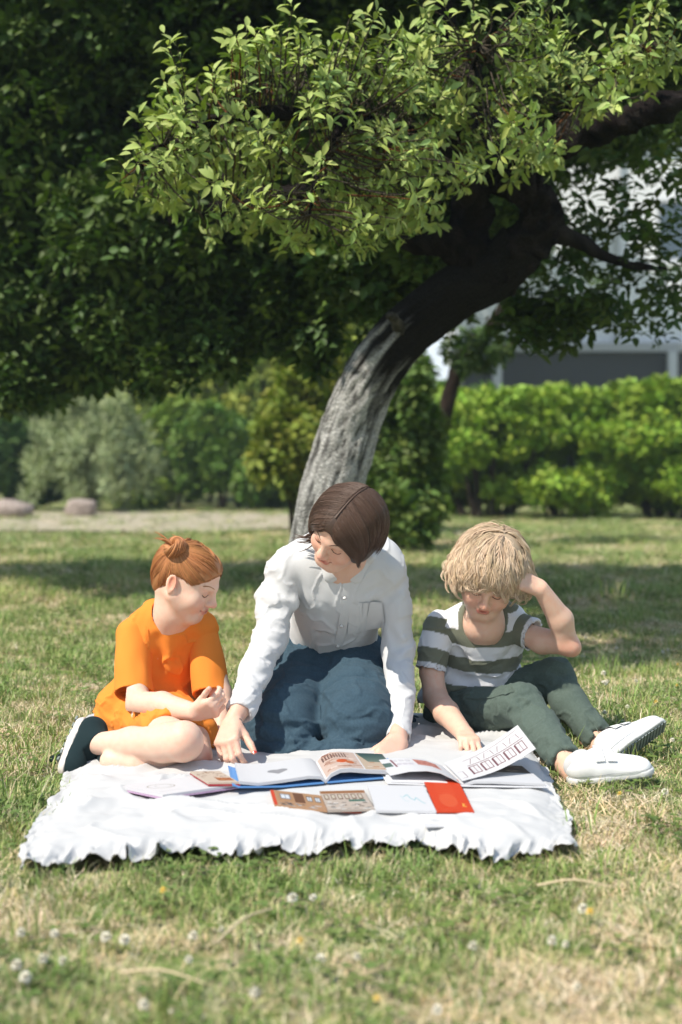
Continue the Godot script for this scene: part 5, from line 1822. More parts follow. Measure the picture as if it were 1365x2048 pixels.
# ------------------------------------------------------------------ the boy in the striped shirt
func build_boy(o: Made) -> void:
	var skin := Color(0.7, 0.46, 0.345)
	var hx := Transform3D(aim(Vector3(-0.15, -0.55, 0.82), Vector3(0.12, 0.83, 0.55)), Vector3(0.411, 0.471, -3.950))
	var k := 0.92
	var body := Soup.new()
	body.colored = true
	var h := Sdf.new()
	h.base = skin
	head(h, hx, k, skin, true)
	h.cap(hx * Vector3(0, -0.05, -0.03), Vector3(0.405, 0.329, -4.020), 0.044, 0.05, 0.025)
	h.cap(Vector3(0.405, 0.329, -4.020), Vector3(0.412, 0.282, -4.090), 0.055, 0.058, 0.03)
	h.mesh_into(body, 0.0029, hx.origin - Vector3(0.13, 0.2, 0.22), hx.origin + Vector3(0.13, 0.14, 0.15))
	# right arm reaching down to the book
	var a := Sdf.new()
	a.base = skin
	var el := Vector3(0.266, 0.126, -3.980)
	var wr := Vector3(0.321, 0.079, -3.700)
	a.chain([Vector3(0.265, 0.266, -4.050), Vector3(0.258, 0.190, -4.030), el], [0.028, 0.034, 0.033], 0.01)
	a.chain([el, Vector3(0.288, 0.103, -3.870), wr], [0.034, 0.034, 0.0235], 0.012)
	var tips := hand(a, wr, Vector3(0.338, 0.067, -3.540) - wr, Vector3(0.1, 0.8, 0.6), 1.0, 0.82, [[0.55, 0.8, 0.5], [0.6, 0.85, 0.5], [0.6, 0.9, 0.5], [0.6, 0.9, 0.5]], [0.8, 0.5, 0.2], 0.1)
	for t in tips:
		a.paint(a.ell(t[0], Basis(), Vector3.ONE * 0.007, 0, 3), Color(skin.r, skin.g * 0.72, skin.b * 0.66, 0.7), 0.012)
	a.mesh_into(body, 0.0034, Vector3(0.176, 0.298, -3.500) - Vector3(0.02, 0.3, 0.6), Vector3(0.392, 0.298, -3.500) + Vector3(0.03, 0.02, 0.1))
	# left arm: elbow on the knee, hand in the hair
	var f := Sdf.new()
	f.base = skin
	var fe := Vector3(0.628, 0.283, -3.950)
	var fw := Vector3(0.550, 0.439, -3.900)
	f.chain([Vector3(0.511, 0.306, -4.050), Vector3(0.568, 0.283, -4.000), fe], [0.03, 0.036, 0.031], 0.01)
	f.chain([fe, Vector3(0.609, 0.351, -3.930), fw], [0.0315, 0.034, 0.0225], 0.012)
	f.ell(Vector3(0.645, 0.270, -3.940), Basis(), Vector3(0.022, 0.022, 0.022), 0.02)
	hand(f, fw, Vector3(0.489, 0.468, -3.880) - fw, Vector3(0.2, 0.4, 0.75), -1.0, 0.84, [[0.5, 0.8, 0.5], [0.5, 0.9, 0.5], [0.5, 0.9, 0.5], [0.6, 0.9, 0.5]], [0.7, 0.5, 0.2])
	f.paint(f.ell(Vector3(0.637, 0.271, -3.920), Basis(), Vector3.ONE * 0.02, 0, 3), Color(skin.r, skin.g * 0.75, skin.b * 0.68, 0.6), 0.03)
	f.mesh_into(body, 0.0034, Vector3(0.466, 0.244, -3.800) - Vector3(0.03, 0.04, 0.32), Vector3(0.659, 0.539, -3.800) + Vector3(0.02, 0.03, 0.05))
	# ankles
	var l := Sdf.new()
	l.base = skin
	l.chain([Vector3(0.544, 0.054, -3.600), Vector3(0.578, 0.022, -3.480)], [0.035, 0.031], 0.01)
	l.chain([Vector3(0.683, 0.036, -3.900), Vector3(0.725, 0.006, -3.800)], [0.035, 0.032], 0.01)
	l.mesh_into(body, 0.0044, Vector3(0.478, 0.119, -3.400) - Vector3(0.03, 0.17, 0.65), Vector3(0.694, 0.179, -3.400) + Vector3(0.03, 0.0, 0.05))
	var core := Sdf.new()
	core.base = skin
	core.cap(Vector3(0.409, 0.282, -4.090), Vector3(0.386, 0.097, -4.160), 0.055, 0.06)
	core.cap(Vector3(0.271, 0.290, -4.060), Vector3(0.508, 0.304, -4.070), 0.03, 0.03)
	core.cap(Vector3(0.339, 0.052, -4.120), Vector3(0.469, 0.130, -3.820), 0.06, 0.045)
	core.cap(Vector3(0.428, 0.056, -4.140), Vector3(0.604, 0.162, -4.050), 0.06, 0.045)
	core.mesh_into(body, 0.011, Vector3(0.15, 0.0, -4.4), Vector3(0.75, 0.5, -3.6))
	body.smooth()
	piece("body", body, mats["skin_boy"], o)
	face_hair(h, hx, k, o, mats["brow_boy"])

	# ---- striped T-shirt
	var s := Sdf.new()
	var fwd := Vector3(-0.05, -0.25, 0.95)
	var n1 := noise3(71, 1.0, 2)
	s.cap(Vector3(0.407, 0.267, -4.100), Vector3(0.395, 0.113, -4.150), 0.118, 0.122, 0.03, 0, fwd, 0.7)
	s.cap(Vector3(0.295, 0.309, -4.070), Vector3(0.489, 0.323, -4.080), 0.046, 0.046, 0.05)
	s.cap(Vector3(0.363, 0.334, -4.080), Vector3(0.457, 0.334, -4.080), 0.042, 0.042, 0.04)
	s.cap(Vector3(0.324, 0.133, -4.120), Vector3(0.276, 0.090, -4.160), 0.06, 0.05, 0.03)
	var neck_a := s.cap(Vector3(0.402, 0.332, -4.020), hx * Vector3(0, -0.05, 0.0), 0.054, 0.07, 0.006, 1)
	var neck_b := s.cap(Vector3(0.402, 0.336, -3.990), Vector3(0.396, 0.337, -3.930), 0.05, 0.047, 0.01, 1)
	s.plane(Vector3(0.392, 0.094, -4.150), Vector3(0.06, -0.95, 0.12), 2)
	s.folds = func(p: Vector3) -> float:
		var q := n1.get_noise_3d(p.x * 6.0 + p.y * 4.0, p.y * 6.0 - p.x * 4.0, p.z * 6.0)
		var low := smoothstep(0.32, 0.16, p.y)
		q += 0.7 * low * n1.get_noise_3d(p.x * 6.0 + p.y * 10.0, p.y * 20.0 - p.x * 10.0, p.z * 8.0)
		return (0.7 * q - 0.4 * pow(maxf(0.0, 1.0 - 5.0 * absf(q)), 2.0)) * 0.01
	s.fold_most = 0.01
	for e: Array in [[Vector3(0.314, 0.258, -4.000), Vector3(0.342, 0.215, -4.000), Vector3(0.387, 0.181, -4.020)], [Vector3(0.310, 0.180, -4.030), Vector3(0.359, 0.156, -4.020), Vector3(0.432, 0.164, -4.040)], [Vector3(0.475, 0.266, -4.050), Vector3(0.452, 0.211, -4.030), Vector3(0.416, 0.168, -4.030)]]:
		s.crease(e, 0.006, 0.02)
	var olive := Color(0.16, 0.165, 0.125)
	var white := Color(0.7, 0.7, 0.72)
	var ends := [Vector3(0.280, 0.302, -4.060), Vector3(0.254, 0.195, -4.030), Vector3(0.493, 0.315, -4.070), Vector3(0.547, 0.297, -4.030)]
	var axis := (Vector3(0.407, 0.322, -4.060) - Vector3(0.396, 0.097, -4.160)).normalized()
	var foot := Vector3(0.396, 0.097, -4.160)
	var tint := func(p: Vector3) -> Color:
		var sag := n1.get_noise_3d(p.x * 5.0, p.y * 5.0, p.z * 5.0 + 20.0) * 0.006
		var t: float = (p - foot).dot(axis) + sag
		var wide := 0.0435
		if minf(neck_a.dist(p), neck_b.dist(p)) < 0.016:
			return olive
		t += 0.048
		return olive if posmod(int(floor(t / wide)), 2) == 0 else white
	var shirt := Soup.new()
	for e in 2:
		var from: Vector3 = ends[e * 2]
		var to: Vector3 = ends[e * 2 + 1]
		var down := (to - from).normalized()
		var sleeve := Sdf.new()
		sleeve.folds = s.folds
		sleeve.fold_most = 0.007
		sleeve.cap(from - down * 0.02, to + down * 0.04, 0.046, 0.047, 0.02, 0, Vector3(0, 0, 1), 0.92)
		sleeve.hem(to, down, 0.041, 0.04, 0.08)
		var along := func(p: Vector3) -> Color:
			var t: float = (to - p).dot(down) + n1.get_noise_3d(p.x * 5.0, p.y * 5.0, p.z * 5.0) * 0.004
			return white if t < 0.017 else (olive if posmod(int(floor((t - 0.017) / 0.044)), 2) == 0 else white)
		sleeve.mesh_into(shirt, 0.0038, from.min(to) - Vector3.ONE * 0.08, from.max(to) + Vector3.ONE * 0.08, along)
	shirt.colored = true
	s.mesh_into(shirt, 0.0036, Vector3(0.16, 0.08, -4.32), Vector3(0.62, 0.45, -3.9), tint)
	shirt.smooth()
	piece("t_shirt", shirt, mats["striped_jersey"], o)
	say("boy shirt")

	# ---- trousers
	var t := Sdf.new()
	var n2 := noise3(72, 1.0, 2)
	t.ell(Vector3(0.372, 0.058, -4.170), Basis(), Vector3(0.125, 0.09, 0.11), 0.04)
	t.chain([Vector3(0.324, 0.049, -4.120), Vector3(0.409, 0.088, -3.960), Vector3(0.483, 0.133, -3.800)], [0.08, 0.069, 0.056], 0.025)
	t.chain([Vector3(0.483, 0.136, -3.800), Vector3(0.520, 0.094, -3.700), Vector3(0.573, 0.029, -3.480)], [0.056, 0.047, 0.038], 0.02)
	t.chain([Vector3(0.430, 0.060, -4.160), Vector3(0.525, 0.121, -4.100), Vector3(0.607, 0.178, -4.040)], [0.077, 0.066, 0.053], 0.025)
	t.chain([Vector3(0.607, 0.178, -4.040), Vector3(0.642, 0.107, -3.970), Vector3(0.727, 0.005, -3.810)], [0.053, 0.046, 0.039], 0.02)
	t.hem(Vector3(0.559, 0.043, -3.525), Vector3(0.573, 0.029, -3.480) - Vector3(0.520, 0.094, -3.700), 0.033, 0.02, 0.055)
	t.hem(Vector3(0.707, 0.027, -3.850), Vector3(0.727, 0.005, -3.810) - Vector3(0.642, 0.107, -3.970), 0.036, 0.02, 0.055)
	t.plane(Vector3(0, 0.012, 0), Vector3(0, -1, 0), 2)
	for e: Array in [[Vector3(0.440, 0.173, -3.780), Vector3(0.466, 0.159, -3.740), Vector3(0.504, 0.163, -3.760)], [Vector3(0.449, 0.123, -3.760), Vector3(0.478, 0.121, -3.730), Vector3(0.512, 0.135, -3.740)], [Vector3(0.352, 0.098, -4.020), Vector3(0.387, 0.089, -3.950), Vector3(0.433, 0.095, -3.860)], [Vector3(0.316, 0.056, -4.020), Vector3(0.366, 0.053, -3.940), Vector3(0.413, 0.064, -3.860)], [Vector3(0.580, 0.204, -3.980), Vector3(0.613, 0.189, -3.970), Vector3(0.647, 0.196, -3.990)], [Vector3(0.586, 0.156, -3.970), Vector3(0.613, 0.150, -3.950), Vector3(0.648, 0.162, -3.960)], [Vector3(0.519, 0.075, -3.560), Vector3(0.539, 0.071, -3.520), Vector3(0.570, 0.077, -3.540)], [Vector3(0.679, 0.068, -3.860), Vector3(0.696, 0.058, -3.840), Vector3(0.725, 0.067, -3.850)], [Vector3(0.508, 0.127, -4.020), Vector3(0.536, 0.156, -4.000), Vector3(0.567, 0.146, -3.990)]]:
		t.crease(e, 0.006, 0.02)
	t.folds = func(p: Vector3) -> float:
		var q := n2.get_noise_3d(p.x * 7.0 + p.y * 7.0, p.y * 9.0 - p.x * 5.0, p.z * 7.0)
		q += 0.25 * n2.get_noise_3d(p.x * 18.0 + p.y * 12.0, p.y * 16.0, p.z * 13.0 + 5.0)
		return (0.6 * q - 0.5 * pow(maxf(0.0, 1.0 - 4.5 * absf(q)), 2.0)) * 0.009
	t.fold_most = 0.009
	var legs := Soup.new()
	t.mesh_into(legs, 0.005, Vector3(0.16, 0.0, -4.36), Vector3(0.78, 0.28, -3.4))
	legs.smooth()
	var trousers := piece("trousers", legs, mats["green_twill"], o)
	var b := Soup.new()
	for e: Array in [[Vector3(0.316, 0.120, -4.020), Vector3(0.382, 0.133, -3.900), Vector3(0.437, 0.173, -3.780), Vector3(0.476, 0.195, -3.750)], [Vector3(0.509, 0.153, -3.740), Vector3(0.530, 0.114, -3.660), Vector3(0.548, 0.075, -3.500)], [Vector3(0.612, 0.211, -3.980), Vector3(0.638, 0.183, -3.930), Vector3(0.670, 0.114, -3.850), Vector3(0.702, 0.061, -3.780)]]:
		band(b, t, bez(e, 8), 0.002, 0.0014, Vector3(0, 0.3, 1))
	b.smooth()
	piece("seam", b, mats["green_twill"], trousers)
	say("boy trousers")

	# ---- shoes
	sneaker(o, Vector3(0.650, 0.021, -3.450), Vector3(0.98, 0.14, 0.1), Vector3(-0.2, 0.93, 0.05), Vector3(0.578, 0.023, -3.480))
	sneaker(o, Vector3(0.775, 0.040, -3.740), Vector3(0.8, 0.45, -0.38), Vector3(-0.42, 0.62, -0.62), Vector3(0.725, 0.006, -3.800))

	# ---- curly hair
	var r := RandomNumberGenerator.new()
	r.seed = 33
	var g := Sdf.new()
	var hb := hx.basis
	var q := func(x: float, y: float, z: float) -> Vector3: return hx * (Vector3(x, y, z) * k)
	g.ell(q.call(0, 0.045, -0.02), hb, Vector3(0.103, 0.1, 0.115) * k, 0.01)
	g.ell(q.call(-0.07, 0.0, 0.0), hb, Vector3(0.045, 0.06, 0.06) * k, 0.03)
	g.ell(q.call(0.075, 0.0, -0.01), hb, Vector3(0.048, 0.06, 0.065) * k, 0.03)
	g.ell(q.call(0.0, 0.066, 0.06), hb, Vector3(0.068, 0.032, 0.04) * k, 0.03)
	g.ell(q.call(0.0, -0.02, -0.08), hb, Vector3(0.08, 0.07, 0.04) * k, 0.03)
	g.ell(q.call(0, -0.062, 0.1), hb, Vector3(0.064, 0.108, 0.075) * k, 0.012, 1)
	var cap := Soup.new()
	cap.colored = true
	g.mesh_into(cap, 0.0045, hx.origin - Vector3(0.18, 0.18, 0.2), hx.origin + Vector3(0.18, 0.18, 0.18), func(_p: Vector3) -> Color: return Color(0.62, 0.6, 0.56))
	cap.smooth()
	var list := g.all()
	var crown: Vector3 = q.call(0.02, 0.14, -0.03)
	for n in 420:
		var d := Vector3(r.randfn(), absf(r.randfn()) * 0.9 + 0.05, r.randfn()).normalized()
		var p: Vector3 = g.settle(q.call(d.x * 0.1, 0.03 + d.y * 0.11, d.z * 0.11), 0.0, list)
		var near := hx.affine_inverse() * p
		if near.z > 0.055 and near.y < 0.055:
			continue
		var low := smoothstep(0.1, 0.0, near.y)
		var swirl := r.randf_range(-0.6, 0.6)
		var flow := func(c: Vector3, tt: float) -> Vector3:
			var away := (c - crown).normalized()
			return away + Vector3(0, -0.5 - 0.3 * tt, 0) + hb.x * swirl + hb.z * 0.3
		var v := r.randf_range(0.65, 1.3)
		lock(cap, g, list, p, flow, 14, r.randf_range(0.055, 0.1) if near.z > 0.03 else r.randf_range(0.07, 0.125), 0.003, r.randf_range(0.004, 0.02) * (0.5 + low), 11, r.randf_range(0.006, 0.011), r.randf_range(0.0005, 0.0009), Color(v * r.randf_range(0.96, 1.1), v, v * r.randf_range(0.86, 1.0)), r, lerpf(0.003, 0.0105, low) * r.randf_range(0.6, 1.3), r.randf_range(0.9, 1.9))
	# the fringe over the brow
	for n in 60:
		var x := lerpf(-0.072, 0.072, (n + r.randf()) / 60.0)
		var p: Vector3 = g.settle(q.call(x * 0.8, 0.1, 0.09), 0.003, list)
		var tip: Vector3 = q.call(x * 1.05 + r.randfn() * 0.008, 0.036 + r.randfn() * 0.007 - absf(x) * 0.3, 0.108 - absf(x) * 0.5)
		var bow := hb.x * r.randf_range(-0.012, 0.012)
		var mid: Vector3 = p.lerp(tip, 0.5) + hb.z * 0.012 + bow
		var v := r.randf_range(0.7, 1.35)
		for m in 10:
			var off := Vector3(r.randfn(), r.randfn(), r.randfn()) * 0.0045
			var end := hb.x * r.randf_range(-0.012, 0.012) + hb.y * 0.003
			var w := v * r.randf_range(0.8, 1.25)
			cap.tube(bez([p + off, mid + off, tip + off * 0.6, tip + off * 0.6 + end], 4), ramp([0.0007, 0.0009, 0.0007, 0.0003], 4), 4, Color(w * 1.05, w, w * 0.9), false)
	# loose curls standing off the outline
	for n in 160:
		var d := Vector3(r.randfn(), absf(r.randfn()) * 0.7, r.randfn() - 0.3).normalized()
		var p: Vector3 = g.settle(q.call(d.x * 0.11, 0.0 + d.y * 0.12, d.z * 0.11), 0.0, list)
		var out := (p - hx.origin).normalized()
		var across := out.cross(hb.z).normalized()
		var pts := PackedVector3Array()
		var big := r.randf_range(0.006, 0.013)
		for m in 14:
			var spin := m * 0.42
			pts.append(p + out * (0.004 + m * 0.0013) + (across * cos(spin) + Vector3.UP * sin(spin)) * big - Vector3.UP * m * 0.001)
		cap.tube(pts, ramp([0.0006, 0.0003], 13), 3, Color.WHITE * r.randf_range(1.0, 1.6), false)
	piece("hair", cap, mats["hair_boy"], o)
	say("boy hair")


# a low white shoe with two straps; at = middle of the sole
func sneaker(person: Made, at: Vector3, toe: Vector3, up: Vector3, ankle: Vector3) -> void:
	var b := aim(toe, up)
	var x := Transform3D(b, at)
	var s := Sdf.new()
	s.cap(x * Vector3(0, 0.024, -0.06), x * Vector3(0, 0.024, -0.02), 0.0335, 0.035, 0.02)
	s.cap(x * Vector3(0, 0.016, -0.02), x * Vector3(0, 0.01, 0.076), 0.036, 0.0335, 0.02, 0, b.y, 0.82)
	s.cap(x * Vector3(0, 0.045, -0.035), x * Vector3(0, 0.017, 0.055), 0.03, 0.022, 0.025)
	s.cap(x * Vector3(0, 0.035, -0.056), ankle.lerp(x * Vector3(0, 0.07, -0.056), 0.5), 0.036, 0.036, 0.02)
	s.slab(x * Vector3(0, -0.06, 0), b, Vector3(0.1, 0.058, 0.2), 0.001, 0.003, 1)
	var top := ankle.lerp(x * Vector3(0, 0.07, -0.056), 0.5)
	s.hem(top, top - x * Vector3(0, 0.02, -0.05), 0.029, 0.02, 0.05)
	var m := Soup.new()
	s.mesh_into(m, 0.004, at - Vector3.ONE * 0.17, at + Vector3.ONE * 0.17)
	m.smooth()
	var shoe := piece("shoe", m, mats["white_leather"], person)
	# sole
	var e := Sdf.new()
	e.cap(x * Vector3(0, 0.0, -0.064), x * Vector3(0, 0.0, -0.02), 0.0355, 0.037, 0.01)
	e.cap(x * Vector3(0, 0.0, -0.02), x * Vector3(0, 0.0, 0.08), 0.037, 0.0345, 0.02)
	e.slab(x * Vector3(0, 0.071, 0), b, Vector3(0.1, 0.06, 0.2), 0.001, 0.003, 1)
	e.slab(x * Vector3(0, -0.066, 0), b, Vector3(0.1, 0.06, 0.2), 0.001, 0.003, 1)
	m = Soup.new()
	e.mesh_into(m, 0.004, at - Vector3.ONE * 0.17, at + Vector3.ONE * 0.17)
	m.smooth()
	piece("sole", m, mats["sole_white"], shoe)
	m = Soup.new()
	for j in 17:
		var z := -0.088 + j * 0.0118
		var w := 0.031 - 0.006 * absf(z) / 0.1
		m.box(Transform3D(b, x * Vector3(0, -0.0075, z)), Vector3(w, 0.0028, 0.0038))
	piece("tread", m, mats["grey_rubber"], shoe)
	# straps over the instep
	for z: float in [0.0, 0.03]:
		m = Soup.new()
		var pts := PackedVector3Array()
		for j in 13:
			var bend := lerpf(-1.25, 1.25, j / 12.0)
			pts.append(x * Vector3(sin(bend) * 0.045, 0.036 + cos(bend) * 0.05, z - 0.012))
		band(m, s, pts, 0.0115, 0.0045, b.z, true)
		m.smooth()
		var strap := piece("strap", m, mats["white_leather"], shoe)
		m = Soup.new()
		band(m, s, pts, 0.0124, 0.0036, b.z, true)
		m.smooth()
		piece("strap_edge", m, mats["stitch"], strap)
	# sewn lines: along the sole and across the toe
	m = Soup.new()
	var rim := PackedVector3Array()
	for j in 33:
		var turn := TAU * j / 32.0
		rim.append(x * Vector3(sin(turn) * 0.05, 0.014, 0.01 + cos(turn) * 0.12))
	band(m, s, rim, 0.0007, 0.0008, b.y, true)
	var tip := PackedVector3Array()
	for j in 11:
		var turn := lerpf(-1.3, 1.3, j / 10.0)
		tip.append(x * Vector3(sin(turn) * 0.045, 0.02 + cos(turn) * 0.03, 0.052 - 0.012 * cos(turn)))
	band(m, s, tip, 0.0007, 0.0008, b.z, true)
	m.smooth()
	piece("seam", m, mats["stitch"], shoe)
	# a short white sock
	m = Soup.new()
	var t := Sdf.new()
	t.cap(x * Vector3(0, 0.04, -0.056), top.lerp(ankle, 0.45), 0.033, 0.0335, 0.01)
	t.mesh_into(m, 0.005, at - Vector3.ONE * 0.17, at + Vector3.ONE * 0.17)
	m.smooth()
	piece("sock", m, mats["white_cotton"], person)

# ------------------------------------------------------------------ the white blanket
var cloth_noise: FastNoiseLite


func outline_at(line: Array, t: float) -> Vector2:
	var u := clampf(t, 0.0, 1.0) * (line.size() - 1)
	var i := mini(int(u), line.size() - 2)
	var a: Vector3 = line[i]
	var b: Vector3 = line[i + 1]
	return Vector2(a.x, a.z).lerp(Vector2(b.x, b.z), u - i)


func cloth_height(p: Vector2, edge: float) -> float:
	var n := cloth_noise
	var f := n.get_noise_2d(p.x * 2.2, p.y * 2.2) * 0.5 + n.get_noise_2d(p.x * 5.0 + p.y * 3.0 + 9.0, p.y * 4.0 - p.x * 3.0) * 0.4
	var crease := pow(maxf(0.0, 1.0 - 3.5 * absf(n.get_noise_2d(p.x * 2.6 + 30.0, p.y * 3.4 - p.x * 1.8))), 2.0)
	# books lie in the middle of the front half: the cloth is flatter there
	var flat := smoothstep(0.75, 0.35, Vector2((p.x - 0.1) / 0.7, (p.y + 3.4) / 0.55).length())
	var amp := lerpf(1.0, 0.06, flat)
	var fine := n.get_noise_2d(p.x * 11.0 + p.y * 6.0, p.y * 15.0 - p.x * 5.0) * 0.0035 * lerpf(0.1, 1.0, amp)
	return 0.02 + fine + amp * (0.02 * f + 0.012 * crease) * smoothstep(0.0, 0.12, edge) + 0.012 * smoothstep(0.0, 0.1, edge)


func build_blanket() -> void:
	cloth_noise = noise3(90, 1.0, 2)
	var front := [Vector3(-0.613, 0.000, -2.660), Vector3(-0.556, 0.000, -2.689), Vector3(-0.483, 0.000, -2.709), Vector3(-0.408, 0.000, -2.723), Vector3(-0.335, 0.000, -2.757), Vector3(-0.259, 0.000, -2.778), Vector3(-0.178, 0.000, -2.757), Vector3(-0.102, 0.000, -2.800), Vector3(-0.042, 0.000, -2.814), Vector3(0.038, 0.000, -2.829), Vector3(0.118, 0.000, -2.843), Vector3(0.180, 0.000, -2.858), Vector3(0.246, 0.000, -2.800), Vector3(0.311, 0.000, -2.757), Vector3(0.387, 0.000, -2.814), Vector3(0.470, 0.000, -2.866)]
	var back := [Vector3(-0.772, 0.000, -4.329), Vector3(-0.595, 0.000, -4.398), Vector3(-0.363, 0.000, -4.416), Vector3(-0.129, 0.000, -4.434), Vector3(0.105, 0.000, -4.416), Vector3(0.256, 0.000, -4.329), Vector3(0.405, 0.000, -4.125), Vector3(0.485, 0.000, -3.836), Vector3(0.495, 0.000, -3.688)]
	var left := [Vector3(-0.613, 0.000, -2.660), Vector3(-0.646, 0.000, -2.889), Vector3(-0.659, 0.000, -3.037), Vector3(-0.672, 0.000, -3.259), Vector3(-0.691, 0.000, -3.499), Vector3(-0.710, 0.000, -3.770), Vector3(-0.741, 0.000, -4.049), Vector3(-0.772, 0.000, -4.329)]
	var right := [Vector3(0.470, 0.000, -2.866), Vector3(0.489, 0.000, -3.016), Vector3(0.495, 0.000, -3.138), Vector3(0.500, 0.000, -3.289), Vector3(0.505, 0.000, -3.433), Vector3(0.507, 0.000, -3.556), Vector3(0.500, 0.000, -3.627), Vector3(0.495, 0.000, -3.688)]
	var nu := 260
	var nv := 130
	var top := Soup.new()
	var r := noise3(91, 1.0, 3)
	for j in nv + 1:
		var t := pow(float(j) / nv, 1.25)
		for i in nu + 1:
			var u := float(i) / nu
			# Coons patch between the four edges
			var a := outline_at(front, u).lerp(outline_at(back, u), t)
			var b := outline_at(left, t).lerp(outline_at(right, t), u)
			var c := outline_at(front, 0).lerp(outline_at(front, 1), u).lerp(outline_at(back, 0).lerp(outline_at(back, 1), u), t)
			var p := a + b - c
			var edge := minf(minf(t * 1.35, 1.0 - t), minf(u, 1.0 - u) * 1.1)
			var y := cloth_height(p, edge)
			# the gathered border stands in small waves
			var rim := smoothstep(0.075, 0.0, t * 1.35) + 0.6 * smoothstep(0.05, 0.0, minf(u, 1.0 - u))
			var wave := r.get_noise_2d(u * 24.0 + 3.0, t * 9.0) * 1.4 + r.get_noise_2d(u * 48.0, t * 20.0 + 11.0) * 0.8
			var lift := smoothstep(-0.05, 0.5, r.get_noise_2d(u * 9.0, 7.0))
			y = lerpf(y, 0.014, rim * 0.55) + rim * (0.012 + 0.02 * lift) * wave
			p.y += rim * (0.02 * r.get_noise_2d(u * 40.0, 5.0) - 0.03 * r.get_noise_2d(u * 8.0, 5.0))
			p.x += rim * 0.02 * r.get_noise_2d(u * 20.0 + 5.0, t * 9.0 + 5.0)
			top.vert(Vector3(p.x, maxf(y, 0.008) + lay(p.x, p.y), p.y))
	var w := nu + 1
	for j in nv:
		for i in nu:
			top.quad(j * w + i, (j + 1) * w + i, (j + 1) * w + i + 1, j * w + i + 1)
	top.smooth()
	# the underside and the cut edge
	var count := top.v.size()
	for i in count:
		top.vert(top.v[i] - Vector3(0, 0.002, 0), -top.n[i])
	for j in nv:
		for i in nu:
			var a := count + j * w + i
			top.quad(a, a + 1, a + w + 1, a + w)
	var loop := PackedInt32Array()
	for i in nu:
		loop.append(i)
	for j in nv:
		loop.append(j * w + nu)
	for i in nu:
		loop.append(nv * w + nu - i)
	for j in nv:
		loop.append((nv - j) * w)
	for k in loop.size():
		var a := loop[k]
		var b := loop[(k + 1) % loop.size()]
		top.quad(a, b, b + count, a + count)
	for k in loop.size():
		cloth_outline.append(Vector2(top.v[loop[k]].x, top.v[loop[k]].z))
	var o := part("blanket", top.mesh(), mats["blanket_cloth"])
	tag(o, "white cotton blanket with gathered border spread on the grass under the people", "blanket")
	say("blanket")

# ------------------------------------------------------------------ books and booklets on the blanket
func print_tex(w: int, h: int, paper: Color) -> Image:
	var im := Image.create(w, h, false, Image.FORMAT_RGB8)
	im.fill(paper)
	return im


func rect(im: Image, x: float, y: float, w: float, h: float, c: Color) -> void:
	im.fill_rect(Rect2i(int(x * im.get_width()), int(y * im.get_height()), maxi(1, int(w * im.get_width())), maxi(1, int(h * im.get_height()))), c)


func oval(im: Image, x: float, y: float, rx: float, ry: float, c: Color, ring := 0.0) -> void:
	var w := im.get_width()
	var h := im.get_height()
	for j in range(maxi(0, int((y - ry) * h)), mini(h, int((y + ry) * h) + 1)):
		for i in range(maxi(0, int((x - rx) * w)), mini(w, int((x + rx) * w) + 1)):
			var d := Vector2((float(i) / w - x) / rx, (float(j) / h - y) / ry).length()
			if d < 1.0 and d > ring:
				im.set_pixel(i, j, c)


func stroke(im: Image, pts: Array, width: float, c: Color) -> void:
	for k in pts.size() - 1:
		var a: Vector2 = pts[k]
		var b: Vector2 = pts[k + 1]
		var n := int(a.distance_to(b) * im.get_width() * 1.2) + 2
		for i in n + 1:
			var p := a.lerp(b, float(i) / n)
			rect(im, p.x - width * 0.5, p.y - width * 0.5, width, width, c)


func paper(called: String, im: Image) -> StandardMaterial3D:
	var m := StandardMaterial3D.new()
	m.resource_name = called
	m.albedo_color = Color(0.84, 0.84, 0.85)
	m.albedo_texture = ImageTexture.create_from_image(im)
	m.roughness = 0.5
	m.metallic_specular = 0.4
	return m


# A sheet or block of sheets: a profile (distance across, height) swept along the spine. near = corner at the spine's front, along = spine, across = away from the spine.
func leaf_block(called: String, parent: Node3D, near: Vector3, along: Vector3, across: Vector3, profile: Array, thick: float, m: Material, taper := 0.0, paint := true) -> MeshInstance3D:
	var s := Soup.new()
	s.mapped = true
	var n := profile.size()
	var far_x: float = profile[n - 1].x
	var up := Vector3.UP
	for side in 2:
		for i in n:
			for k in 5:
				var t := k / 4.0
				var q: Vector2 = profile[i]
				var p := near + along * t + across * q.x + up * (q.y * (1.0 - taper * t) - side * thick)
				s.vert(p, Vector3.ZERO, Vector2(q.x / far_x, 1.0 - t) if side == 0 and paint else Vector2(0.985, 0.015))
	var half := n * 5
	var flip := along.cross(across).y < 0.0
	for side in 2:
		for i in n - 1:
			for k in 4:
				var a := side * half + i * 5 + k
				if (side == 0) != flip:
					s.quad(a, a + 5, a + 6, a + 1)
				else:
					s.quad(a, a + 1, a + 6, a + 5)
	s.smooth()
	# the cut edges, flat
	var ring := []
	for i in n:
		ring.append(i * 5)
	for k in range(1, 5):
		ring.append((n - 1) * 5 + k)
	for i in range(n - 2, -1, -1):
		ring.append(i * 5 + 4)
	for k in range(3, 0, -1):
		ring.append(k)
	for j in ring.size():
		var a: int = ring[j]
		var b: int = ring[(j + 1) % ring.size()]
		var f := s.v.size()
		var nn := (s.v[b] - s.v[a]).cross(Vector3.UP).normalized()
		for e: int in [a, b, b + half, a + half]:
			s.vert(s.v[e], nn, Vector2(0.985, 0.015))
		s.quad(f, f + 1, f + 2, f + 3)
	return part(called, s.mesh(), m, parent)


func arch(width: float, rise: float, edge: float, steps := 10) -> Array:
	var out := []
	for i in steps + 1:
		var t := float(i) / steps
		out.append(Vector2(t * width, lerpf(rise * sin(PI * pow(t, 0.6)), edge, t * t) if t > 0.0 else 0.004))
	return out


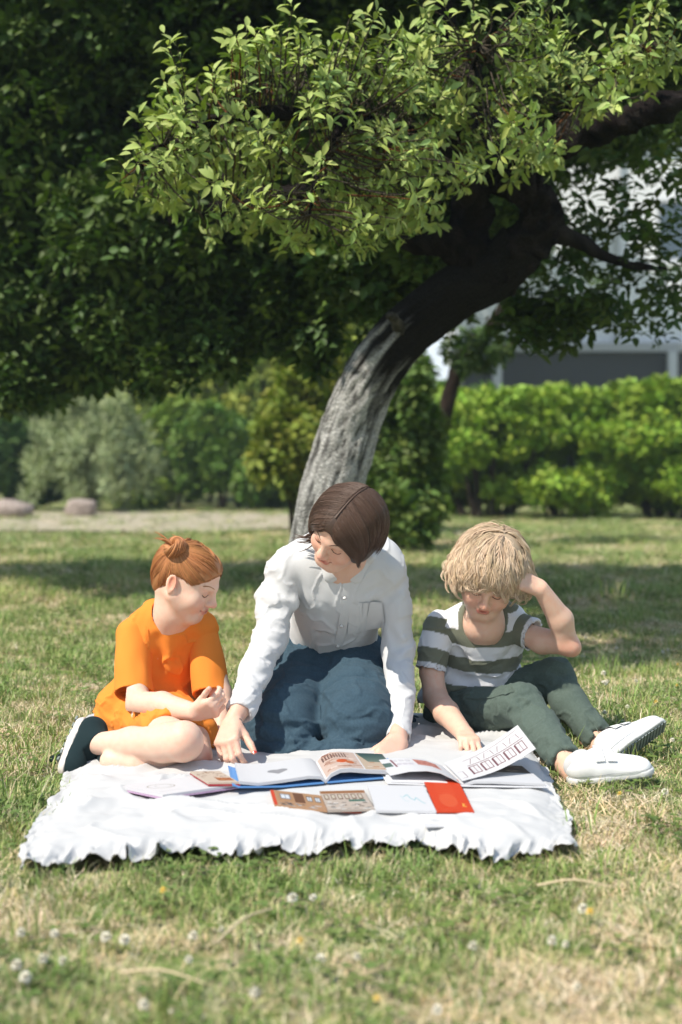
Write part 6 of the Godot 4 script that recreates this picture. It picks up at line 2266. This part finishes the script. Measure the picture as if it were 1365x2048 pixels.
func flat(width: float, h: float) -> Array:
	return [Vector2(0, h), Vector2(width * 0.5, h), Vector2(width, h)]


func facade(im: Image, x: float, y: float, w: float, h: float, wall: Color, frame: Color, pane: Color, cols: int) -> void:
	rect(im, x, y, w, h, wall)
	for i in cols:
		var cx := x + w * (i + 0.15) / cols
		rect(im, cx, y + h * 0.22, w * 0.7 / cols, h * 0.56, frame)
		rect(im, cx + w * 0.08 / cols, y + h * 0.3, w * 0.54 / cols, h * 0.4, pane)
		rect(im, cx + w * 0.33 / cols, y + h * 0.3, w * 0.05 / cols, h * 0.4, frame)


func build_books() -> void:
	var r := RandomNumberGenerator.new()
	r.seed = 55
	var ground := func(p: Vector3) -> Vector3: return Vector3(p.x, 0.036 + lay(p.x, p.z), p.z)
	var white := Color(0.9, 0.9, 0.9)
	var lilac := mat("lilac_board", Color(0.42, 0.28, 0.42), 0.6)
	var blue := mat("blue_board", Color(0.1, 0.26, 0.55), 0.5)
	var red := mat("red_board", Color(0.3, 0.02, 0.03), 0.5)
	var orange := mat("orange_card", Color(0.72, 0.1, 0.03), 0.5)
	var pages := mat("page_block", Color(0.68, 0.68, 0.7), 0.7)

	# lilac book, open at a page with an oval drawing
	var a: Vector3 = ground.call(Vector3(-0.396, 0.030, -3.129))
	var b: Vector3 = ground.call(Vector3(-0.521, 0.030, -3.265))
	var c: Vector3 = ground.call(Vector3(-0.233, 0.030, -3.215))
	var d: Vector3 = ground.call(Vector3(-0.343, 0.030, -3.333))
	var o := thing("book", "lilac bound thin book with an oval drawing, left of the other books", "book", Vector3(a.x, 0, a.z), "picture books on the blanket")
	leaf_block("cover", o, a, b - a, (c - a).normalized(), flat(a.distance_to(c), 0.004), 0.003, lilac)
	var im := print_tex(256, 256, white)
	oval(im, 0.33, 0.42, 0.17, 0.16, Color(0.66, 0.65, 0.6), 0.9)
	oval(im, 0.36, 0.42, 0.1, 0.1, Color(0.72, 0.72, 0.7), 0.88)
	rect(im, 0.1, 0.78, 0.3, 0.015, Color(0.75, 0.75, 0.75))
	leaf_block("page", o, a + (c - a) * 0.02 + (b - a) * 0.02 + Vector3(0, 0.0, 0), (b - a) * 0.96, (c - a).normalized(), flat(a.distance_to(c) * 0.96, 0.0105), 0.006, paper("oval_page", im))

	# picture book with a dark red back under the woman's right hand
	a = ground.call(Vector3(-0.300, 0.030, -3.201))
	b = ground.call(Vector3(-0.359, 0.030, -3.354))
	c = ground.call(Vector3(-0.227, 0.030, -3.191))
	o = thing("book", "dark red book with brown interior pictures beneath the woman's right hand", "book", Vector3(a.x, 0, a.z), "picture books on the blanket")
	var lift := Vector3(0, 0.011, 0)
	leaf_block("cover", o, a + lift, b - a, (c - a).normalized(), flat(a.distance_to(c), 0.004), 0.003, red)
	im = print_tex(256, 256, Color(0.82, 0.76, 0.68))
	for k in 90:
		var tone := r.randf()
		rect(im, r.randf() * 0.9, r.randf() * 0.62, r.randf_range(0.02, 0.12), r.randf_range(0.01, 0.04), Color(0.35, 0.2, 0.12).lerp(Color(0.95, 0.9, 0.84), tone))
	rect(im, 0.45, 0.6, 0.5, 0.26, Color(0.62, 0.36, 0.2))
	for k in 14:
		rect(im, 0.45 + r.randf() * 0.4, 0.6 + r.randf() * 0.22, 0.1, 0.02, Color(0.8, 0.56, 0.36))
	leaf_block("page", o, a + lift + (b - a) * 0.03, (b - a) * 0.95, (c - a).normalized(), flat(a.distance_to(c) * 0.97, 0.009), 0.0045, paper("interior_page", im))

	# the large open book with blue boards
	var g0: Vector3 = ground.call(Vector3(-0.035, 0.030, -3.245))
	var g1: Vector3 = ground.call(Vector3(-0.062, 0.030, -3.459))
	o = thing("book", "large open book with blue boards and a grey heart, held by the woman", "book", Vector3(g0.x, 0, g0.z), "picture books on the blanket")
	var l0: Vector3 = ground.call(Vector3(-0.235, 0.030, -3.181))
	var lw := (l0 - g0)
	var rw: Vector3 = ground.call(Vector3(0.137, 0.030, -3.301)) - g0
	leaf_block("cover", o, g0 + lw.normalized() * 0.004, g1 - g0, lw.normalized(), [Vector2(0, 0.004), Vector2(0.1, 0.004), Vector2(lw.length() * 0.96, 0.012), Vector2(lw.length() + 0.006, 0.018)], 0.003, blue)
	leaf_block("cover", o, g0 + rw.normalized() * 0.004, g1 - g0, rw.normalized(), flat(rw.length() + 0.004, 0.004), 0.003, blue)
	im = print_tex(512, 512, white)
	for e: float in [-1.0, 1.0]:
		oval(im, 0.52 + e * 0.052, 0.5, 0.07, 0.075, Color(0.62, 0.62, 0.63))
	for k in 40:
		var t := k / 39.0
		rect(im, 0.52 - 0.118 * (1.0 - t), 0.52 + t * 0.15, 0.236 * (1.0 - t), 0.005, Color(0.62, 0.62, 0.63))
	leaf_block("page", o, g0 + (g1 - g0) * 0.02, (g1 - g0) * 0.96, lw.normalized(), [Vector2(0, 0.008), Vector2(0.012, 0.018), Vector2(0.04, 0.0215), Vector2(0.1, 0.018), Vector2(0.16, 0.016), Vector2(lw.length() * 0.97, 0.024)], 0.007, paper("heart_page", im))
	im = print_tex(512, 512, white)
	rect(im, 0.02, 0.03, 0.53, 0.94, Color(0.83, 0.74, 0.68))
	for k in 60:
		var y := r.randf() * 0.85
		var x := r.randf() * 0.4
		rect(im, 0.03 + x, 0.04 + y, r.randf_range(0.05, 0.16), r.randf_range(0.012, 0.05), Color(0.5, 0.24, 0.12).lerp(Color(0.96, 0.9, 0.85), r.randf()))
	for k in 9:
		rect(im, 0.06 + 0.04 * k, 0.1, 0.02, 0.24, Color(0.45, 0.34, 0.3))
	oval(im, 0.3, 0.55, 0.08, 0.1, Color(0.82, 0.36, 0.14))
	oval(im, 0.4, 0.62, 0.06, 0.08, Color(0.78, 0.42, 0.22))
	rect(im, 0.57, 0.02, 0.42, 0.96, Color(0.8, 0.72, 0.62))
	for k in 60:
		var t := k / 59.0
		rect(im, 0.58 + 0.1 * t, 0.03 + t * 0.5, 0.4 - 0.08 * t, 0.012, Color(0.18, 0.3, 0.3).lerp(Color(0.45, 0.52, 0.46), t))
	for k in 14:
		rect(im, 0.6 + 0.3 * r.randf(), 0.5 + 0.42 * r.randf(), 0.08, 0.03, Color(0.72, 0.42, 0.24).lerp(Color(0.92, 0.86, 0.8), r.randf()))
	leaf_block("page", o, g0 + (g1 - g0) * 0.02, (g1 - g0) * 0.96, rw.normalized(), [Vector2(0, 0.008), Vector2(0.014, 0.023), Vector2(0.035, 0.031), Vector2(0.06, 0.031), Vector2(0.1, 0.025), Vector2(rw.length() * 0.96, 0.017)], 0.009, paper("room_page", im))

	# the open book at the boy's hand, one sheet standing
	g0 = ground.call(Vector3(0.277, 0.030, -3.225))
	g1 = ground.call(Vector3(0.248, 0.030, -3.408))
	o = thing("book", "open white picture book at the boy's hand, one page standing up", "book", Vector3(g0.x, 0, g0.z), "picture books on the blanket")
	l0 = ground.call(Vector3(0.110, 0.030, -3.240))
	lw = l0 - g0
	rw = ground.call(Vector3(0.473, 0.030, -3.230)) - g0
	leaf_block("cover", o, g0, g1 - g0, lw.normalized(), flat(lw.length() + 0.003, 0.0035), 0.0025, pages)
	leaf_block("cover", o, g0, g1 - g0, rw.normalized(), flat(rw.length() + 0.003, 0.0035), 0.0025, pages)
	im = print_tex(512, 512, white)
	facade(im, 0.16, 0.12, 0.34, 0.42, Color(0.78, 0.5, 0.44), Color(0.85, 0.62, 0.56), Color(0.7, 0.4, 0.36), 4)
	facade(im, 0.54, 0.1, 0.28, 0.2, Color(0.92, 0.92, 0.92), Color(0.7, 0.66, 0.66), Color(0.88, 0.88, 0.9), 3)
	facade(im, 0.54, 0.36, 0.26, 0.18, Color(0.9, 0.89, 0.9), Color(0.72, 0.68, 0.68), Color(0.85, 0.85, 0.88), 3)
	rect(im, 0.8, 0.1, 0.03, 0.5, Color(0.55, 0.38, 0.4))
	rect(im, 0.85, 0.28, 0.13, 0.26, Color(0.36, 0.45, 0.42))
	leaf_block("page", o, g0 + (g1 - g0) * 0.02, (g1 - g0) * 0.96, lw.normalized(), [Vector2(0, 0.006), Vector2(0.02, 0.017), Vector2(0.05, 0.03), Vector2(0.08, 0.034), Vector2(0.12, 0.031), Vector2(lw.length() * 0.98, 0.02)], 0.0012, paper("shops_page", im), 0.35)
	leaf_block("page", o, g0 + (g1 - g0) * 0.02, (g1 - g0) * 0.96, lw.normalized(), [Vector2(0, 0.005), Vector2(0.05, 0.009), Vector2(lw.length() * 0.98, 0.0085)], 0.004, pages)
	im = print_tex(256, 256, white)
	rect(im, 0.25, 0.04, 0.72, 0.42, Color(0.3, 0.25, 0.22))
	for k in 50:
		rect(im, 0.25 + 0.64 * r.randf(), 0.05 + 0.36 * r.randf(), r.randf_range(0.03, 0.12), r.randf_range(0.01, 0.05), Color(0.1, 0.09, 0.08).lerp(Color(0.7, 0.62, 0.55), r.randf()))
	leaf_block("page", o, g0 + (g1 - g0) * 0.02, (g1 - g0) * 0.96, rw.normalized(), [Vector2(0, 0.006), Vector2(0.03, 0.013), Vector2(0.07, 0.0135), Vector2(rw.length() * 0.98, 0.0095)], 0.0055, paper("street_page", im))
	im = print_tex(512, 512, white)
	var pen := Color(0.55, 0.42, 0.42)
	for k in 5:
		var x := 0.2 + k * 0.155
		rect(im, x, 0.5, 0.115, 0.34, pen)
		rect(im, x + 0.012, 0.53, 0.09, 0.28, white)
		rect(im, x + 0.05, 0.53, 0.012, 0.28, pen.lerp(white, 0.4))
		rect(im, x - 0.014, 0.52, 0.022, 0.34, Color(0.48, 0.33, 0.35))
	rect(im, 0.2, 0.44, 0.76, 0.025, pen)
	for k in 4:
		stroke(im, [Vector2(0.25 + k * 0.18, 0.4), Vector2(0.29 + k * 0.18, 0.22), Vector2(0.37 + k * 0.18, 0.22), Vector2(0.38 + k * 0.18, 0.4)], 0.008, pen)
	stroke(im, [Vector2(0.2, 0.2), Vector2(0.94, 0.1)], 0.012, pen)
	stroke(im, [Vector2(0.04, 0.6), Vector2(0.1, 0.6), Vector2(0.1, 0.9), Vector2(0.04, 0.9)], 0.008, pen)
	# the standing sheet: leans to the right, front corner at the gutter
	var s := Soup.new()
	s.mapped = true
	var near := g0 + Vector3(0, 0.014, 0)
	var far := g1 + Vector3(0, 0.012, 0)
	var tip0 := Vector3(0.459, 0.112, -3.330)
	var tip1 := Vector3(0.437, 0.137, -3.500)
	for side in 2:
		for i in 9:
			var u := i / 8.0
			var sag := Vector3(-0.2, 0.9, 0.1) * 0.012 * sin(PI * u)
			for k in 5:
				var t := k / 4.0
				var p := near.lerp(far, t).lerp(tip0.lerp(tip1, t), u) - sag - Vector3(-0.5, 0.6, 0.5) * 0.0008 * side
				s.vert(p, Vector3.ZERO, Vector2(u, 1.0 - t))
	for side in 2:
		for i in 8:
			for k in 4:
				var q := side * 45 + i * 5 + k
				if side == 0:
					s.quad(q, q + 1, q + 6, q + 5)
				else:
					s.quad(q, q + 5, q + 6, q + 1)
	s.smooth()
	part("page", s.mesh(), paper("houses_page", im), o)

	# the small folded booklet with shop fronts
	a = ground.call(Vector3(-0.143, 0.030, -3.030))
	b = ground.call(Vector3(-0.159, 0.030, -3.167))
	c = ground.call(Vector3(-0.029, 0.030, -2.983))
	var e2: Vector3 = ground.call(Vector3(0.070, 0.030, -3.000))
	o = thing("booklet", "small open booklet with brown shop front pictures nearest the blanket's edge", "booklet", Vector3(a.x, 0, a.z), "picture books on the blanket")
	im = print_tex(256, 256, Color(0.72, 0.56, 0.42))
	rect(im, 0, 0, 0.07, 1, Color(0.84, 0.26, 0.12))
	facade(im, 0.12, 0.05, 0.3, 0.62, Color(0.7, 0.53, 0.38), Color(0.5, 0.5, 0.52), Color(0.86, 0.88, 0.9), 1)
	rect(im, 0.44, 0.05, 0.2, 0.64, Color(0.45, 0.3, 0.2))
	facade(im, 0.66, 0.05, 0.32, 0.62, Color(0.72, 0.56, 0.4), Color(0.4, 0.36, 0.34), Color(0.8, 0.83, 0.85), 2)
	for k in 26:
		rect(im, 0.08 + 0.85 * r.randf(), 0.72 + 0.22 * r.randf(), 0.07, 0.05, Color(0.16, 0.16, 0.18).lerp(Color(0.85, 0.84, 0.82), r.randf()))
	leaf_block("page", o, a, b - a, (c - a).normalized(), flat(a.distance_to(c), 0.007), 0.004, paper("shop_page", im))
	im = print_tex(256, 256, Color(0.78, 0.72, 0.66))
	rect(im, 0, 0.02, 1, 0.14, Color(0.62, 0.42, 0.26))
	for k in 6:
		rect(im, 0.05 + k * 0.15, 0.2, 0.1, 0.28, Color(0.42, 0.3, 0.22))
		rect(im, 0.065 + k * 0.15, 0.23, 0.07, 0.2, Color(0.8, 0.76, 0.68))
	rect(im, 0.55, 0.5, 0.36, 0.1, Color(0.2, 0.42, 0.36))
	for k in 34:
		rect(im, 0.02 + 0.85 * r.randf(), 0.56 + 0.4 * r.randf(), 0.1, 0.04, Color(0.3, 0.26, 0.24).lerp(Color(0.94, 0.93, 0.9), r.randf()))
	leaf_block("page", o, c + (e2 - c) * 0.01, (b - a) * 1.25, (e2 - c).normalized(), flat(e2.distance_to(c), 0.0085), 0.0055, paper("arcade_page", im))
	leaf_block("cover", o, a - Vector3(0, 0.0055, 0) + (e2 - a) * 0.01, (b - a) * 1.1, (e2 - a).normalized(), flat(e2.distance_to(a), 0.004), 0.002, orange)

	# white and orange booklet
	a = ground.call(Vector3(0.074, 0.030, -2.987))
	b = ground.call(Vector3(0.060, 0.030, -3.201))
	c = ground.call(Vector3(0.202, 0.030, -2.991))
	e2 = ground.call(Vector3(0.282, 0.030, -2.995))
	o = thing("booklet", "open booklet with bright orange cover and a pale blue squiggle on white", "booklet", Vector3(a.x, 0, a.z), "picture books on the blanket")
	im = print_tex(512, 512, white)
	stroke(im, [Vector2(0.55, 0.48), Vector2(0.63, 0.38), Vector2(0.66, 0.52), Vector2(0.72, 0.6), Vector2(0.76, 0.5), Vector2(0.83, 0.66), Vector2(0.88, 0.72)], 0.016, Color(0.62, 0.8, 0.82))
	stroke(im, [Vector2(0.5, 0.42), Vector2(0.56, 0.62), Vector2(0.62, 0.66)], 0.01, Color(0.72, 0.84, 0.86))
	leaf_block("page", o, a, b - a, (c - a).normalized(), flat(a.distance_to(c), 0.0085), 0.0055, paper("squiggle_page", im))
	im = print_tex(256, 256, Color(0.86, 0.28, 0.13))
	oval(im, 0.45, 0.66, 0.24, 0.2, Color(0.88, 0.36, 0.2))
	for k in 6:
		rect(im, 0.22, 0.14 + k * 0.07, 0.5, 0.012, Color(0.9, 0.4, 0.24))
	stroke(im, [Vector2(0.8, 0.76), Vector2(0.78, 0.86)], 0.02, Color(0.96, 0.72, 0.3))
	stroke(im, [Vector2(0.85, 0.78), Vector2(0.79, 0.81), Vector2(0.86, 0.86)], 0.02, Color(0.96, 0.72, 0.3))
	leaf_block("cover", o, c + (e2 - c) * 0.01, (ground.call(Vector3(0.189, 0.030, -3.260)) - c), (e2 - c).normalized(), flat(e2.distance_to(c), 0.0075), 0.003, paper("orange_cover", im))
	# a slim grey book under the orange one
	a = ground.call(Vector3(0.163, 0.030, -2.949)) - Vector3(0, 0.006, 0)
	b = ground.call(Vector3(0.148, 0.030, -3.162)) - Vector3(0, 0.006, 0)
	c = ground.call(Vector3(0.276, 0.030, -2.962)) - Vector3(0, 0.006, 0)
	o = thing("book", "slim greenish grey book lying under the orange booklet", "book", Vector3(a.x, 0, a.z), "picture books on the blanket")
	leaf_block("cover", o, a, b - a, (c - a).normalized(), flat(a.distance_to(c), 0.006), 0.0045, mat("grey_board", Color(0.3, 0.34, 0.32), 0.6))
	leaf_block("page", o, a + (b - a) * 0.02, (b - a) * 0.96, (c - a).normalized(), flat(a.distance_to(c) * 0.99, 0.0075), 0.0012, pages)
	# a loose white print, faint lines
	a = ground.call(Vector3(0.174, 0.030, -2.900)) - Vector3(0, 0.004, 0)
	b = ground.call(Vector3(0.169, 0.030, -2.983)) - Vector3(0, 0.004, 0)
	c = ground.call(Vector3(0.313, 0.030, -2.916)) - Vector3(0, 0.004, 0)
	im = print_tex(256, 128, white)
	stroke(im, [Vector2(0.1, 0.2), Vector2(0.1, 0.8), Vector2(0.9, 0.8)], 0.01, Color(0.7, 0.7, 0.72))
	stroke(im, [Vector2(0.6, 0.1), Vector2(0.75, 0.7)], 0.01, Color(0.7, 0.7, 0.72))
	o = thing("sheet_of_paper", "loose white sheet with faint lines in front of the orange booklet", "paper", Vector3(a.x, 0, a.z))
	leaf_block("sheet", o, a, b - a, (c - a).normalized(), flat(a.distance_to(c), 0.004), 0.0015, paper("faint_print", im))
	say("books")

# ------------------------------------------------------------------ grass and flowers
func tuft_mesh(count: int, height: float, width: float, spread: float, lean: float, seed_: int, tones: Array) -> ArrayMesh:
	var r := RandomNumberGenerator.new()
	r.seed = seed_
	var s := Soup.new()
	s.colored = true
	for k in count:
		var foot := Vector3(r.randfn(), 0, r.randfn()) * spread * 0.5
		var a := r.randf() * TAU
		var dir := Vector3(cos(a), 0, sin(a))
		var across := Vector3(-sin(a), 0, cos(a))
		var h := height * r.randf_range(0.5, 1.15)
		var l := lean * h * r.randf_range(0.2, 1.3)
		var w := width * r.randf_range(0.7, 1.3)
		var c: Color = tones[r.randi_range(0, tones.size() - 1)]
		var q := r.randf_range(0.8, 1.2)
		c = Color(c.r * q, c.g * q, c.b * q)
		var twist := across.rotated(Vector3.UP, r.randf_range(-0.8, 0.8))
		var p0 := foot
		var p1 := foot + dir * l * 0.3 + Vector3.UP * h * 0.55
		var p2 := foot + dir * l + Vector3.UP * h * r.randf_range(0.8, 1.0)
		var n := (across.cross(p1 - p0)).normalized()
		var f := s.v.size()
		s.vert(p0 - twist * w, n, Vector2.ZERO, c)
		s.vert(p0 + twist * w, n, Vector2.ZERO, c)
		s.vert(p1 - twist * w * 0.8, n, Vector2.ZERO, c)
		s.vert(p1 + twist * w * 0.8, n, Vector2.ZERO, c)
		s.vert(p2, n, Vector2.ZERO, c)
		s.quad(f, f + 2, f + 3, f + 1)
		s.tri(f + 2, f + 4, f + 3)
	s.smooth()
	return s.mesh()


func clover_mesh(count: int, seed_: int) -> ArrayMesh:
	var r := RandomNumberGenerator.new()
	r.seed = seed_
	var s := Soup.new()
	s.colored = true
	for k in count:
		var c := Vector3(r.randfn() * 0.03, r.randf_range(0.012, 0.035), r.randfn() * 0.03)
		var q := r.randf_range(0.8, 1.2)
		var tint := Color(0.11 * q, 0.17 * q, 0.045 * q)
		var turn := r.randf() * TAU
		for j in 3:
			var a := turn + j * TAU / 3
			var d := Vector3(cos(a), r.randf_range(-0.1, 0.4), sin(a)).normalized()
			add_leaf(s, Transform3D(Basis(Vector3.UP.cross(d).normalized(), Vector3.UP, d), c), r.randf_range(0.01, 0.016), 0.013, 0.1, tint)
	s.smooth()
	return s.mesh()


func build_grass() -> void:
	var r := RandomNumberGenerator.new()
	r.seed = 404
	var patch := FastNoiseLite.new()
	patch.seed = 12
	patch.frequency = 0.9
	patch.fractal_octaves = 3
	var greens := [Color(0.22, 0.33, 0.09), Color(0.18, 0.29, 0.08), Color(0.31, 0.39, 0.14), Color(0.5, 0.47, 0.27)]
	var straws := [Color(0.6, 0.52, 0.34), Color(0.5, 0.44, 0.28), Color(0.66, 0.6, 0.43)]
	var kinds := [
		tuft_mesh(34, 0.04, 0.0013, 0.055, 0.8, 1, greens), tuft_mesh(28, 0.055, 0.0014, 0.05, 0.8, 2, greens),
		tuft_mesh(26, 0.022, 0.0013, 0.07, 2.6, 3, straws), clover_mesh(9, 4), tuft_mesh(14, 0.09, 0.0015, 0.05, 0.6, 5, greens + straws)]
	var names := ["grass", "taller_grass", "dry_grass", "clover_leaves", "long_grass"]
	var texts := ["short green grass of the lawn", "slightly taller green grass tufts of the lawn", "dry straw coloured grass lying on the lawn", "low clover leaves growing in the lawn", "long thin grass stalks standing out of the lawn"]
	var spots: Array = [[], [], [], [], []]
	var tints: Array = [PackedColorArray(), PackedColorArray(), PackedColorArray(), PackedColorArray(), PackedColorArray()]
	var z := -1.9
	var bands := [[1.9, 3.2, 900.0], [3.2, 5.0, 560.0], [5.0, 8.0, 300.0], [8.0, 13.0, 140.0], [13.0, 24.0, 60.0]]
	for band in bands:
		var a: float = band[0]
		var b: float = band[1]
		var half := 0.25 * b + 0.5
		var n := int((b - a) * half * 2.0 * float(band[2]))
		var grow: float = clampf(b / 8.0, 1.0, 1.9)
		for i in n:
			var d := r.randf_range(a, b)
			var x := r.randf_range(-half, half)
			if absf(x) > 0.25 * d + 0.45:
				continue
			var p2 := Vector2(x, -d)
			if cloth_outline.size() and inside(cloth_outline, p2) and (inside(cloth_outline, p2 + Vector2(0, 0.04)) or r.randf() < 0.6):
				continue
			if d > 16.2 and d < 23.2 and x < 0.2 and r.randf() < 0.86:
				continue
			var q := patch.get_noise_2d(x, d) + 0.35 * patch.get_noise_2d(x * 4.0, d * 4.0 + 50.0)
			var dry := clampf((0.5 if d < 3.3 else 0.34) - q * 1.1, 0.05, 0.9)
			var k := 2 if r.randf() < dry else (3 if r.randf() < 0.16 else (1 if r.randf() < 0.25 else 0))
			if r.randf() < 0.02 and d < 9.0:
				k = 4
			var size := r.randf_range(0.75, 1.25) * grow * (0.8 if d < 3.0 else 1.0)
			var basis := Basis(Vector3.UP, r.randf() * TAU) * Basis(Vector3.RIGHT, r.randf_range(-0.15, 0.15))
			spots[k].append(Transform3D(basis.scaled(Vector3(size, size * r.randf_range(0.8, 1.1), size)), Vector3(x, lay(x, -d) - 0.012, -d)))
			var t := r.randf_range(0.8, 1.2)
			tints[k].append(Color(t * r.randf_range(0.92, 1.12) * (1.0 + 0.1 * dry), t, t * r.randf_range(0.85, 1.1)))
	for k in 5:
		var where: Array[Transform3D] = []
		where.assign(spots[k])
		var o := copies(names[k], kinds[k], mats["blade"], where, tints[k])
		tag(o, texts[k], "grass", "", "stuff")
	say("grass")


func flower_proto(called: String, color: Color, wide: float, petals: int, stem: float) -> Node3D:
	var r := RandomNumberGenerator.new()
	r.seed = petals
	var o := Node3D.new()
	o.name = called
	var s := Soup.new()
	s.colored = true
	for k in petals:
		var t := (k + 0.5) / petals
		var a := k * 2.4
		var up := lerpf(1.3, -0.5, t)
		var d := Vector3(cos(a) * cos(up), sin(up), sin(a) * cos(up))
		var q := r.randf_range(0.8, 1.1)
		add_leaf(s, Transform3D(aim(d, Vector3.UP if absf(d.y) < 0.9 else Vector3.RIGHT), Vector3(0, stem, 0) + d * wide * 0.15), wide * r.randf_range(0.75, 1.0), wide * 0.45, 0.2, Color(color.r * q, color.g * q, color.b * q))
	s.smooth()
	var h := MeshInstance3D.new()
	h.name = "flower_head"
	h.mesh = s.mesh()
	h.material_override = mats["blade"]
	o.add_child(h)
	s = Soup.new()
	s.colored = true
	s.tube(PackedVector3Array([Vector3(0.01, 0, 0), Vector3(0.004, stem * 0.5, 0), Vector3(0, stem, 0)]), PackedFloat32Array([0.0012, 0.001, 0.001]), 4, Color(0.17, 0.22, 0.07))
	s.smooth()
	var st := MeshInstance3D.new()
	st.name = "stem"
	st.mesh = s.mesh()
	st.material_override = mats["blade"]
	o.add_child(st)
	return o


func build_flowers() -> void:
	var r := RandomNumberGenerator.new()
	r.seed = 99
	var white := flower_proto("clover_flower", Color(0.86, 0.82, 0.74), 0.0115, 64, 0.036)
	var yellow := flower_proto("yellow_flower", Color(0.8, 0.56, 0.12), 0.011, 16, 0.05)
	var cream := flower_proto("seed_head", Color(0.76, 0.66, 0.42), 0.009, 22, 0.045)
	var spots: Array = [[], [], []]
	spots[0] = [Vector3(-0.523, 0.000, -2.292), Vector3(-0.474, 0.000, -2.312), Vector3(-0.454, 0.000, -2.173), Vector3(-0.429, 0.000, -2.182), Vector3(-0.378, 0.000, -2.276), Vector3(-0.347, 0.000, -2.276), Vector3(-0.471, 0.000, -2.095), Vector3(-0.274, 0.000, -2.012), Vector3(-0.241, 0.000, -2.002), Vector3(-0.242, 0.000, -2.217), Vector3(-0.202, 0.000, -2.347), Vector3(-0.033, 0.000, -2.199), Vector3(0.023, 0.000, -2.217), Vector3(-0.091, 0.000, -2.498), Vector3(-0.056, 0.000, -2.527), Vector3(0.143, 0.000, -1.984), Vector3(0.338, 0.000, -2.252), Vector3(0.361, 0.000, -2.257), Vector3(0.205, 0.000, -2.240), Vector3(0.742, 0.000, -3.568), Vector3(0.688, 0.000, -3.585), Vector3(0.765, 0.000, -3.499), Vector3(0.684, 0.000, -3.433), Vector3(0.754, 0.000, -3.289), Vector3(0.344, 0.000, -2.069), Vector3(-0.130, 0.000, -2.059)]
	spots[1] = [Vector3(-0.066, 0.000, -2.245), Vector3(-0.051, 0.000, -2.829), Vector3(0.640, 0.000, -3.240), Vector3(0.056, 0.000, -2.030), Vector3(0.422, 0.000, -2.388), Vector3(-0.316, 0.000, -2.527)]
	spots[2] = [Vector3(-1.268, 0.000, -5.325), Vector3(-1.096, 0.000, -4.999), Vector3(-1.076, 0.000, -5.021), Vector3(-1.025, 0.000, -4.999), Vector3(-0.989, 0.000, -5.068), Vector3(-0.937, 0.000, -5.391), Vector3(-0.908, 0.000, -5.364), Vector3(-0.875, 0.000, -4.740), Vector3(-1.403, 0.000, -8.199), Vector3(-0.984, 0.000, -4.699), Vector3(-1.114, 0.000, -4.909)]
	for k in 46:
		spots[0].append(Vector3(r.randf_range(0.75, 1.9), 0, -r.randf_range(3.9, 6.6)))
	for k in 26:
		spots[2].append(Vector3(r.randf_range(0.8, 1.7), 0, -r.randf_range(3.7, 6.2)))
	for k in 16:
		spots[2].append(Vector3(r.randf_range(-1.6, -0.75), 0, -r.randf_range(4.2, 7.0)))
	for k in 6:
		spots[0].append(Vector3(r.randf_range(-0.8, 0.8), 0, -r.randf_range(2.1, 2.6)))
	for k in 8:
		spots[1].append(Vector3(r.randf_range(0.8, 1.6), 0, -r.randf_range(3.6, 6.5)))
	var words := [["clover_flower", "small round white clover flower in the grass", "flower", "white clover flowers in the lawn"], ["yellow_flower", "small yellow flower standing in the grass", "flower", "yellow flowers in the lawn"], ["seed_head", "small cream seed head standing in the grass", "seed head", "cream seed heads in the lawn"]]
	var protos := [white, yellow, cream]
	for k in 3:
		var first := true
		for p: Vector3 in spots[k]:
			if inside(cloth_outline, Vector2(p.x, p.z)):
				continue
			var o: Node3D = protos[k] if first else protos[k].duplicate()
			first = false
			o.name = numbered(words[k][0])
			add_child(o)
			tag(o, words[k][1], words[k][2], words[k][3])
			o.position = Vector3(p.x, lay(p.x, p.z) - 0.01, p.z)
			o.rotation = Vector3(r.randf_range(-0.3, 0.3), r.randf() * TAU, r.randf_range(-0.3, 0.3))
			o.scale = Vector3.ONE * r.randf_range(0.5, 0.85)
	# a few long dry stalks lying on top of the grass
	var straw: Material = mats["straw"]
	var stalks := [[Vector3(-0.331, 0.000, -2.101), Vector3(-0.196, 0.000, -2.034), "long dry stalk lying in the grass at the lower left"], [Vector3(0.354, 0.000, -2.542), Vector3(0.482, 0.000, -2.504), "long dry stalk lying in the grass right of the blanket's front corner"], [Vector3(-0.200, 0.000, -2.229), Vector3(-0.116, 0.000, -2.383), "dry stalk lying slantwise in the grass before the blanket's middle"]]
	for e: Array in stalks:
		var s := Soup.new()
		var a: Vector3 = e[0] + Vector3(0, 0.022, 0)
		var b: Vector3 = e[1] + Vector3(0, 0.03, 0)
		s.tube(bez([a, a.lerp(b, 0.5) + Vector3(0, 0.012, 0), b], 4), ramp([0.0024, 0.0022, 0.0014], 4), 6)
		tag(part("dry_stalk", s.mesh(), straw), e[2], "stalk")
	say("flowers")
